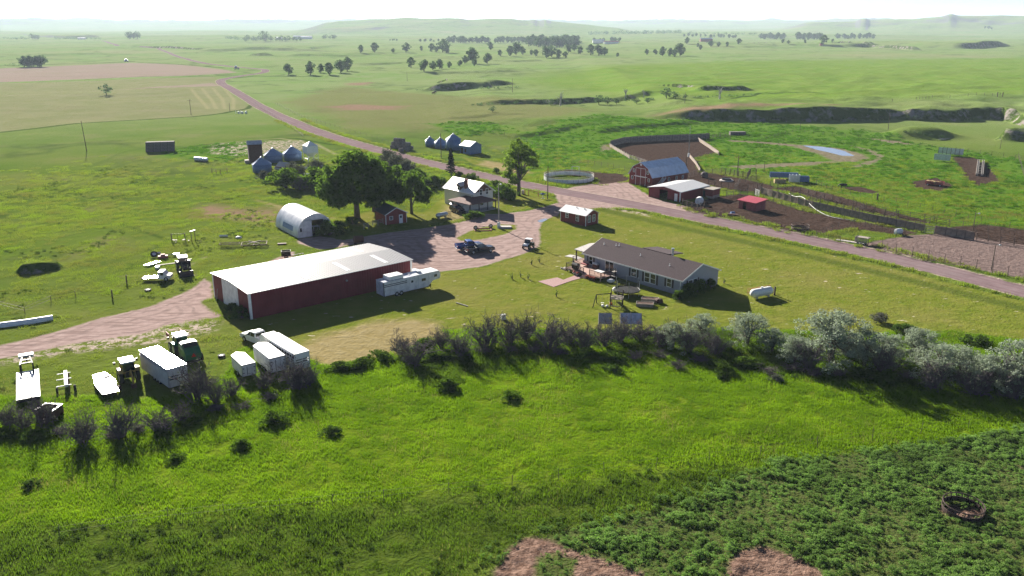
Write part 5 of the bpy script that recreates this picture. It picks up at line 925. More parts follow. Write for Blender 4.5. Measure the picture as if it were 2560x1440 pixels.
# --- tanks, poles, garden and yard things
t = thing('propane_tank', 'white propane tank lying on the lawn beside a dark post', 'propane tank', gz(1903, 743), math.atan2(*(gz(1930,738)-gz(1878,748))[::-1])); MB().lathe([(.05,-2.35),(.45,-2.25),(.68,-1.9),(.72,-1.6),(.72,1.6),(.68,1.9),(.45,2.25),(.05,2.35)], 22, (0,.95), 'x').o('tank', 'white', t, smooth=True); MB().lathe([(.2,1.6),(.2,1.85)], 12).o('valve_cap', 'white', t)
for x in (-1.3,1.3): MB().bx(x-.12,x+.12,-.5,.5,0,.3).o('saddle', 'concrete', t)
one(MB().bx(-.12,.12,-.12,.12,0,1.5).o('tank_post', 'darkwood'), 'dark square post at the right end of the white tank', 'post', loc=gz(1936, 738))
m = MB(); a_, b_ = gz(1868,737), gz(1925,727)
for k in range(16): q = a_ + (b_-a_)*k/15; m.tube([(*q,0),(*q,1.15)], .025, 4)
m.tube([(*a_,1.0),(*b_,1.0)], .03, 4); m.tube([(*a_,.4),(*b_,.4)], .03, 4); one(m.o('picket_fence', 'redpale'), 'thin rusty picket fence behind the white propane tank', 'fence')
t = thing('propane_tank', 'grey blue propane tank on the grass near the farmhouse car', 'propane tank', gz(1105, 545), math.atan2(*(gz(1122,541)-gz(1088,548))[::-1])); MB().lathe([(.05,-1.75),(.4,-1.65),(.55,-1.35),(.55,1.35),(.4,1.65),(.05,1.75)], 18, (0,.8), 'x').o('tank', 'galv', t, smooth=True)
for x in (-1,1): MB().bx(x-.1,x+.1,-.4,.4,0,.3).o('saddle', 'concrete', t)
m = MB(); [m.tube([(2.0+.3*k,.1,0),(2.0+.3*k,.1,1.3)], .05, 4) for k in range(4)]; m.tube([(2.0,.1,1.2),(2.9,.1,1.2)], .04, 4); put(one(m.o('panel_fence', 'darkwood'), 'short dark fence panel beside the grey propane tank', 'fence'), t, 0, 0)
# trampoline
t = put(thing('trampoline', 'round black trampoline with safety net beside the grey house', 'trampoline'), HOUSE, 16.6, -6.3); MB().lathe([(2.0,.88),(2.0,.9)], 32).o('mat', 'net', t)
MB().tube([(2.12*math.cos(2*math.pi*k/32), 2.12*math.sin(2*math.pi*k/32), .9) for k in range(33)], .1, 6).o('frame_pad', 'black', t)
for k in range(6):
    c, s = math.cos(k*math.pi/3+.3), math.sin(k*math.pi/3+.3); MB().tube([(2.12*c,2.12*s,0),(2.12*c,2.12*s,2.75)], .05, 6).o('pole', 'galv', t)
m = MB(); n = 32; m.add([(2.05*math.cos(2*math.pi*k/n), 2.05*math.sin(2*math.pi*k/n), z) for z in (.95,2.6) for k in range(n)], [(k,(k+1)%n,n+(k+1)%n,n+k) for k in range(n)]); m.o('net', NETM, t)
MB().blob((-2.3,-.6,.45), .5,.5,.5, 8).o('pale_cover', 'dirtywhite', t)
# play tower with swing arm
t = thing('play_tower', 'wooden play tower with slatted deck and swing arm on the lawn', 'playset', gz(1541, 766), R(-12))
m = MB(); [m.bx(x-.07,x+.07,y-.07,y+.07,0,2.6) for x in (-.95,.95) for y in (-.95,.95)]; m.o('post', 'darkwood', t); MB().bx(-1.05,1.05,-1.05,1.05,1.5,1.6).o('platform', 'wood', t)
m = MB(); [m.bx(-1.0,1.0,-1.0+.25*k,-.88+.25*k,2.0,2.06) for k in range(3)]; m.bx(-1.05,1.05,-1.08,-1.02,1.75,1.9); m.bx(-1.05,1.05,-1.08,-1.02,2.1,2.2); [m.bx(-.9+.3*k,-.84+.3*k,-1.07,-1.03,.3,1.5) for k in range(7)]; m.bx(-1.05,1.05,-1.08,-1.02,.3,.42); m.o('slat', 'wood', t)
MB().tube([(-.95,.2,2.1),(-3.3,-.3,1.9),(-3.7,-1.5,0)], .08, 5).tube([(-3.3,-.3,1.9),(-3.4,1.2,0)], .08, 5).o('swing_beam', 'black', t); MB().tube([(-2.3,-.1,1.95),(-2.3,-.1,.5)], .02, 4).o('swing_rope', 'palepole', t); MB().bx(-2.55,-2.05,-.2,.05,.45,.5).o('swing_seat', 'dirtywhite', t)
MB().add([(-.6,1.05,1.5),(.1,1.05,1.5),(.1,2.9,.2),(-.6,2.9,.2),(-.6,1.05,1.44),(.1,1.05,1.44),(.1,2.9,.14),(-.6,2.9,.14)], [(0,1,2,3),(7,6,5,4),(0,3,7,4),(1,5,6,2)]).o('slide', 'green', t)
for (px,py,lab_,m_) in ((1527,762,'orange toy beside the play tower','orange'),(1507,767,'small white toy on the grass left of the play tower','white'),(1518,768,'small pale ball at the foot of the play tower','dirtywhite')): one(MB().blob((0,0,.2), .3,.25,.22, 8, rng).o('toy', m_), lab_, 'toy', 'toys around the play tower', loc=gz(px,py))
for (px,py,rz_,lab_) in ((1612,764,R(-10),'wooden raised garden bed nearest the shrub row'),(1625,752,R(-14),'raised garden bed behind the front one, by the house')):
    t = thing('raised_bed', lab_, 'garden bed', gz(px,py), rz_, 'raised garden beds by the grey house'); m = MB(); m.bx(-1.4,1.4,-.75,-.65,0,.5).bx(-1.4,1.4,.65,.75,0,.5).bx(-1.4,-1.3,-.65,.65,0,.5).bx(1.3,1.4,-.65,.65,0,.5).o('frame', 'wood', t); MB().bx(-1.3,1.3,-.65,.65,0,.42).o('soil', 'soil', t)
one(MB().blob((0,0,.35), .7,.6,.45, 8, rng).o('tumbleweed', 'rust'), 'dark brown tumbleweed heap right of the raised beds', 'weed heap', loc=gz(1648,757))
one(MB().prism([(-.35,0),(.35,0),(.35,.7),(.1,.85),(-.35,.8)], -.35, .35, 'x').o('doghouse', 'dirtywhite'), 'small pale box standing on the lawn above the shrub row', 'box', loc=gz(1258,798), rz=R(15))
one(MB().bx(-1.4,1.4,-.06,.06,.02,.14).o('pale_board', 'palepole'), 'long pale board lying on the lawn right of the shed shadow', 'board', loc=gz(1155,762), rz=R(-42))
# fire pit ring and slab in the loop, sign by the road, hose
t = thing('garden_border', 'rusty garden border of old wheels and timbers in the grass island', 'garden border', gz(1207,575), R(6)); MB().bx(-1.9,1.9,-1.1,-1.0,0,.2).bx(-1.9,1.9,1.0,1.1,0,.2).bx(-1.9,-1.8,-1,1,0,.2).bx(1.8,1.9,-1,1,0,.2).o('timber', 'redpale', t); wheel(t, -1.6,.3,.5,.1,rub='steelpost'); wheel(t, 1.9,1.6,.5,.1,rub='steelpost'); MB().tube([(-1,.2,0),(-.8,.6,.8),(.6,.7,.6)], .06, 5).o('pump', 'black', t)
one(MB().prism([(-1.5,-.6),(1.3,-.75),(1.6,0),(1.2,.7),(-1.4,.6)], 0, .42, 'z').o('concrete_slab', 'concrete'), 'pale concrete well cover at the foot of the yard pole', 'slab', loc=gz(1262,570))
t = thing('display_saddle', 'blue ornament on a white stand beside the road pole', 'ornament', gz(1357,497), 0); MB().bx(-.5,.5,-.1,.1,.0,.12).bx(-.08,.08,-.08,.08,.1,1.1).o('stand', 'white', t); MB().blob((0,0,1.3), .55,.3,.3, 9).bx(-.9,.9,-.1,.1,1.3,1.38).o('ornament', 'bluepaint', t)
t = thing('entry_rail', 'low brown rail with post frame near the tall cottonwood', 'fence', gz(1312,488), math.atan2(*(gz(1345,492)-gz(1312,488))[::-1])); m = MB(); [m.tube([(x,0,0),(x,0,1.5)], .09, 5) for x in (0,1.2,4.2)]; m.o('post', 'redpale', t); MB().tube([(1.2,0,1.45),(4.2,0,1.35)], .07, 5).o('rail', 'redpale', t)
one(MB().bx(-.35,.35,-.25,.25,0,1.2).o('meter_box', 'concrete'), 'pale utility box beside the trunk of the tall cottonwood', 'box', loc=gz(1307,486))
# ------------------------------------------------------------------ poles, fences, stock yard
def upole(px, py, top, lab_, m='pole', arm=False, lamp=False, lean=0, r=.15, box=False):
    q = P3(px, py); dd = math.hypot(q[0], q[1]); h = 0
    d = ray(px, top); h = CAM_H + d[2]*dd/math.hypot(d[0], d[1]) - q[2]
    t = thing('utility_pole' if not lamp else 'yard_light', lab_, 'pole' if not lamp else 'yard light', q); MB().tube([(0,0,-.2),(lean,0,h)], [r,r*.65], 8).o('post', m, t)
    if arm: MB().bx(lean*.93-1.1,lean*.93+1.1,-.06,.06,h*.93,h*.93+.12).o('crossarm', m, t); m2 = MB(); [m2.lathe([(.05,h*.93+.12),(.07,h*.93+.25),(.03,h*.93+.3)], 8, (x,0)) for x in (-1,-.4,1)]; m2.o('insulator', 'galv', t)
    if lamp: MB().tube([(lean,0,h-.3),(lean+.5,-.4,h-.1)], .04).o('arm', 'galv', t); MB().blob((lean+.55,-.45,h-.15), .22,.22,.18).o('lamp', 'galv', t)
    if box: MB().bx(-.35,.35,-.5,-.15,0,1.3).o('meter_box', 'white', t)
    return t
upole(217,378,302,'leaning wooden pole standing alone in the left pasture', lean=-.4); upole(478,288,248,'pole with transformer at the field entrance left of the road', arm=True); upole(575,279,258,'short pole at the field entrance beside the road')
upole(1103,395,333,'tall pole in front of the far grain bins'); upole(1247,569,458,'tall grey yard pole in the grass island of the driveway', 'palepole', lamp=True, box=True); upole(1369,497,416,'brown pole at the junction left of the round pen', arm=False)
upole(1721,392,315,'tall white pole in the muddy corral behind the gambrel barn', 'palepole', box=True); upole(1715,430,380,'brown pole at the right rear corner of the gambrel barn'); upole(1843,440,387,'thin dark pole behind the stock tank'); upole(1910,430,403,'short thin pole near the blue feeder row', r=.1)
upole(1018,203,179,'distant pole in the green flat left of the far creek bank'); upole(1281,231,196,'distant pole standing on the far creek bank'); upole(1712,258,231,'distant pole left of the round hollow'); upole(2220,324,281,'pole in front of the big cut bank')
upole(2430,588,530,'yard light pole at the right end of the plank fence', lamp=True, r=.11); upole(2478,676,608,'yard light pole on the near edge of the riding arena', 'pole', lamp=True, r=.11); upole(2000,325,303,'pole at the far corner of the green stock pasture', r=.12)
upole(2500,372,350,'thin pole at the far right pasture fence', r=.1); upole(2130,535,492,'thin pole beside the alley fence', 'steelpost', r=.08); upole(1945,480,455,'thin dark pole at the end of the cable', 'steelpost', r=.08)
for px, py, lab_ in ((317,708,'weathered fence post in the left grass, upper of two'),(281,745,'weathered fence post in the left grass, lower of two')): one(MB().tube([(0,0,-.1),(.05,0,1.5)], .12, 7).o('fence_post', 'pole'), lab_, 'post', loc=gz(px,py))
NPOST = {}
def fence(lab_, pts, sp=3.2, h=1.3, rails=(1.1,.75,.4), rr=.02, pr=.05, m='steelpost', mr=None, plank=None, cat='fence', one_mesh=False, nm='wire_fence', jit=.06):
    """posts are parts of their own unless the fence is far away; rails follow the ground"""
    W = [P3(*p) for p in pts]; seed = random.Random(len(lab_)*7+len(pts)); t = thing(nm, lab_, cat, W[0]); o0 = W[0]; allp = []; pm = NPOST.setdefault((round(h,2),pr,m), MB().tube([(0,0,-.15),(0,0,h)], pr, 6).mesh('post', m)); om = MB()
    for a_, b_ in zip(W[:-1], W[1:]):
        n = max(1, int(round(np.linalg.norm((b_-a_)[:2])/sp)))
        for k in range(n): allp.append(a_ + (b_-a_)*k/n)
    allp.append(W[-1]); ps = []
    AP = np.array(allp); ZZ = terrain(AP[:,0], AP[:,1])
    for q, z in zip(allp, ZZ): ps.append((q[0]-o0[0], q[1]-o0[1], float(z)-o0[2]))
    for p in ps:
        if one_mesh: om.tube([(p[0],p[1],p[2]-.15),(p[0]+seed.uniform(-jit,jit),p[1],p[2]+h*seed.uniform(.92,1.08))], pr, 4)
        else: ob = link('post', pm, t); ob.location = p; ob.rotation_euler = (seed.uniform(-jit,jit),seed.uniform(-jit,jit),0); ob.scale = (1,1,seed.uniform(.92,1.1))
    if one_mesh: om.o('posts_row', m, t)
    for z in rails: MB().tube([(p[0],p[1],p[2]+z) for p in ps], rr, 4).o('wire' if rr < .03 else 'rail', mr or m, t)
    if plank:
        for p0, p1 in zip(ps[:-1], ps[1:]):
            an = math.atan2(p1[1]-p0[1], p1[0]-p0[0]); L_ = math.hypot(p1[0]-p0[0], p1[1]-p0[1]); b_ = MB()
            b_.bx(0, L_, -.03, .03, 0, plank); ob = b_.o('board_panel', 'boards', t); ob.location = (p0[0], p0[1], p0[2]+.03); ob.rotation_euler = (0, -math.atan2(p1[2]-p0[2], L_), an)
    return t
def gate(lab_, px, py, qx, qy, h=1.4, bars=5, m='palepole', nm='gate', z0=.2):
    a_, b_ = gz(px,py), gz(qx,qy); L_ = float(np.linalg.norm(b_-a_)); t = thing(nm, lab_, 'gate', a_, math.atan2(*(b_-a_)[::-1])); q = MB(); [q.bx(0,L_,-.03,.03,z0+(h-z0)*k/(bars-1)-.05,z0+(h-z0)*k/(bars-1)+.05) for k in range(bars)]; q.o('bar', m, t); q = MB(); [q.bx(x-.05,x+.05,-.05,.05,0,h+.1) for x in (0,L_)]; q.o('upright', m, t); return t
fence('tan plank fence running along the dirt lot in front of the alley pens', [(1902,484),(1960,501),(2030,521),(2100,537),(2170,553),(2240,566),(2308,581)], 2.4, 1.9, (), plank=1.75, pr=.08, m='pole', nm='plank_fence')
fence('tan plank fence continuing right of the alley gate to the light pole', [(2336,584),(2390,592),(2434,600)], 2.4, 1.9, (), plank=1.75, pr=.08, m='pole', nm='plank_fence'); gate('steel bar gate between the two tan plank fences', 2311, 582, 2335, 585, 1.6)
gate('white bar gate at the left end of the tan plank fence', 1887, 488, 1897, 492, 1.7, 6, 'white')
fence('plank windbreak along the back of the muddy corral', [(1526,367),(1560,358),(1640,353),(1700,351),(1752,349),(1772,347)], 3.0, 2.4, (), plank=2.3, pr=.09, m='pole', nm='plank_fence')
fence('pale plank fence along the left side of the muddy corral', [(1524,367),(1545,380),(1574,397)], 2.4, 1.5, (), plank=1.2, pr=.08, m='palepole', nm='plank_fence'); fence('pipe fence from the pale planks down to the gambrel barn', [(1574,397),(1595,404),(1617,412)], 2.4, 1.5, (1.35,1.0,.6,.3), rr=.05, pr=.07, nm='pipe_fence', m='palepole')
fence('sloping tan plank fence at the right end of the muddy corral', [(1745,352),(1772,370),(1797,388)], 2.4, 1.5, (), plank=1.3, pr=.08, m='palepole', nm='plank_fence'); fence('narrow plank chute wall below the white pole', [(1724,394),(1738,410),(1750,430)], 2.4, 1.3, (), plank=1.1, pr=.08, m='palepole', nm='plank_fence')
fence('dark pole fence above the muddy corral corner', [(1764,349),(1800,343),(1826,348)], 2.6, 1.6, (1.5,1.1,.7,.35), rr=.07, pr=.1, m='pole', nm='pole_fence'); fence('low dark pole fence across the corral corner', [(1730,390),(1796,389)], 2.6, 1.2, (1.1,.6), rr=.05, pr=.07, m='pole', nm='pole_fence')
fence('dark post and rail fence left of the blue feeders', [(1803,433),(1835,440),(1868,447),(1875,436),(1890,437)], 2.0, 1.9, (1.75,1.35,.95,.5), rr=.07, pr=.12, m='pole', nm='pole_fence')
fence('pipe fence from the low barn to the plank fence', [(1770,462),(1820,472),(1870,478),(1905,470),(1890,487)], 2.6, 1.6, (1.5,1.1,.7,.3), rr=.05, pr=.08, nm='pipe_fence'); fence('pipe fence on the far side of the alley pens', [(1925,466),(2000,481),(2080,503),(2160,524),(2240,540),(2310,552),(2372,566)], 2.8, 1.6, (1.5,1.1,.7,.3), rr=.05, pr=.08, nm='pipe_fence')
fence('pipe fence along the middle of the alley pens', [(1975,492),(2050,508),(2130,527),(2210,545),(2300,562)], 2.8, 1.5, (1.4,1.0,.6), rr=.05, pr=.08, nm='pipe_fence')
for i, (p0, p1) in enumerate((((2010,515),(2060,498)),((2120,540),(2165,521)),((2205,556),(2245,541)),((2275,572),(2335,556)))): fence(('cross fence of the first alley pen from the left','cross fence of the second alley pen from the left','cross fence of the third alley pen from the left','cross fence at the last alley pen by the gate')[i], [p0, p1], 2.2, 1.4, (1.3,.9,.5), rr=.05, pr=.08, nm='pipe_fence')
fence('pipe fence across the dirt pen right of the stock tank', [(1835,476),(1850,458),(1890,452)], 2.4, 1.6, (1.5,1.1,.7,.3), rr=.05, pr=.08, nm='pipe_fence'); fence('pipe fence from the box stall to the white bar gate', [(1816,494),(1850,488),(1886,488)], 2.4, 1.6, (1.5,1.1,.7,.3), rr=.05, pr=.08, nm='pipe_fence'); fence('pipe fence behind the gambrel barn toward the dark round bale', [(1710,448),(1735,440),(1760,437),(1800,434)], 2.4, 1.6, (1.5,1.1,.7,.3), rr=.05, pr=.08, nm='pipe_fence')
fence('wire fence along the dirt lot on the road side', [(1700,519),(1742,531),(1800,543),(1860,553),(1920,565),(1985,580),(2040,593),(2100,605)], 3.0, 1.3, (1.2,.85,.5)); fence('low fence between the loafing shed and the plank fence', [(1912,500),(1975,520),(2040,535),(2110,552),(2190,575),(2262,590)], 3.6, 1.3, (1.2,.8,.4))
fence('dark post fence beside the low barn corner', [(1706,512),(1743,524),(1760,519)], 2.0, 1.5, (1.3,.9,.5), rr=.06, pr=.12, m='pole', nm='pole_fence')
fence('steel post fence along the near edge of the riding arena', [(2170,612),(2240,634),(2320,650),(2400,667),(2480,683),(2560,700),(2640,716)], 3.2, 2.0, (1.9,1.3,.7), rr=.018, pr=.055, nm='arena_fence'); fence('pipe fence at the back edge of the riding arena', [(2440,600),(2500,609),(2570,622)], 3.0, 1.6, (1.5,1.1,.7,.3), rr=.05, pr=.08, nm='pipe_fence')
fence('small fence round the grassy corner pen by the arena', [(2050,588),(2095,570),(2150,567),(2230,585),(2290,585)], 3.0, 1.3, (1.2,.8,.4))
fence('long wire fence across the far side of the stock pasture', [(1990,329),(2080,340),(2180,348),(2270,362),(2360,374),(2450,384),(2570,400)], 4.5, 1.4, (1.3,.9,.5)); fence('wire fence running down from the far pasture corner', [(1894,355),(1945,340),(1990,328)], 4.0, 1.3, (1.2,.8,.4)); fence('wire fence at the right edge of the green pasture', [(2545,392),(2556,430),(2568,475)], 4.5, 1.4, (1.3,.9,.5))
fence('inner wire fence above the alley pens', [(2040,462),(2080,476),(2150,492),(2240,508),(2330,528),(2420,548),(2560,578)], 3.4, 1.4, (1.3,.9,.5)); fence('fence around the right rear pens', [(2374,566),(2440,572),(2500,585),(2570,600)], 3.0, 1.5, (1.4,1.0,.6), rr=.03)
fence('wire fence behind the round pen', [(1350,412),(1410,406),(1470,411),(1520,419),(1575,430)], 3.0, 1.6, (1.4,1.0,.6)); fence('low red trough fence beside the round pen', [(1505,447),(1530,450),(1558,449)], 3.0, 1.1, (1.0,.6), rr=.05)
fence('roadside wire fence in the pasture right of the gravel road', [(690,262),(760,296),(850,322),(930,345),(985,362)], 6.0, 1.3, (1.2,.8)); fence('roadside wire fence left of the gravel road', [(640,262),(700,300),(760,345)], 6.0, 1.3, (1.2,.8)); fence('fence line above the far grain bins', [(1205,330),(1290,345),(1360,372)], 6, 1.3, (1.2,.7))
fence('wooden fence in the pasture left of the grain bins', [(530,433),(552,436),(568,431)], 2.6, 1.5, (1.2,.7), rr=.05, pr=.11, m='pole', nm='pole_fence'); fence('old wire fence beside the drive on the left', [(-30,762),(63,785),(128,756),(190,745),(281,746),(317,709)], 7.0, 1.2, (1.1,.6))
fence('whitewashed rail fence beside the small red garage', [(910,574),(932,566),(958,560)], 2.0, 1.3, (1.2,.85,.5), rr=.06, pr=.08, m='palepole', nm='rail_fence'); fence('thin wire fence crossing the bright foreground field', [(150,1345),(420,1302),(700,1277),(960,1252),(1280,1218),(1510,1183),(1640,1172),(1900,1140),(2180,1098),(2420,1070)], 6.5, 1.3, (1.15,.6), rr=.006, pr=.03)
fence('ditch fence with white posts by the field entrance', [(590,284),(602,284),(616,284)], 2.5, 1.5, (1.3,), pr=.16, m='dirtywhite', nm='rail_fence'); fence('fence on the far right flat above the cut bank', [(2230,255),(2290,250),(2330,245),(2420,241),(2500,238)], 9, 1.5, (1.3,.7), pr=.09, one_mesh=False)
for px, lab_ in ((2493,'left of two gate posts on the far right flat'),(2506,'right of two gate posts on the far right flat')): one(MB().tube([(0,0,-.2),(0,0,2.6)], .25, 6).o('gate_post', 'pole'), lab_, 'post', loc=P3(px, 242))
# feeders, troughs, windbreak panels
t = thing('windbreak', 'long grey steel windbreak panels standing in the green pasture', 'windbreak', gz(2334,401), math.atan2(*(gz(2375,404)-gz(2334,401))[::-1])); L_ = float(np.linalg.norm(gz(2375,404)-gz(2334,401))); MB().bx(0,L_,-.05,.05,.25,2.3).o('front_panel', 'galv', t)
t2 = thing('windbreak', 'rear row of open framed steel windbreak panels in the green pasture', 'windbreak', gz(2345,385), math.atan2(*(gz(2408,390)-gz(2345,385))[::-1])); L_ = float(np.linalg.norm(gz(2408,390)-gz(2345,385)))
for k in range(6): MB().bx(L_*k/6+.08, L_*(k+1)/6-.08, -.05, .05, .3, 2.4).o('panel', 'galv', t2); MB().tube([(L_*k/6,0,0),(L_*k/6,0,2.6)], .09).tube([(L_*k/6,0,2.4),(L_*k/6,1.4,0)], .06).o('upright', 'steelpost', t2)
a_, b_ = gz(2449,441), gz(2453,405); t = thing('feed_bunk', 'long double pale feed bunk on bare dirt in the pasture', 'feed bunk', a_, math.atan2(*(b_-a_)[::-1])); L_ = float(np.linalg.norm(b_-a_))
for y in (-.9,.5): MB().bx(0,L_,y,y+.12,0,.8).bx(0,L_,y+.5,y+.62,0,.8).bx(0,L_,y+.12,y+.5,.3,.36).o('trough', 'palepole', t)
m = MB(); [m.tube([(L_*k/9,-.9,.8),(L_*k/9,1.1,.8)], .06, 4) for k in range(10)]; m.o('crossbar', 'palepole', t)
t = thing('hay_wagon', 'red slatted hay feeder wagon with loose hay on bare ground', 'hay feeder', gz(2336,464), R(-38)); MB().bx(-2.3,2.3,-1.2,1.2,.5,.62).o('floor', 'redpale', t); m = MB(); [m.bx(-2.3,2.3,s*1.2-.05,s*1.2+.05,z,z+.2) for s in (-1,1) for z in (.7,1.05)]; [m.bx(-2.3+.65*k,-2.2+.65*k,s*1.22-.05,s*1.22+.05,.5,1.35) for k in range(8) for s in (-1,1)]; [m.bx(s*2.3-.05,s*2.3+.05,-1.2,1.2,z,z+.2) for s in (-1,1) for z in (.7,1.05)]; m.o('slat_side', 'redpale', t); q = MB(); [q.blob((rng.uniform(-1.7,1.7),rng.uniform(-.8,.8),1.0), .8,.6,.5, 7, rng) for _ in range(6)]; q.o('loose_hay', 'haygold', t)
for x in (-1.6,1.6):
    for y in (-1.1,1.1): wheel(t, x, y, .35, .2)
def bale_ring(lab_, px, py, r, h, m='steelpost', tilt=0.0, bars=22, white=0, sheet=.5):
    t = thing('bale_feeder', lab_, 'bale feeder', gz(px,py), R(15)); b_ = MB(); rg = lambda z: [(r*math.cos(2*math.pi*k/32), r*math.sin(2*math.pi*k/32), z) for k in range(33)]
    b_.tube(rg(h), .06, 5).tube(rg(h*.55), .05, 5); o1 = b_.o('hoop', m, t); b_ = MB(); [b_.tube([(r*math.cos(a), r*math.sin(a), h*.5), (r*math.cos(a+.07), r*math.sin(a+.07), h)], .045, 4) for a in np.linspace(0, 2*math.pi, bars, endpoint=False)]; o2 = b_.o('bar', m, t)
    n = 32; b_ = MB(); b_.add([(r*math.cos(2*math.pi*k/n), r*math.sin(2*math.pi*k/n), z) for z in (.04,h*sheet) for k in range(n)] + [((r-.05)*math.cos(2*math.pi*k/n), (r-.05)*math.sin(2*math.pi*k/n), z) for z in (.04,h*sheet) for k in range(n)], [(k,(k+1)%n,n+(k+1)%n,n+k) for k in range(n)] + [(2*n+(k+1)%n,2*n+k,3*n+k,3*n+(k+1)%n) for k in range(n)] + [(n+k,n+(k+1)%n,3*n+(k+1)%n,3*n+k) for k in range(n)]); o3 = b_.o('skirt', m, t); t.rotation_euler = (tilt, 0, R(15)); return t
t = bale_ring('rusty round bale feeder lying in the leafy weeds, lower right', 2405, 1280, 1.8, .95, 'darkwood', R(3), sheet=.5)
bale_ring('dark round bale feeder in the dirt lot', 2000, 574, 1.9, 1.1); bale_ring('dark round bale feeder between the dirt lot and the road', 1845, 560, 1.2, .7) if False else None
t = thing('stock_tank', 'round stock tank with pale concrete rim in the dirt pen', 'stock tank', gz(1816,452), 0); MB().lathe([(2.0,0),(2.0,.25),(1.6,.3)], 28).o('apron', 'concrete', t); MB().lathe([(1.35,.3),(1.4,.75),(1.3,.75),(1.25,.6)], 26).o('tank', 'black', t); MB().tube([(-.2,.6,.7),(-.1,.8,2.0)], .05).o('standpipe', 'steelpost', t)
t = thing('feed_bunk', 'long blue steel feed bunk beside the pens', 'feed bunk', gz(1924,446), math.atan2(*(gz(1980,448)-gz(1924,446))[::-1])); MB().bx(0,8.0,-.7,-.5,.5,1.9).bx(0,8.0,.5,.7,.5,1.9).bx(0,8,-.5,.5,.5,.6).o('trough', 'bluewood', t); m = MB(); [m.bx(x-.08,x+.08,-.6,.6,0,.5) for x in (.3,2.7,5.2,7.7)]; m.o('leg', 'steelpost', t)
t = thing('cattle_chute', 'grey steel cattle chute at the right end of the blue bunk', 'chute', gz(1985,456), R(-10)); m = MB(); [m.bx(-1.4,1.4,y-.04,y+.04,.2+.35*k,.4+.35*k) for k in range(6) for y in (-.6,.6)]; [m.bx(x-.07,x+.07,-.7,.7,2.2,2.35) for x in (-1.4,-.5,.5,1.4)]; [m.bx(x-.06,x+.06,y-.06,y+.06,0,2.3) for x in (-1.4,1.4) for y in (-.65,.65)]; m.o('frame', 'galv', t); MB().bx(1.5,4.2,-.1,.0,.2,1.8).bx(1.5,4.2,1.4,1.5,.2,1.8).o('side_panel', 'bluewood', t)
one(MB().bx(-1.6,1.6,-.6,-.5,.0,1.1).bx(-1.6,1.6,.5,.6,0,1.1).bx(-1.6,-1.5,-.5,.5,0,1.1).bx(1.5,1.6,-.5,.5,0,1.1).o('feed_crate', 'haygold'), 'yellowish wooden feed crate in front of the blue bunk', 'crate', loc=gz(1949,457))
one(MB().blob((0,0,.8), 1.2,1.2,1.0, 10, rng).o('hay_bale', 'haydark'), 'dark loose round bale in the pen behind the low barn', 'hay bale', loc=gz(1761,444)); one(MB().lathe([(.05,-.8),(1.0,-.75),(1.0,.75),(.05,.8)], 16, (0,.95), 'x').o('water_drum', 'dirtywhite'), 'pale drum lying in the dark pen beside the low barn', 'drum', loc=gz(1748,511), rz=R(70))
one(MB().bx(-3.2,3.2,-1.1,1.1,0,1.3).o('hay_block', 'haydark'), 'long brown block of old bales beyond the muddy corral', 'hay stack', loc=P3(1843,337), rz=R(2))
t = thing('water_cart', 'pale blue water tank cart near the arena corner', 'tank', gz(2245,586), R(20)); MB().lathe([(.05,-.9),(.5,-.85),(.6,0),(.5,.85),(.05,.9)], 14, (0,.75), 'x').o('tank', 'spotcol', t); MB().bx(-.9,.9,-.4,.4,.1,.3).o('base', 'bluewood', t)
t = thing('announcer_stand', 'small grey slatted stand in the corner pen by the road', 'stand', gz(2155,608), R(-40)); m = MB(); [m.bx(-1.3,1.3,-1.0,-.94,.3+.3*k,.5+.3*k) for k in range(4)]; [m.bx(-1.3,-1.24,-.94,1.0,.3+.3*k,.5+.3*k) for k in range(4)]; m.bx(-1.3,1.3,-1,1,1.2,1.3); m.o('slat', 'wood', t)
one(MB().bx(-3.0,3.0,-.5,.5,.02,.14).o('pale_slab', 'concrete'), 'pale concrete strip at the road corner of the arena', 'slab', loc=gz(2127,605), rz=R(-38))
pts_ = [P3(*p)[:2] for p in ((1972,483),(1985,493),(2005,508),(2030,524),(2060,538),(2090,547),(2140,553))]; hz = [.1,.1,1.9,.6,.1,.1,.1]; pl_ = smooth_line(np.array([(p[0],p[1],h_) for p, h_ in zip(pts_, hz)]), 2); one(MB().tube([tuple(p) for p in pl_], .07, 5).o('water_hose', 'dirtywhite'), 'long white hose draped over the tan plank fence', 'hose')
one(MB().bx(-1.2,1.2,-.4,.4,0,.7).o('mineral_feeder', 'rust'), 'dark low mineral feeder near the loafing shed', 'feeder', loc=gz(1832,542), rz=R(-20)); one(MB().lathe([(.05,-.5),(.5,-.45),(.5,.45),(.05,.5)], 14, (0,.5), 'x').o('blue_barrel', 'bluetank'), 'blue grey barrel in the pen near the roadside fence', 'barrel', loc=gz(1831,539), rz=R(10)) 
one(MB().tube([(0,0,0),(0,0,1.7)], .22, 8).o('post', 'pole'), 'thick lone post in the green pasture above the alley', 'post', loc=gz(2193,500))
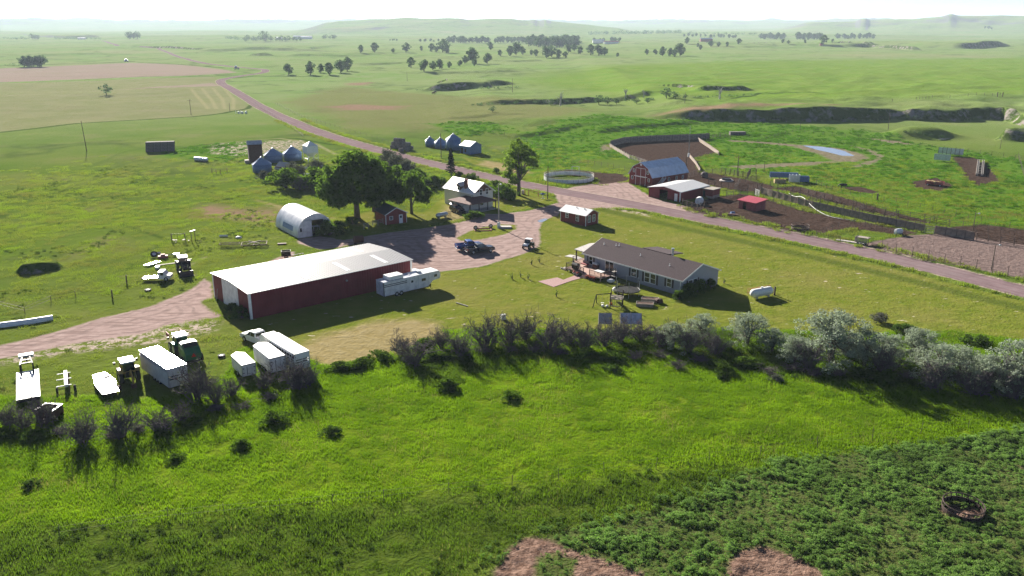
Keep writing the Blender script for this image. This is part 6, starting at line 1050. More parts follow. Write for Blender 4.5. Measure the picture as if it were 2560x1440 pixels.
# cattle
def cow(lab_, q, rz, m='cowblack', s=1.0, grp=None):
    t = thing('cow', lab_, 'cow', q, rz, grp); t.scale = (s,s,s); me = bpy.data.meshes.new('body')
    V = [(-.75,0,1.12),(-.3,0,1.1),(.25,0,1.08),(.65,0,1.12),(.95,0,1.05),(1.2,0,.8),(1.42,0,.5), (-.72,.22,.7),(-.72,.22,.35),(-.72,.22,.05),(-.72,-.22,.7),(-.72,-.22,.35),(-.72,-.22,.05),(.55,.2,.65),(.55,.2,.35),(.55,.2,.05),(.55,-.2,.65),(.55,-.2,.35),(.55,-.2,.05),(-.98,0,1.05),(-1.0,0,.5)]
    E = [(0,1),(1,2),(2,3),(3,4),(4,5),(5,6),(0,7),(7,8),(8,9),(0,10),(10,11),(11,12),(3,13),(13,14),(14,15),(3,16),(16,17),(17,18),(0,19),(19,20)]
    rad = [.34,.4,.42,.36,.22,.17,.11,.16,.08,.07,.16,.08,.07,.14,.08,.07,.14,.08,.07,.06,.03]
    me.from_pydata(V, E, []); ob = link('body', me, t); ob.modifiers.new('skin', 'SKIN'); ob.modifiers.new('sub', 'SUBSURF').levels = 1
    for i, sv in enumerate(me.skin_vertices[0].data if me.skin_vertices else []): sv.radius = (rad[i], rad[i])
    me.materials.append(M[m]); return t
def cow_mesh(lab_, q, rz, m, grp=None, s=1.0):
    t = thing('cow', lab_, 'cow', q, rz, grp); t.scale = (s,s,s); b_ = MB()
    prof = [(-.95,1.15,.12),(-.85,1.1,.3),(-.5,1.05,.38),(0,1.0,.42),(.45,1.02,.4),(.75,1.08,.3),(1.0,1.05,.2),(1.2,.85,.15),(1.38,.6,.12),(1.48,.48,.07)]
    b_.tube([(x,0,z) for x,z,_ in prof], [r_ for *_,r_ in prof], 12)
    for x in (-.7,.6):
        for y in (-.2,.2): b_.tube([(x,y,.95),(x+(.06 if x < 0 else -.02),y,.5),(x,y,.02)], [.17,.085,.07], 8)
    b_.tube([(-.95,0,1.15),(-1.05,0,.9),(-1.04,0,.4)], [.05,.03,.04], 6); b_.tube([(1.2,-.22,.95),(1.2,0,.98),(1.2,.22,.95)], [.03,.06,.03], 5); b_.o('body', m, t, smooth=True); return t
cow_mesh('black cow standing beside the bare dirt strip in the pasture', gz(2108,471), R(160), 'cowblack')
cow_mesh('brown cow on the far flat, left of the pair', P3(1083,236), R(20), 'cowbrown', 'cattle on the far creek flat'); cow_mesh('darker cow on the far flat, right of the pair', P3(1088,233), R(150), 'cowblack', 'cattle on the far creek flat')
# hay stacks: each bale is a thing
sq = MB().bx(-1.2,1.2,-.6,.6,0,1.15).mesh('hay_bale', 'haydark'); a_ = P3(368,380); b_ = P3(428,378); rz = math.atan2(b_[1]-a_[1], b_[0]-a_[0]); u = np.array([math.cos(rz), math.sin(rz)]); v = np.array([-u[1], u[0]])
for lv in range(3):
    for i in range(4):
        for j in range(2):
            q = a_[:2] + u*(.7+2.42*i+(lv*.12)) + v*(.6+1.25*j); ob = link('hay_bale', sq); one(ob, ('bottom course','middle course','top course')[lv] + ' big square bale in the dark stack, left pasture', 'hay bale', 'square bales in the dark stack', loc=(*q, a_[2]+1.16*lv), rz=rz+rng.uniform(-.03,.03))
rb = MB().lathe([(.1,-.62),(.72,-.62),(.78,-.5),(.78,.5),(.72,.62),(.1,.62)], 16, (0,.76), 'x').mesh('round_bale', 'hay', True)
a_ = P3(980,372); b_ = P3(1030,377); rz = math.atan2(b_[1]-a_[1], b_[0]-a_[0]); u = np.array([math.cos(rz), math.sin(rz)]); v = np.array([-u[1], u[0]])
for lv, cnt in enumerate((6,5,3)):
    for i in range(cnt):
        for j in range(2 if lv < 2 else 1):
            q = a_[:2] + u*(1.55*i+.78*lv) + v*(1.4*j + (.5 if lv == 2 else 0)) + np.array([rng.uniform(-.2,.2), rng.uniform(-.2,.2)]); one(link('round_bale', rb), ('bottom layer','second layer','top layer')[lv] + ' round bale in the pile beside the gravel road', 'hay bale', 'round bales piled by the road', loc=(*q, a_[2]+1.3*lv), rz=rz+math.pi/2+rng.uniform(-.3,.3))
for k in range(2): q = gz(1003+16*k, 381-2*k); one(link('round_bale', rb), ('round bale fallen in front of the pile, left one','round bale fallen in front of the pile, right one')[k], 'hay bale', 'loose bales before the pile', loc=q, rz=R(40+50*k))
drm = MB().lathe([(.05,0),(.55,.0),(.6,.45),(.6,1.15),(.5,1.3),(.05,1.3)], 14).mesh('tub', 'galv', True)
for k in range(5): one(link('tub', drm), 'grey drum in the short row on the pasture left of the bins', 'drum', 'row of grey drums in the pasture', loc=P3(490+6.5*k, 402+.6*k))
for k in range(3): one(link('white_sack', MB().blob((0,0,.5), .7,.6,.7, 8, rng).mesh('white_sack', 'dirtywhite')), 'white bundle in the short row at the field entrance', 'bundle', 'white bundles at the field entrance', loc=P3(597+9*k, 284))
# far field machines and far roofs
for px, py, lab_, m_ in ((316,154,'distant dark tractor with mower on the pink hay field edge','bluetank'),(592,173,'distant machine parked inside the road bend','steelpost')):
    q = P3(px, py); t = thing('far_tractor', lab_, 'tractor', q, R(10)); MB().bx(-2.5,2.2,-1.2,1.2,.7,1.9).o('body', m_, t); MB().bx(-1.6,.4,-1.1,1.1,1.9,3.4).o('cab', 'bluetank', t)
    for x in (-1.6,1.6):
        for y in (-1.3,1.3): wheel(t, x, y, .85 if x < 0 else .6, .5)
def far_house(px, py, w_, d_, h_, lab_, roof='whiteroof', wall='dirtywhite', rz=0):
    q = P3(px, py); t = thing('far_building', lab_, 'building', q, rz); MB().prism([(-d_/2,-.5),(d_/2,-.5),(d_/2,h_),(0,h_+d_*.2),(-d_/2,h_)], -w_/2, w_/2, 'x').o('wall', wall, t); s = .4
    for sg in (-1,1): MB().prism([(0,h_+d_*.2+.05),(sg*(d_/2+.5),h_-.15),(sg*(d_/2+.5),h_+.15),(0,h_+d_*.2+.35)], -w_/2-.5, w_/2+.5, 'x').o('roof', roof, t)
far_house(1495,107,26,12,5,'pale roofed distant ranch building left of the far grove end'); far_house(1528,109,34,10,4,'long low distant ranch building with pink roof', 'redpale'); far_house(698,98,16,10,4,'small white roofed distant farmhouse in the upper left trees'); far_house(760,97,46,14,5,'long white roofed distant farm shed, upper left'); far_house(742,97,18,12,6,'distant farm barn between the house and the long shed', 'galv')
far_house(45,58,45,20,9,'tiny pale farm roof on the far left ridge'); far_house(52,60,60,20,8,'tiny second pale farm roof on the far left ridge'); far_house(205,98,22,8,3,'tiny white roof at the far end of the gravel road'); far_house(1765,105,30,10,6,'distant dark shed roof left of the scattered right trees', 'galv', 'redwood'); far_house(2053,113,5,4,2.5,'distant small dark hut under the lone right tree', 'rust', 'redwood')
# ------------------------------------------------------------------ vegetation
M['leaf'] = leafmat('elm_leaves', (.065,.11,.018), (.12,.22,.02), .35, .5, .45); M['leaf2'] = leafmat('cottonwood_leaves', (.1,.16,.025), (.2,.32,.03), .3, .5, .5)
M['silver'] = leafmat('silver_olive_leaves', (.27,.31,.25), (.26,.32,.2), .2, .7, .42); M['needle'] = leafmat('spruce_needles', (.022,.035,.025), (.02,.03,.012), .3, .8, .25)
M['hazeleaf'] = leafmat('haze_tinted_far_leaves', (.075,.125,.065), (.1,.18,.06), .35, .2, .4); M['shrubleaf'] = leafmat('shrub_leaves', (.05,.09,.02), (.09,.16,.02), .45, .6, .45)  # distant leaves carry the blue of the haze in their colour
M['lilac'] = leafmat('grey_shrub_leaves', (.12,.12,.105), (.1,.115,.07), .3, .7, .3); M['weed'] = leafmat('weed_leaves', (.19,.28,.085), (.18,.35,.05), .35, .3, .45)
M['grass'] = leafmat('tall_grass', (.108,.178,.008), (.155,.275,.006), .3, .16, .55, c2=(.076,.14,.008)); M['olive'] = leafmat('olive_grass', (.07,.115,.012), (.09,.165,.01), .3, .3, .5); M['grassd'] = leafmat('rough_grass', (.1,.155,.014), (.15,.23,.012), .3, .12, .5, c2=(.12,.13,.04)); M['greyleaf'] = M['lilac']
NR = np.random.default_rng(11)
def leaves(C, Rr, n, size, rg, flat=.75, up=.3):
    """n leaf quads round each centre C (k,3) with radius Rr (k,)"""
    k = len(C); idx = np.repeat(np.arange(k), n); N_ = len(idx)
    d = rg.normal(size=(N_,3)); d /= np.linalg.norm(d, axis=1, keepdims=True); rad = rg.uniform(.35,1,(N_,1))**.6
    p = C[idx] + d * rad * Rr[idx][:,None] * np.array([1,1,flat])
    nrm = d * .6 + rg.normal(size=(N_,3)) * .6 + np.array([0,0,up]); nrm /= np.linalg.norm(nrm, axis=1, keepdims=True)
    a = np.cross(nrm, rg.normal(size=(N_,3))); a /= np.linalg.norm(a, axis=1, keepdims=True); b = np.cross(nrm, a)
    s = size * rg.uniform(.6,1.3,(N_,1)); V = np.stack([p-a*s, p-b*s*.55, p+a*s, p+b*s*.55], 1).reshape(-1,3)
    return V, np.arange(N_*4).reshape(-1,4)
def tree_meshes(nm, seed, H, lobes, nclump, nleaf, lsize, leafm, trunk_r, bark='bark', clump_r=.9, trunk_top=.55, limbs=9, lean=(0,0), inner=.35):
    """lobes: (x,y,z,rx,ry,rz) ellipsoids of the crown; returns trunk and crown meshes"""
    rg = np.random.default_rng(seed); vol = np.array([l[3]*l[4]*l[5] for l in lobes])**.67; pick = rg.choice(len(lobes), nclump, p=vol/vol.sum()); Lb_ = np.array(lobes, float)[pick]
    d = rg.normal(size=(nclump,3)); d /= np.linalg.norm(d, axis=1, keepdims=True); rr = rg.uniform(inner,1,(nclump,1))**.5; C = Lb_[:,:3] + d*rr*Lb_[:,3:]; C = C[C[:,2] > H*.13]
    V, Fq = leaves(C, rg.uniform(.55,1.25,len(C))*clump_r, nleaf, lsize, rg); crown = npmesh('crown', V, Fq, leafm)
    m = MB(); top = Vector((lean[0], lean[1], H*trunk_top)); m.tube([(0,0,-.2),(0,0,.15),(lean[0]*.35,lean[1]*.35,H*trunk_top*.4),top], [trunk_r*1.35,trunk_r,trunk_r*.8,trunk_r*.5], 9)
    far = C[rg.permutation(len(C))[:limbs]]
    for c in far:
        t = rg.uniform(.3,.95); base = Vector((lean[0]*t, lean[1]*t, H*trunk_top*t)); e = Vector(c); mid = base.lerp(e, .5) + Vector((rg.normal()*.3, rg.normal()*.3, .12*(e-base).length)); r0 = trunk_r*.42*(1.1-t*.5); m.tube([base, mid, e], [r0, r0*.6, r0*.2], 6, False)
        for c2 in C[rg.integers(0,len(C),2)]:
            if (Vector(c2)-e).length < H*.35: m.tube([mid, Vector(c2)], [r0*.4, r0*.12], 4, False)
    return m.mesh('trunk', bark), crown
def plant_tree(nm, lab_, cat, loc, meshes, s=1.0, rz=0.0, group=None):
    t = thing(nm, lab_, cat, loc, rz, group); t.scale = (s,s,s) if not hasattr(s,'__len__') else s; link('trunk', meshes[0], t); link('crown', meshes[1], t); return t
# near trees
bigm = tree_meshes('elm', 1, 14, [(0,0,9,5.2,5.0,4.4),(-3.2,-.8,7,3.2,3.2,3.2),(3.0,.3,7.2,3.0,3,3.0),(.5,0,12,3.0,3.0,2.0),(-1.5,-2.5,5.2,3.0,2.5,2.0),(-3.4,1,4.2,1.8,2,1.6),(3.2,-1,4.4,1.8,2,1.6)], 400, 60, .3, 'leaf', .55, clump_r=1.0, limbs=16, trunk_top=.6)
q = gz(893, 545); plant_tree('elm_tree', 'largest dark round leafy tree between the grain bins and the garage', 'tree', (*q,0), bigm, (1.4,1.4,1.12))
plant_tree('elm_tree', 'second dark leafy tree joined to the right side of the largest one', 'tree', (*gz(936,528),0), bigm, (1.15,1.1,.92), 2.1)
midm = tree_meshes('elm', 4, 9.5, [(0,0,6.6,3.6,3.4,2.6),(2.6,0,5.2,2.4,2.4,1.8),(-2.6,0,5.4,2.2,2.2,1.9),(0,0,8.4,2.0,2.0,1.2),(3.2,0,3.8,1.5,1.6,1.1),(-3.0,0,3.9,1.4,1.6,1.1)], 180, 55, .27, 'leaf', .4, clump_r=.9, limbs=12)
plant_tree('elm_tree', 'spreading leafy tree right of the red garage', 'tree', (*gz(1029,534),0), midm)
tallm = tree_meshes('cottonwood', 7, 13.5, [(.2,0,11,2.6,2.4,2.4),(-1.9,0,8.6,2.2,2.2,2.4),(2.6,0,9.2,1.9,1.9,1.9),(3.6,0,7.6,1.2,1.2,1.1),(-2.6,0,5.6,1.4,1.4,1.5),(-1.0,0,4.0,1.2,1.2,1.2),(.8,0,6.6,1.4,1.4,1.4)], 190, 42, .24, 'leaf2', .5, clump_r=.8, limbs=18, trunk_top=.62, inner=.25)
plant_tree('cottonwood_tree', 'tall bright green cottonwood with forked trunk beside the road', 'tree', (*gz(1297,489),0), tallm, 1.12)
m = MB(); m.tube([(0,0,-.1),(0,0,8.2)], [.22,.03], 7); rg = np.random.default_rng(3); C = []; Rr = []
for k in range(300):
    z = 1.0 + 7.2*rg.uniform(0,1)**1.1; R0 = (8.6-z)/8.6*2.5; lay = .78+.22*math.cos(z*9); a_ = rg.uniform(0,2*math.pi); r_ = R0*lay*rg.uniform(.35,1); C.append((r_*math.cos(a_), r_*math.sin(a_), z-.16*r_)); Rr.append(.38)
V, Fq = leaves(np.array(C), np.array(Rr), 26, .13, rg, .5, .1); plant_tree('spruce_tree', 'dark pointed spruce tree standing by the gravel road', 'tree', (*gz(1128,440),0), (m.mesh('trunk','bark'), npmesh('crown', V, Fq, 'needle')), (.95,.95,1.02))
# shrubs about the farmyard
def bush_mesh(seed, r, h, n, nl, ls, leafm, stem='twig'):
    rg = np.random.default_rng(seed); C = np.stack([rg.normal(0,.45*r,n), rg.normal(0,.45*r,n), h*(.25+.6*rg.uniform(0,1,n))], 1); C[:,2] *= np.clip(1.15-np.hypot(C[:,0],C[:,1])/r*.55, .3, 1.1)
    V, Fq = leaves(C, rg.uniform(.2,.42,n)*r, nl, ls, rg); m = MB(); [m.tube([(0,0,-.1), tuple(c*np.array([.5,.5,.55])), tuple(c)], [.05,.035,.012], 4, False) for c in C[:14]]; return m.mesh('stem', stem), npmesh('foliage', V, Fq, leafm)
BS = [bush_mesh(20+i, 1.5, 2.2, 34, 60, .14, 'shrubleaf') for i in range(3)]; BD = [bush_mesh(30+i, 1.6, 2.4, 40, 60, .15, 'leaf') for i in range(2)]; BG = [bush_mesh(40+i, 1.7, 3.0, 46, 46, .13, 'lilac') for i in range(2)]
def bush(lab_, px, py, ms, s, rz=0, cat='shrub', group=None, nm='shrub', h0=None):
    q = P3(px, py); t = thing(nm, lab_, cat, q, rz, group); t.scale = (s,s,s) if not hasattr(s,'__len__') else s; link('stem', ms[0], t); link('foliage', ms[1], t); return t
bush('dark leafy shrub against the open doorway of the arched hut', 822, 588, BD[0], 1.5); bush('low green shrub between the arched hut and the garage fence', 850, 580, BS[0], 1.3); bush('round clipped shrub in front of the farmhouse porch, left one', 1178, 546, BD[1], (1.05,1.05,.85)); bush('small round shrub in front of the farmhouse porch, right one', 1196, 545, BD[0], (.8,.8,.75))
for i, (px,py,ms,s,lab_) in enumerate(((660,452,BG[0],1.1,'grey shrub at the foot of the lowest grain bin'),(690,455,BS[1],1.7,'green shrub right of the lowest grain bin'),(715,470,BD[0],2.6,'dark leafy shrub below the collapsed shed'),(745,455,BG[1],2.0,'silver grey shrub at the collapsed shed'),(750,475,BG[0],1.3,'bare grey shrub between two dark shrubs'),(785,470,BD[1],2.7,'dark leafy shrub touching the largest tree on its left'),(810,478,BD[0],2.3,'dark shrub under the left edge of the largest tree'),(790,430,BG[1],1.5,'grey shrub above the pale pipes by the trees'),(730,430,BG[0],1.2,'small grey shrub on the ruined roof edge'),
  (970,430,BG[0],2.5,'grey feathery shrub right behind the largest tree'),(995,438,BG[1],2.4,'tall lilac grey shrub behind the trees'),(1020,445,BG[0],2.0,'grey shrub at the right of the lilac clump'),(1045,452,BD[1],1.7,'dark green shrub at the right end of the grey clump'),(985,462,BD[0],2.5,'dark shrub below the grey lilac clump'),(1030,468,BD[1],2.2,'dark shrub left of the farmhouse hedge'),(1062,470,BD[0],1.5,'dark hedge shrub left of the farmhouse'),(1085,466,BD[1],1.4,'dark hedge shrub touching the farmhouse left corner'),(1102,463,BS[2],1.2,'low hedge shrub behind the farmhouse left corner'),
  (1180,455,BD[0],1.2,'hedge shrub behind the farmhouse roof ridge'),(1150,447,BS[0],1.1,'hedge shrub left behind the farmhouse ridge'),(1238,485,BD[1],1.7,'dark round shrub right of the farmhouse gable'),(1255,495,BD[0],1.8,'large dark round shrub left of the cottonwood'),(1268,500,BD[1],1.5,'dark shrub at the right of the farmhouse shrubs'),(1241,432,BS[1],.8,'small round shrub beside the road above the cottonwood'),(605,795,BS[2],1.0,'weedy shrub at the near corner of the machine shed'),(585,780,BS[0],.8,'weedy shrub in front of the overhead door wall'),
  (1720,740,BD[1],1.0,'dark shrub under the gable windows of the grey house'),(1745,732,BD[0],1.1,'dark shrub along the end wall of the grey house'),(1775,722,BS[0],.9,'low shrub at the rear corner of the grey house'),(1700,748,BS[1],.8,'low shrub at the front corner of the grey house'),(880,560,BS[2],1.0,'low green shrub at the foot of the largest tree'))): bush(lab_, px, py, ms, s, i*1.3)
# bare twiggy shrubs of the hedgerow
def twig_mesh(seed, h, r, n0=11, leafm='lilac', nleaf=240, depth=4):
    rg = random.Random(seed); m = MB(); tips = []
    def grow(p, d, L, rad, k):
        q = p + d*L; mid = p.lerp(q, .5) + Vector((rg.gauss(0,.06),rg.gauss(0,.06),.02))*L; m.tube([p, mid, q], [rad, rad*.85, rad*.65], 4 if k > 1 else 3, False); tips.append(q)
        if k == 0: return
        for i in range(rg.choice((2,3,3))):
            f = rg.uniform(.1,1); nd = (d + Vector((rg.gauss(0,.7),rg.gauss(0,.7),rg.gauss(.08,.42)))).normalized(); grow(p.lerp(q,f), nd, L*rg.uniform(.55,.85), rad*.62, k-1)
    for i in range(n0):
        a_ = 2*math.pi*i/n0 + rg.uniform(-.3,.3); s_ = rg.uniform(.2,1.15); d = Vector((math.cos(a_)*s_*r/h, math.sin(a_)*s_*r/h, 1)).normalized(); grow(Vector((math.cos(a_)*.25*s_, math.sin(a_)*.25*s_, -.1)), d, h*rg.uniform(.22,.44), .045, depth)
    T = np.array([tuple(t) for t in tips]); g2 = np.random.default_rng(seed); pk = g2.choice(len(T), nleaf); T2 = T[pk]*np.array([1,1,.9]); V, Fq = leaves(T2, np.full(nleaf,.14), 3, .06, g2)
    return m.mesh('branches', 'twig'), npmesh('foliage', V, Fq, leafm)
TW = [twig_mesh(60+i, 3.0, 2.5, 15) for i in range(4)]
def silver_tree(seed, h, r, n):
    rg = np.random.default_rng(seed); C = np.stack([rg.normal(0,.42*r,n), rg.normal(0,.42*r,n), h*(.12+.83*rg.uniform(0,1,n)**.7)], 1); C[:,2] *= np.clip(1.12-(np.hypot(C[:,0],C[:,1])/r)**2*.38, .3, 1.1)
    V, Fq = leaves(C, rg.uniform(.13,.27,n)*r, 80, .095, rg, .7); m = MB()
    for k in range(5):
        a_ = k*1.3; b_ = Vector((math.cos(a_)*.4,math.sin(a_)*.4,h*.45)); m.tube([(0,0,-.2),(b_.x*.4,b_.y*.4,h*.2),b_], [.16,.12,.07], 6, False)
        for c in C[k::5][:9]: m.tube([b_, tuple(c*np.array([.7,.7,.9])), tuple(c)], [.06,.04,.01], 4, False)
    return m.mesh('trunk', 'bark'), npmesh('crown', V, Fq, 'silver')
SV = [silver_tree(80+i, 4.8, 2.9, 95) for i in range(3)]
hedge = [(20,1078,1.1,'leafy dark shrub at the left edge, beside the flatbed'),(62,1085,.9,'small twiggy shrub below the left edge flatbed'),(112,1075,1.15,'leafy dark shrub around the old pickup box'),(207,1120,1.35,'large bare purple shrub right of the pickup box'),(302,1108,1.4,'tall bare purple shrub second from the pickup box'),(398,1092,1.25,'bare shrub below the round green baler'),(450,1070,.85,'small shrub in the gap below the aluminium trailer'),(492,1012,1.55,'big bare shrub at the rear of the aluminium trailer'),(540,1020,1.1,'bare shrub right of the big one behind the aluminium trailer'),(580,1005,.95,'small bare shrub below the smallest white trailer'),(662,985,1.05,'bare shrub behind the tall white cargo trailer'),(742,985,1.45,'leafing bare shrub in front of the stock trailer gate'),(775,975,1.0,'small bare shrub at the right of the stock trailer'),
 (1035,925,1.55,'large bare shrub at the left end of the long hedgerow'),(1005,900,1.0,'small shrub at the hedgerow end by the tan patch'),(1105,885,1.2,'low shrub near the tan patch edge in the hedgerow'),(1150,905,1.4,'dense bare purple shrub second in the hedgerow'),(1215,880,1.7,'tall open bare shrub left of the white lawn box'),(1275,872,1.45,'bare shrub under the white lawn box'),(1315,862,1.4,'bare shrub right of the white lawn box'),(1375,885,1.9,'tallest bare shrub with a thin spire in the hedgerow'),(1420,870,1.3,'bushy bare shrub right of the tall spire'),(1460,885,1.2,'dark bare shrub left of the garden shelters'),(1510,878,1.3,'bare shrub in front of the left garden shelter'),(1550,870,1.35,'bare purple shrub below the milky garden shelter'),(1600,865,1.3,'bare shrub in front of the right garden shelter'),(1650,880,1.2,'dark bare shrub before the first silver tree'),(1720,895,1.3,'bare shrub between the first silver trees'),(1790,900,1.3,'dark bare shrub in the right hedgerow'),(2020,935,1.5,'dark bare shrub below the largest silver tree'),(2120,905,1.6,'purple bare shrub inside the largest silver tree'),(2210,945,1.4,'bare purple shrub right of the largest silver tree'),(2330,985,1.4,'bare dark shrub below the right silver trees'),(2440,1000,1.5,'pale bare shrub near the right edge'),(2535,1010,1.5,'bare shrub at the right edge of the hedgerow')]
for i, (px, py, s, lab_) in enumerate(hedge): q = gz(px, py-14); t = thing('bare_shrub', lab_, 'shrub', (*q,0), i*1.9, 'bare shrubs of the hedgerow'); t.scale = (s*1.12,s*1.12,s*(1.3+.35*((i*37)%5)/5)); link('branches', TW[i%4][0], t); link('foliage', TW[i%4][1], t)
silver = [(1682,868,.8,'first silver leaved tree right of the garden shelters'),(1755,850,.85,'small silver tree second from the garden shelters'),(1868,862,1.05,'open silver tree below the white propane tank'),(1930,880,.75,'low silver shrub left of the largest silver tree'),(1985,905,.8,'silver shrub at the left foot of the largest silver tree'),(2075,905,1.6,'largest silver leaved tree in the right hedgerow'),(2160,915,1.1,'silver tree touching the right of the largest one'),(2215,900,.8,'low silver shrub right of the largest silver tree'),(2290,905,1.05,'silver tree by the pale dirt mound'),(2345,955,1.1,'rounded silver tree below the dirt mound'),(2400,940,.9,'silver shrub right of the dirt mound'),(2470,975,1.0,'silver tree left of the right edge tree'),(2535,975,1.4,'large silver tree at the right edge')]
for i, (px, py, s, lab_) in enumerate(silver): plant_tree('silver_tree', lab_, 'tree', (*gz(px,py),0), SV[i%3], (s*1.08,s*1.08,s*.9), i*2.3, 'silver leaved trees of the hedgerow')
lows = [(685,1055,BD[0],1.0,'dark low bush in the bright field below the white trailers'),(602,1120,BD[1],.75,'low bush with long shadow left of the first bush'),(828,1085,BS[0],.75,'low grass bush right of the dark field bush'),(1275,995,BD[0],.75,'dark low bush in the middle of the bright field'),(1118,972,BD[1],1.05,'dark low bush below the hedgerow end'),(1805,945,BS[1],.7,'small green bush at the foot of the right hedgerow'),(1942,952,BG[0],.55,'tan dry bush on the bright field below the silver trees'),(1530,925,BS[2],.8,'low bush below the garden shelters'),(905,915,BD[1],(1.6,.7,.5),'dark weedy hedge below the tan patch, left part'),(860,922,BD[0],(1.5,.7,.45),'dark weedy hedge below the tan patch, far left part'),(955,898,BD[0],(1.4,.7,.5),'dark weedy hedge below the tan patch, right part'),(1060,865,BD[1],(1.3,.7,.5),'green weed clump beside the tan patch tip'),(440,1150,BD[0],.6,'small dark bush in the grass below the left shrubs'),(75,1215,BS[0],.6,'small weedy bush in the lower left grass'),(2200,805,BG[1],1.0,'rusty brown dry bush behind the largest silver tree'),(2260,830,BS[1],1.2,'green shrub right of the dry brown bush'),(2440,860,BS[2],1.3,'green shrub on the lawn edge at the right')]
for i, (px, py, ms, s, lab_) in enumerate(lows): bush(lab_, px, py, ms, s if hasattr(s,'__len__') else (s*.95,s*.8,s*.55), i*2.1)
undr = [(x, 888 + 10*math.sin(x*.9)) for x in range(1090, 1680, 62)] + [(x, 908+(x-1680)*.075+10*math.sin(x*.7)) for x in range(1690, 2560, 58)]
for i, (px, py) in enumerate(undr): bush('low dark weedy bush at the foot of the long hedgerow', px, py, (BD+TW)[i%6], (1.5,.8,.5) if i%6 < 2 else (.9,.9,.55), i*1.7, 'bush', 'low bushes along the long hedgerow', 'low_bush')
for i in range(12): px = 15+i*66; bush('low dark weedy bush between the left bare shrubs', px, 1090-max(0,px-330)*.27+8*math.sin(i*2.2), (BD+TW)[i%6], (1.0,.8,.4) if i%6 < 2 else (.8,.8,.45), i*2.9, 'bush', 'low bushes along the left shrub row', 'low_bush')
# saplings on the lawn
SP = bush_mesh(90, .4, 1.5, 8, 14, .07, 'shrubleaf')
for px, py, lab_ in ((1281,698,'left of three thin saplings on the lawn by the horse trailer'),(1301,693,'middle of three thin saplings on the lawn by the horse trailer'),(1320,698,'right of three thin saplings on the lawn by the horse trailer'),(1349,656,'thin sapling on the lawn below the utility vehicle'),(1329,662,'tiny sapling left of the thin one below the utility vehicle'),(1391,742,'fallen looking sapling on the lawn above the shrub row'),(1809,708,'thin sapling right of the grey house end')): bush(lab_, px, py, SP, .9, px*.1, 'sapling', 'young saplings on the lawn', 'sapling')
# distant trees
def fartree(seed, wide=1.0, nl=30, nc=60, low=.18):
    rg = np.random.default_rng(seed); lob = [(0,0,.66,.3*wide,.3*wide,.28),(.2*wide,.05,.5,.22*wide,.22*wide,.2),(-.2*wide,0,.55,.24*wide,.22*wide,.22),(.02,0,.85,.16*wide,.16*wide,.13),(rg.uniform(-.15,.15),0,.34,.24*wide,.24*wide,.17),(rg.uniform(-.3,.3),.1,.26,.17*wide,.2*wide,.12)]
    return tree_meshes('far', seed, 1.0, lob, nc, nl, .046, 'hazeleaf', .035, clump_r=.125, limbs=6, trunk_top=.6)
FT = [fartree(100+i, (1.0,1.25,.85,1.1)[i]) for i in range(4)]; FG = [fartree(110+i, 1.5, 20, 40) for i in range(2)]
deadm = []
for i in range(2):
    rg2 = random.Random(200+i); m = MB(); m.tube([(0,0,-.05),(.02,0,.4),(.0,0,.62)], [.06,.045,.03], 6)
    for k in range(9):
        z = rg2.uniform(.3,.62); a_ = rg2.uniform(0,6.3); e = Vector((math.cos(a_)*rg2.uniform(.15,.4), math.sin(a_)*.3, z+rg2.uniform(.15,.42))); m.tube([(0,0,z), tuple(Vector((0,0,z)).lerp(e,.5)+Vector((0,0,.05))), e], [.026,.018,.006], 4, False)
    deadm.append(m.mesh('dead_tree', 'paleb'))
def ftree(px, py, hpx, lab_, ms=None, group=None, i=0, sq=1.0):
    q = P3(px, py); D = math.sqrt(q[0]**2+q[1]**2+(CAM_H-q[2])**2); h = hpx*D/F_PX*.95; t = plant_tree('distant_tree', lab_, 'tree', (q[0],q[1],q[2]-.02*h), ms or FT[i%4], (h*sq,h*sq,h), i*1.7, group); return t
ftree(266,237,26,'lone dark round tree in the pale hay field', FG[0], sq=1.0)
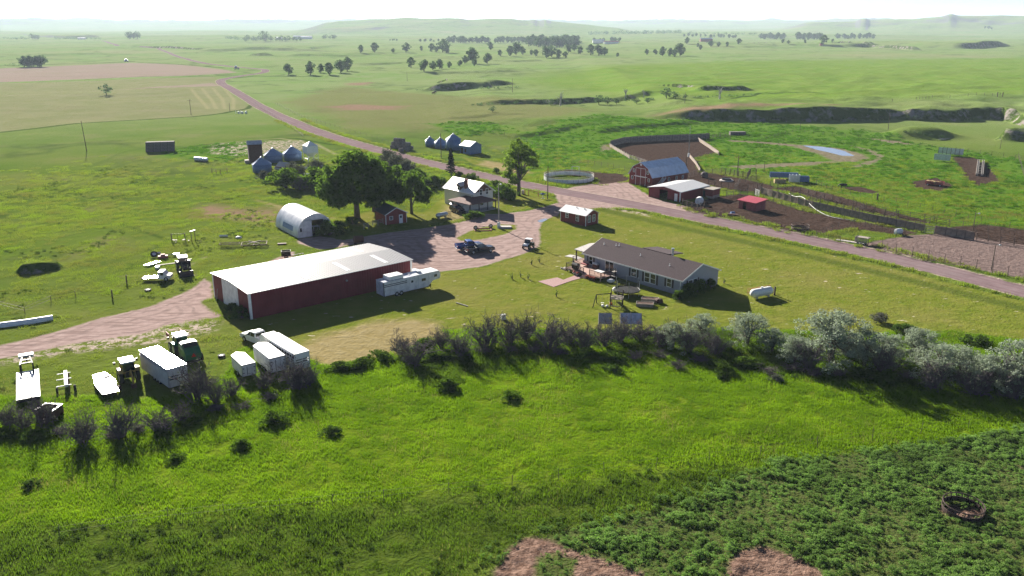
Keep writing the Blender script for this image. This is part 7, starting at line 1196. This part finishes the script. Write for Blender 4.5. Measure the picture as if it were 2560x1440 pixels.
groups_ = [
 ('row of four trees beyond the gravel road bend', None, [(722,187,29,'round leaning tree at the left of the roadside four'),(776,187,34,'tall tree second in the roadside four'),(802,182,24,'thin small tree third in the roadside four'),(823,187,31,'bushy tree fourth in the roadside four'),(852,182,34,'left of the close pair right of the roadside four'),(868,178,36,'right and larger of the close pair beyond the roadside four')]),
 ('trees in the far left meadow', None, [(902,132,21,'left tree of the far left meadow pair'),(937,131,25,'right tree of the far left meadow pair'),(983,132,12,'tiny tree right of the meadow pair'),(1015,131,25,'round tree alone right of the meadow pair'),(1053,127,13,'small pale tree before the tall meadow pair'),(1080,130,22,'low wide tree left of the tall meadow one'),(1092,131,16,'low tree at the foot of the tall meadow one'),(1107,131,34,'tall narrow tree in the far meadow'),(1116,133,23,'bushy tree right of the tall meadow one')]),
 ('trees along the near creek bend', None, [(1028,169,27,'leftmost creek bend tree'),(1060,179,32,'leaning creek bend tree second from the left'),(1082,175,23,'thin creek bend tree third from the left'),(1099,172,26,'round creek bend tree fourth from the left'),(1124,170,17,'sparse small creek bend tree'),(1150,166,17,'small creek bend tree before the tall one'),(1162,159,21,'leaning thin tree left of the tallest creek tree'),(1181,159,43,'tallest of the creek bend trees'),(1187,165,18,'bush at the foot of the tallest creek tree'),(1218,159,28,'round tree right of the tallest creek tree')]),
 ('trees scattered before the dense grove', None, [(1226,125,21,'round tree at the left before the dense grove'),(1250,140,17,'thin small tree below the round grove tree'),(1275,140,26,'left of a joined pair before the grove'),(1290,137,33,'large crown before the grove centre'),(1307,137,21,'tree at the right of the large grove crown'),(1329,138,15,'small pair tree before the grove, left'),(1339,141,18,'small pair tree before the grove, right'),(1366,145,32,'tall tree at the near edge of the grove'),(1379,143,30,'second tall tree at the near edge of the grove'),(1397,145,23,'low tree right of the tall near edge pair'),(1413,145,17,'small tree at the near grove edge'),(1421,132,23,'middle tree of the grove right side'),(1436,128,19,'tree behind the grove right side'),(1451,135,21,'tree right of the grove side'),(1476,138,28,'wide tree near the grove right end'),(1497,140,30,'tall tree near the grove right end'),(1512,139,22,'last leaning tree of the grove right end'),(1544,142,11,'lone bush right of the grove'),(1616,137,15,'thin pale tree right of the lone bush'),(1638,137,15,'low tree pair before the tall right trees'),(1656,140,24,'tree left of the tall pair right of the grove'),(1675,140,21,'low tree between the right pair'),(1685,142,19,'bush beside the tall right tree'),(1700,140,33,'tallest tree right of the grove')]),
 ('scattered trees on the far right flat', None, [(1717,110,17,'small round tree above the tallest right one'),(1744,118,11,'left of two bushes on the right flat'),(1751,125,13,'right of two bushes on the right flat'),(1777,117,16,'tree beside the dark far shed roof'),(1796,117,13,'small round tree right of the far shed'),(1817,117,13,'second round tree right of the far shed'),(1847,111,15,'lone tree in the middle of the right flat'),(1957,108,11,'thin tree before the right groves'),(1970,110,9,'small bush before the right groves'),(2012,108,9,'bush below the right middle grove'),(2059,111,23,'big lone tree at the foot of the tan rise'),(2081,106,9,'bush right of the big lone tree')]),
]
kk = 0
for gname, ms, L_ in groups_:
    for px, py, hp, lab_ in L_: ftree(px, py, hp, lab_, ms, gname, kk); kk += 1
def cluster(lab_, gname, x0, x1, y0, y1, h0, h1, n, seed, ms=None):
    global kk
    rg = random.Random(seed)
    for i in range(n): ftree(x0+(x1-x0)*(i+.5+rg.uniform(-.4,.4))/n, rg.uniform(y0,y1), rg.uniform(h0,h1), lab_, ms[kk%len(ms)] if ms else None, gname, kk, rg.uniform(.9,1.25)); kk += 1
cluster('tree in the back row on the left wing of the dense far grove', 'dense grove, left wing', 1120,1222,106,108,13,19,14,1); cluster('tree in the back row of the dense far grove, middle stretch', 'dense grove, middle', 1232,1322,105,108,12,19,12,2); cluster('tree in the thick right half of the dense far grove', 'dense grove, right half', 1320,1446,112,119,20,28,22,3); cluster('tree at the back of the thick right half of the dense far grove', 'dense grove, right back', 1325,1446,106,110,14,20,12,4)
cluster('thin tree in the small clump at the pink field corner, far left', 'thin trees at the pink field corner', 57,108,166,168,20,26,8,5); cluster('tree in the small dark clump on the upper left horizon field', 'clump on the upper left field', 318,346,97,98,14,21,4,6, FG); cluster('tree in the far left edge clump beside the dark hedge', 'clump at the far left', 80,100,99,100,11,16,3,7, FG)
cluster('low tree around the distant white roofed farm, upper left', 'trees round the upper left farm', 610,755,101,104,10,15,16,8, FG); cluster('low tree right of the distant white roofed farm', 'trees right of the upper left farm', 806,842,97,98,8,13,5,9, FG); ftree(663,103,26,'tall tree at the distant upper left farm', FG[1])
cluster('tree in the first grove on the far right flat, left one', 'right flat grove, left', 1898,1962,96,99,11,16,10,10); cluster('tree in the second grove on the far right flat, middle one', 'right flat grove, middle', 1992,2050,97,100,13,19,10,11); cluster('tree in the third grove behind the tan rise', 'right flat grove, right', 2090,2184,95,98,9,15,13,12); cluster('small far tree left of the right flat groves', 'small far right trees', 1774,1842,93,96,7,11,8,13); cluster('tiny far tree above the tallest right tree', 'tiny far trees', 1708,1768,90,93,6,9,6,14); cluster('tiny tree on the slope below the far butte', 'tiny trees below the butte', 2455,2480,72,74,5,7,3,15); cluster('small tree near the distant ranch roofs right of the grove', 'trees at the distant ranch', 1480,1560,103,106,8,14,6,16); cluster('small bush at the far meadow back edge', 'bushes at the meadow back edge', 1046,1098,103,105,5,8,6,17); cluster('small bush in the far row by the left meadow', 'bushes left of the meadow', 974,994,101,103,4,6,4,18)
for px, py, hp, lab_, i in ((1401,264,36,'pale dead forked tree on the creek bank',0),(1564,245,26,'pale dead tree right along the creek bank',1),(1799,248,32,'dark dead tree standing in the round hollow',0),(1609,244,22,'half dead tree at the creek bank',1)):
    q = P3(px, py); D = np.linalg.norm(q - np.array([0,0,CAM_H])); one(link('dead_tree', deadm[i]), lab_, 'tree', 'dead trees by the creek', loc=q, rz=px).scale = (hp*D/F_PX*1.05,)*3
for i, (px, py, hp, lab_) in enumerate(((1377,263,17,'bushy shrub at the foot of the forked dead tree'),(1497,261,26,'largest creek bank bush, right of the dead tree'),(1518,261,20,'creek bank bush right of the largest'),(1541,261,17,'low creek bank bush in the middle'),(1591,260,16,'creek bank bush below the second dead tree'),(1619,258,15,'low creek bank bush left of the dense pair'),(1666,246,28,'dense dark bush left of the pair on the creek bank'),(1688,248,21,'dense dark bush right of the pair on the creek bank'),(1712,248,14,'low bush at the right end of the creek bank'),(1231,280,16,'lone dark bush in the grass below the creek bank'),(1448,262,12,'small bush on the creek bank left part'))): ftree(px, py, hp, lab_, FG[i%2], 'bushes along the creek bank', i, 1.1)
# far woods and hedges that read as one mass
def mass(nm, lab_, spec, seed):
    rg = np.random.default_rng(seed); Vs = []; Fs = []; o = 0
    for (x0,y0,x1,y1,h,n) in spec:
        for i in range(n):
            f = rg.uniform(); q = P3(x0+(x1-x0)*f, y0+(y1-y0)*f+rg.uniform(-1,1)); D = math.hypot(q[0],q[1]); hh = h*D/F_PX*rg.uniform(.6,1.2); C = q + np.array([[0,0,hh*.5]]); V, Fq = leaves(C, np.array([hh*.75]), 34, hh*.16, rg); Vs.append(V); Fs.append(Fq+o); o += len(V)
    ob = link(nm, npmesh(nm, np.vstack(Vs), np.vstack(Fs), 'hazeleaf')); ob['kind'] = 'stuff'; ob['label'] = lab_; ob['category'] = 'woods'
mass('far_woods', 'blue dark band of far woods along the valley under the middle hills', [(1470,86,1700,83,7,90),(1700,84,1900,87,4,50),(1380,92,1450,90,4,25)], 5)
mass('far_hedge', 'thin dark far hedge lines in the upper left fields', [(0,97,75,98,4,30),(135,97,255,98,4,40),(330,99,480,107,2,14),(560,96,605,100,6,16),(0,163,110,164,4,24)], 6)
mass('bank_scrub', 'dark scrub growing along the foot of the creek banks', [(1040,226,1300,220,5,50),(1180,264,1640,250,6,80),(1690,300,2470,296,6,110),(1730,245,1880,238,5,30),(2260,330,2360,345,5,24)], 7)
# ------------------------------------------------------------------ grass and weeds (instanced tufts, each one stuff)
def tuft(nm, seed, n, h, w_, rad, m, bend=.35):
    rg = np.random.default_rng(seed); a_ = rg.uniform(0,2*np.pi,n); r_ = rad*np.sqrt(rg.uniform(0,1,n)); b = np.stack([r_*np.cos(a_), r_*np.sin(a_), np.zeros(n)], 1); th = rg.uniform(0,2*np.pi,n); s = np.stack([np.cos(th), np.sin(th), 0*th], 1); f = np.stack([-np.sin(th), np.cos(th), 0*th], 1)
    hh = h*rg.uniform(.55,1.25,(n,1)); wv = w_*rg.uniform(.7,1.3,(n,1)); bd = bend*rg.uniform(.1,1.3,(n,1)); Zv = np.array([[0,0,1.0]])
    V = np.stack([b-s*wv-Zv*.03, b+s*wv-Zv*.03, b+s*wv*.8+f*hh*bd*.35+Zv*hh*.6, b-s*wv*.8+f*hh*bd*.35+Zv*hh*.6, b+f*hh*bd+Zv*hh+s*wv*.15, b+f*hh*bd+Zv*hh-s*wv*.15], 1).reshape(-1,3); i = np.arange(n)[:,None]*6
    return npmesh(nm, V, np.concatenate([i+np.array([[0,1,2,3]]), i+np.array([[3,2,4,5]])]), m)
def clumpm(nm, seed, n, r, h, ls, m):
    rg = np.random.default_rng(seed); C = np.stack([rg.normal(0,r*.5,n), rg.normal(0,r*.5,n), h*rg.uniform(.25,.85,n)], 1); V, Fq = leaves(C, np.full(n, r*.32), 16, ls, rg, .7, .8); return npmesh(nm, V, Fq, m)
def scatter(nm, lab_, cat, pts, rot, scl, tmpl):
    me = bpy.data.meshes.new(nm); me.vertices.add(len(pts)); me.vertices.foreach_set('co', np.asarray(pts, np.float32).ravel())
    for k, v in (('turn', rot), ('size', scl)): me.attributes.new(k, 'FLOAT', 'POINT').data.foreach_set('value', np.asarray(v, np.float32))
    ob = link(nm, me); ob['kind'] = 'stuff'; ob['label'] = lab_; ob['category'] = cat
    to = bpy.data.objects.new(nm + '_tuft', tmpl); g = bpy.data.node_groups.new(nm, 'GeometryNodeTree'); g.interface.new_socket('Geometry', in_out='INPUT', socket_type='NodeSocketGeometry'); g.interface.new_socket('Geometry', in_out='OUTPUT', socket_type='NodeSocketGeometry')
    N = g.nodes; L = g.links; gi = N.new('NodeGroupInput'); go = N.new('NodeGroupOutput'); ip = N.new('GeometryNodeInstanceOnPoints'); oi = N.new('GeometryNodeObjectInfo'); oi.inputs[0].default_value = to; oi.inputs['As Instance'].default_value = True
    a = N.new('GeometryNodeInputNamedAttribute'); a.data_type = 'FLOAT'; a.inputs[0].default_value = 'turn'; b = N.new('GeometryNodeInputNamedAttribute'); b.data_type = 'FLOAT'; b.inputs[0].default_value = 'size'; cx = N.new('ShaderNodeCombineXYZ')
    L.new(a.outputs['Attribute'], cx.inputs[2]); L.new(gi.outputs[0], ip.inputs['Points']); L.new(oi.outputs['Geometry'], ip.inputs['Instance']); L.new(cx.outputs[0], ip.inputs['Rotation']); L.new(b.outputs['Attribute'], ip.inputs['Scale']); L.new(ip.outputs[0], go.inputs[0])
    ob.modifiers.new('tufts', 'NODES').node_group = g
BUILT = [(o.matrix_basis.translation.x, o.matrix_basis.translation.y) for o in ()]
def place(n, r0, r1, amax, seed, keep, pw=.5):
    rg = np.random.default_rng(seed); r = r0 + (r1-r0)*rg.uniform(0,1,n)**pw; a = rg.uniform(-amax, amax, n); x = r*np.sin(a); y = r*np.cos(a); z_ = {k: Z[k](x, y) for k in ('road','yard','lawn','corral','arena','weeds','bare','tan','dark_grass','patchy','mud','lush','field')}; m = keep(x, y, z_, rg)
    for t in (SHED, HOUSE): 
        pass
    x, y, r = x[m], y[m], r[m]; return np.stack([x, y, terrain(x, y)-.05], 1), rg.uniform(0,2*np.pi,len(x)), r, rg
soft = lambda z_: np.maximum.reduce([z_['road']+.8, z_['yard']+.3, z_['lawn']+.2, z_['corral']+.3, z_['arena']+.5, z_['bare']+.4, z_['tan'], z_['mud']])
e_ = gz(1250,1235)-gz(400,1310); e_ = e_/np.linalg.norm(e_)
streak = lambda p: fbm((p[:,0]*e_[0]+p[:,1]*e_[1])/22, (-p[:,0]*e_[1]+p[:,1]*e_[0])/1.3, 66, 3)
in_shed = lambda x, y: poly_sd(np.array([local(SHED,u,v)[:2] for u, v in ((-.5,-.5),(30.6,-.5),(30.6,15.2),(-.5,15.2))]), x, y) > 0
p, ro, r, rg = place(34000, 48, 150, .66, 1, lambda x, y, z_, rg: (soft(z_) < 0) & (z_['weeds'] < .3) & (z_['dark_grass'] < rg.uniform(-2,1,len(x))) & (y < 128 + .25*x) & (z_['patchy'] < 0) & ((x > -38) | (y < 94)) & ~in_shed(x,y) & (rg.uniform(size=len(x)) < .75+.25*sst(.3,.6,fbm(x/7,y/7,71,3))))
scatter('tall_grass', 'tall bright lime grass covering the foreground field', 'grass', p, ro, rg.uniform(.7,1.15,len(p))*(.5+.45*fbm(p[:,0]/9,p[:,1]/9,5,2)+.55*streak(p)), tuft('tall_grass_tuft', 1, 95, .27, .017, .85, 'grass'))
p, ro, r, rg = place(15000, 48, 150, .66, 19, lambda x, y, z_, rg: (soft(z_) < 0) & (z_['weeds'] < -.5) & (y < 128 + .25*x) & (rg.uniform(size=len(x)) < sst(.5,.74,fbm(x/6,y/6,58,4))))
scatter('seed_heads', 'thin pale seed heads standing over the foreground grass', 'grass', p, ro, rg.uniform(.6,1.2,len(p)), tuft('seed_head_tuft', 19, 16, .42, .01, .8, leafmat('dry_stems', (.27,.24,.09), (.25,.24,.06), .3, .5, .4)))
p, ro, r, rg = place(16000, 48, 150, .66, 9, lambda x, y, z_, rg: (z_['dark_grass'] > rg.uniform(-1.5,1,len(x))) & (soft(z_) < 0) & (z_['weeds'] < .5))
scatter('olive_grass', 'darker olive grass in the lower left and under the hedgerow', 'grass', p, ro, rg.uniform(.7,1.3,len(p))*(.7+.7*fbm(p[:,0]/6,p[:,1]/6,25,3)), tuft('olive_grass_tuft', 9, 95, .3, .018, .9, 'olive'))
p, ro, r, rg = place(42000, 80, 330, .7, 2, lambda x, y, z_, rg: (soft(z_) < 0) & (z_['weeds'] < 0) & ((y > 128+.25*x) | ((x < -38) & (y > 94))) & ~in_shed(x,y) & (rg.uniform(size=len(x)) < (.25+.75*sst(.3,.66,fbm(x/16,y/16,33,4)))*sst(330,190,np.hypot(x,y))))
scatter('rough_grass', 'rough mixed pasture grass around the farm buildings', 'grass', p, ro, rg.uniform(.5,1.15,len(p))*(.7+r/300), tuft('rough_grass_tuft', 2, 80, .24, .02, 1.0, 'grassd'))
p, ro, r, rg = place(34000, 46, 112, .66, 3, lambda x, y, z_, rg: ((z_['weeds'] > rg.uniform(-1,.4,len(x))*np.where(x < 22, 2.2, 1.0)*np.where(x < 22, 1, 1.)) & (z_['bare'] < rg.uniform(-.6,.5,len(x))) & (rg.uniform(size=len(x)) < .45+.55*sst(.3,.55,fbm(x/3.5,y/3.5,81,3)))))
scatter('leafy_weeds', 'dense leafy blue green weeds filling the lower right corner', 'weeds', p, ro, rg.uniform(.5,1.3,len(p))*(.25+1.35*fbm(p[:,0]/4,p[:,1]/4,15,4)), clumpm('leafy_weed_clump', 3, 17, .38, .42, .046, 'weed'))
p, ro, r, rg = place(9000, 48, 135, .7, 4, lambda x, y, z_, rg: (z_['dark_grass'] > rg.uniform(-2,.5,len(x))) & (soft(z_) < 0) & (z_['weeds'] < .2) & (rg.uniform(size=len(x)) < sst(.38,.6,fbm(x/5,y/5,91,3))))
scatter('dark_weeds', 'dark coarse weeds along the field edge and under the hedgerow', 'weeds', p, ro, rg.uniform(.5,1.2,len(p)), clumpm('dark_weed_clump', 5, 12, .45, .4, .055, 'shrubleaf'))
p, ro, r, rg = place(16000, 100, 300, .66, 14, lambda x, y, z_, rg: (x < -.18*y) & (soft(z_) < 0) & (z_['field'] < -6) & (rg.uniform(size=len(x)) < sst(.5,.72,fbm(x/11,y/11,47,4))))
scatter('pasture_weeds', 'patches of darker coarse weeds in the left pasture', 'weeds', p, ro, rg.uniform(.4,1.0,len(p)), clumpm('pasture_weed_clump', 15, 10, .6, .35, .08, leafmat('pasture_weed_leaves', (.075,.115,.025), (.1,.16,.02), .35, .2, .45)))
p, ro, r, rg = place(30000, 150, 420, .66, 6, lambda x, y, z_, rg: (z_['lush'] > rg.uniform(-3,4,len(x))) & (soft(z_) < 0) & (rg.uniform(size=len(x)) < .2+.8*sst(.35,.65,fbm(x/14,y/14,44,4))))
scatter('lush_weeds', 'lush green weeds in the stock pasture and pens', 'weeds', p, ro, rg.uniform(.5,1.2,len(p))*(.5+r/420), clumpm('lush_weed_clump', 6, 12, .75, .3, .09, leafmat('lush_leaves', (.08,.185,.012), (.115,.28,.012), .3, .1, .45)))
p, ro, r, rg = place(60000, 150, 420, .66, 7, lambda x, y, z_, rg: (np.abs(z_['road']+2.6) < 1.3) & (z_['yard'] < -1) & (z_['lawn'] < -.5) | ((np.maximum(z_['corral'], z_['arena']) < 0) & (np.maximum(z_['corral'], z_['arena']) > -1.4) & (rg.uniform(size=len(x)) < .5)), .7)
scatter('verge_grass', 'long green grass along the road verge and the pen fences', 'grass', p, ro, rg.uniform(.8,1.5,len(p)), tuft('verge_grass_tuft', 8, 60, .4, .025, .8, 'grassd'))
# ------------------------------------------------------------------ the air
HB = MB(); HB.bx(-15500, 15500, -300, 15500, -40, 230); hz_m = bpy.data.materials.new('hazy_air'); N, L = nodes(hz_m); N.remove(N['Principled BSDF']); pv = N.new('ShaderNodeVolumePrincipled'); pv.inputs['Color'].default_value = (.7,.85,1,1); pv.inputs['Density'].default_value = 8.5e-5; pv.inputs['Anisotropy'].default_value = .15; L.new(pv.outputs[0], N['Material Output'].inputs['Volume']); ob = HB.o('haze', hz_m); ob['kind'] = 'stuff'
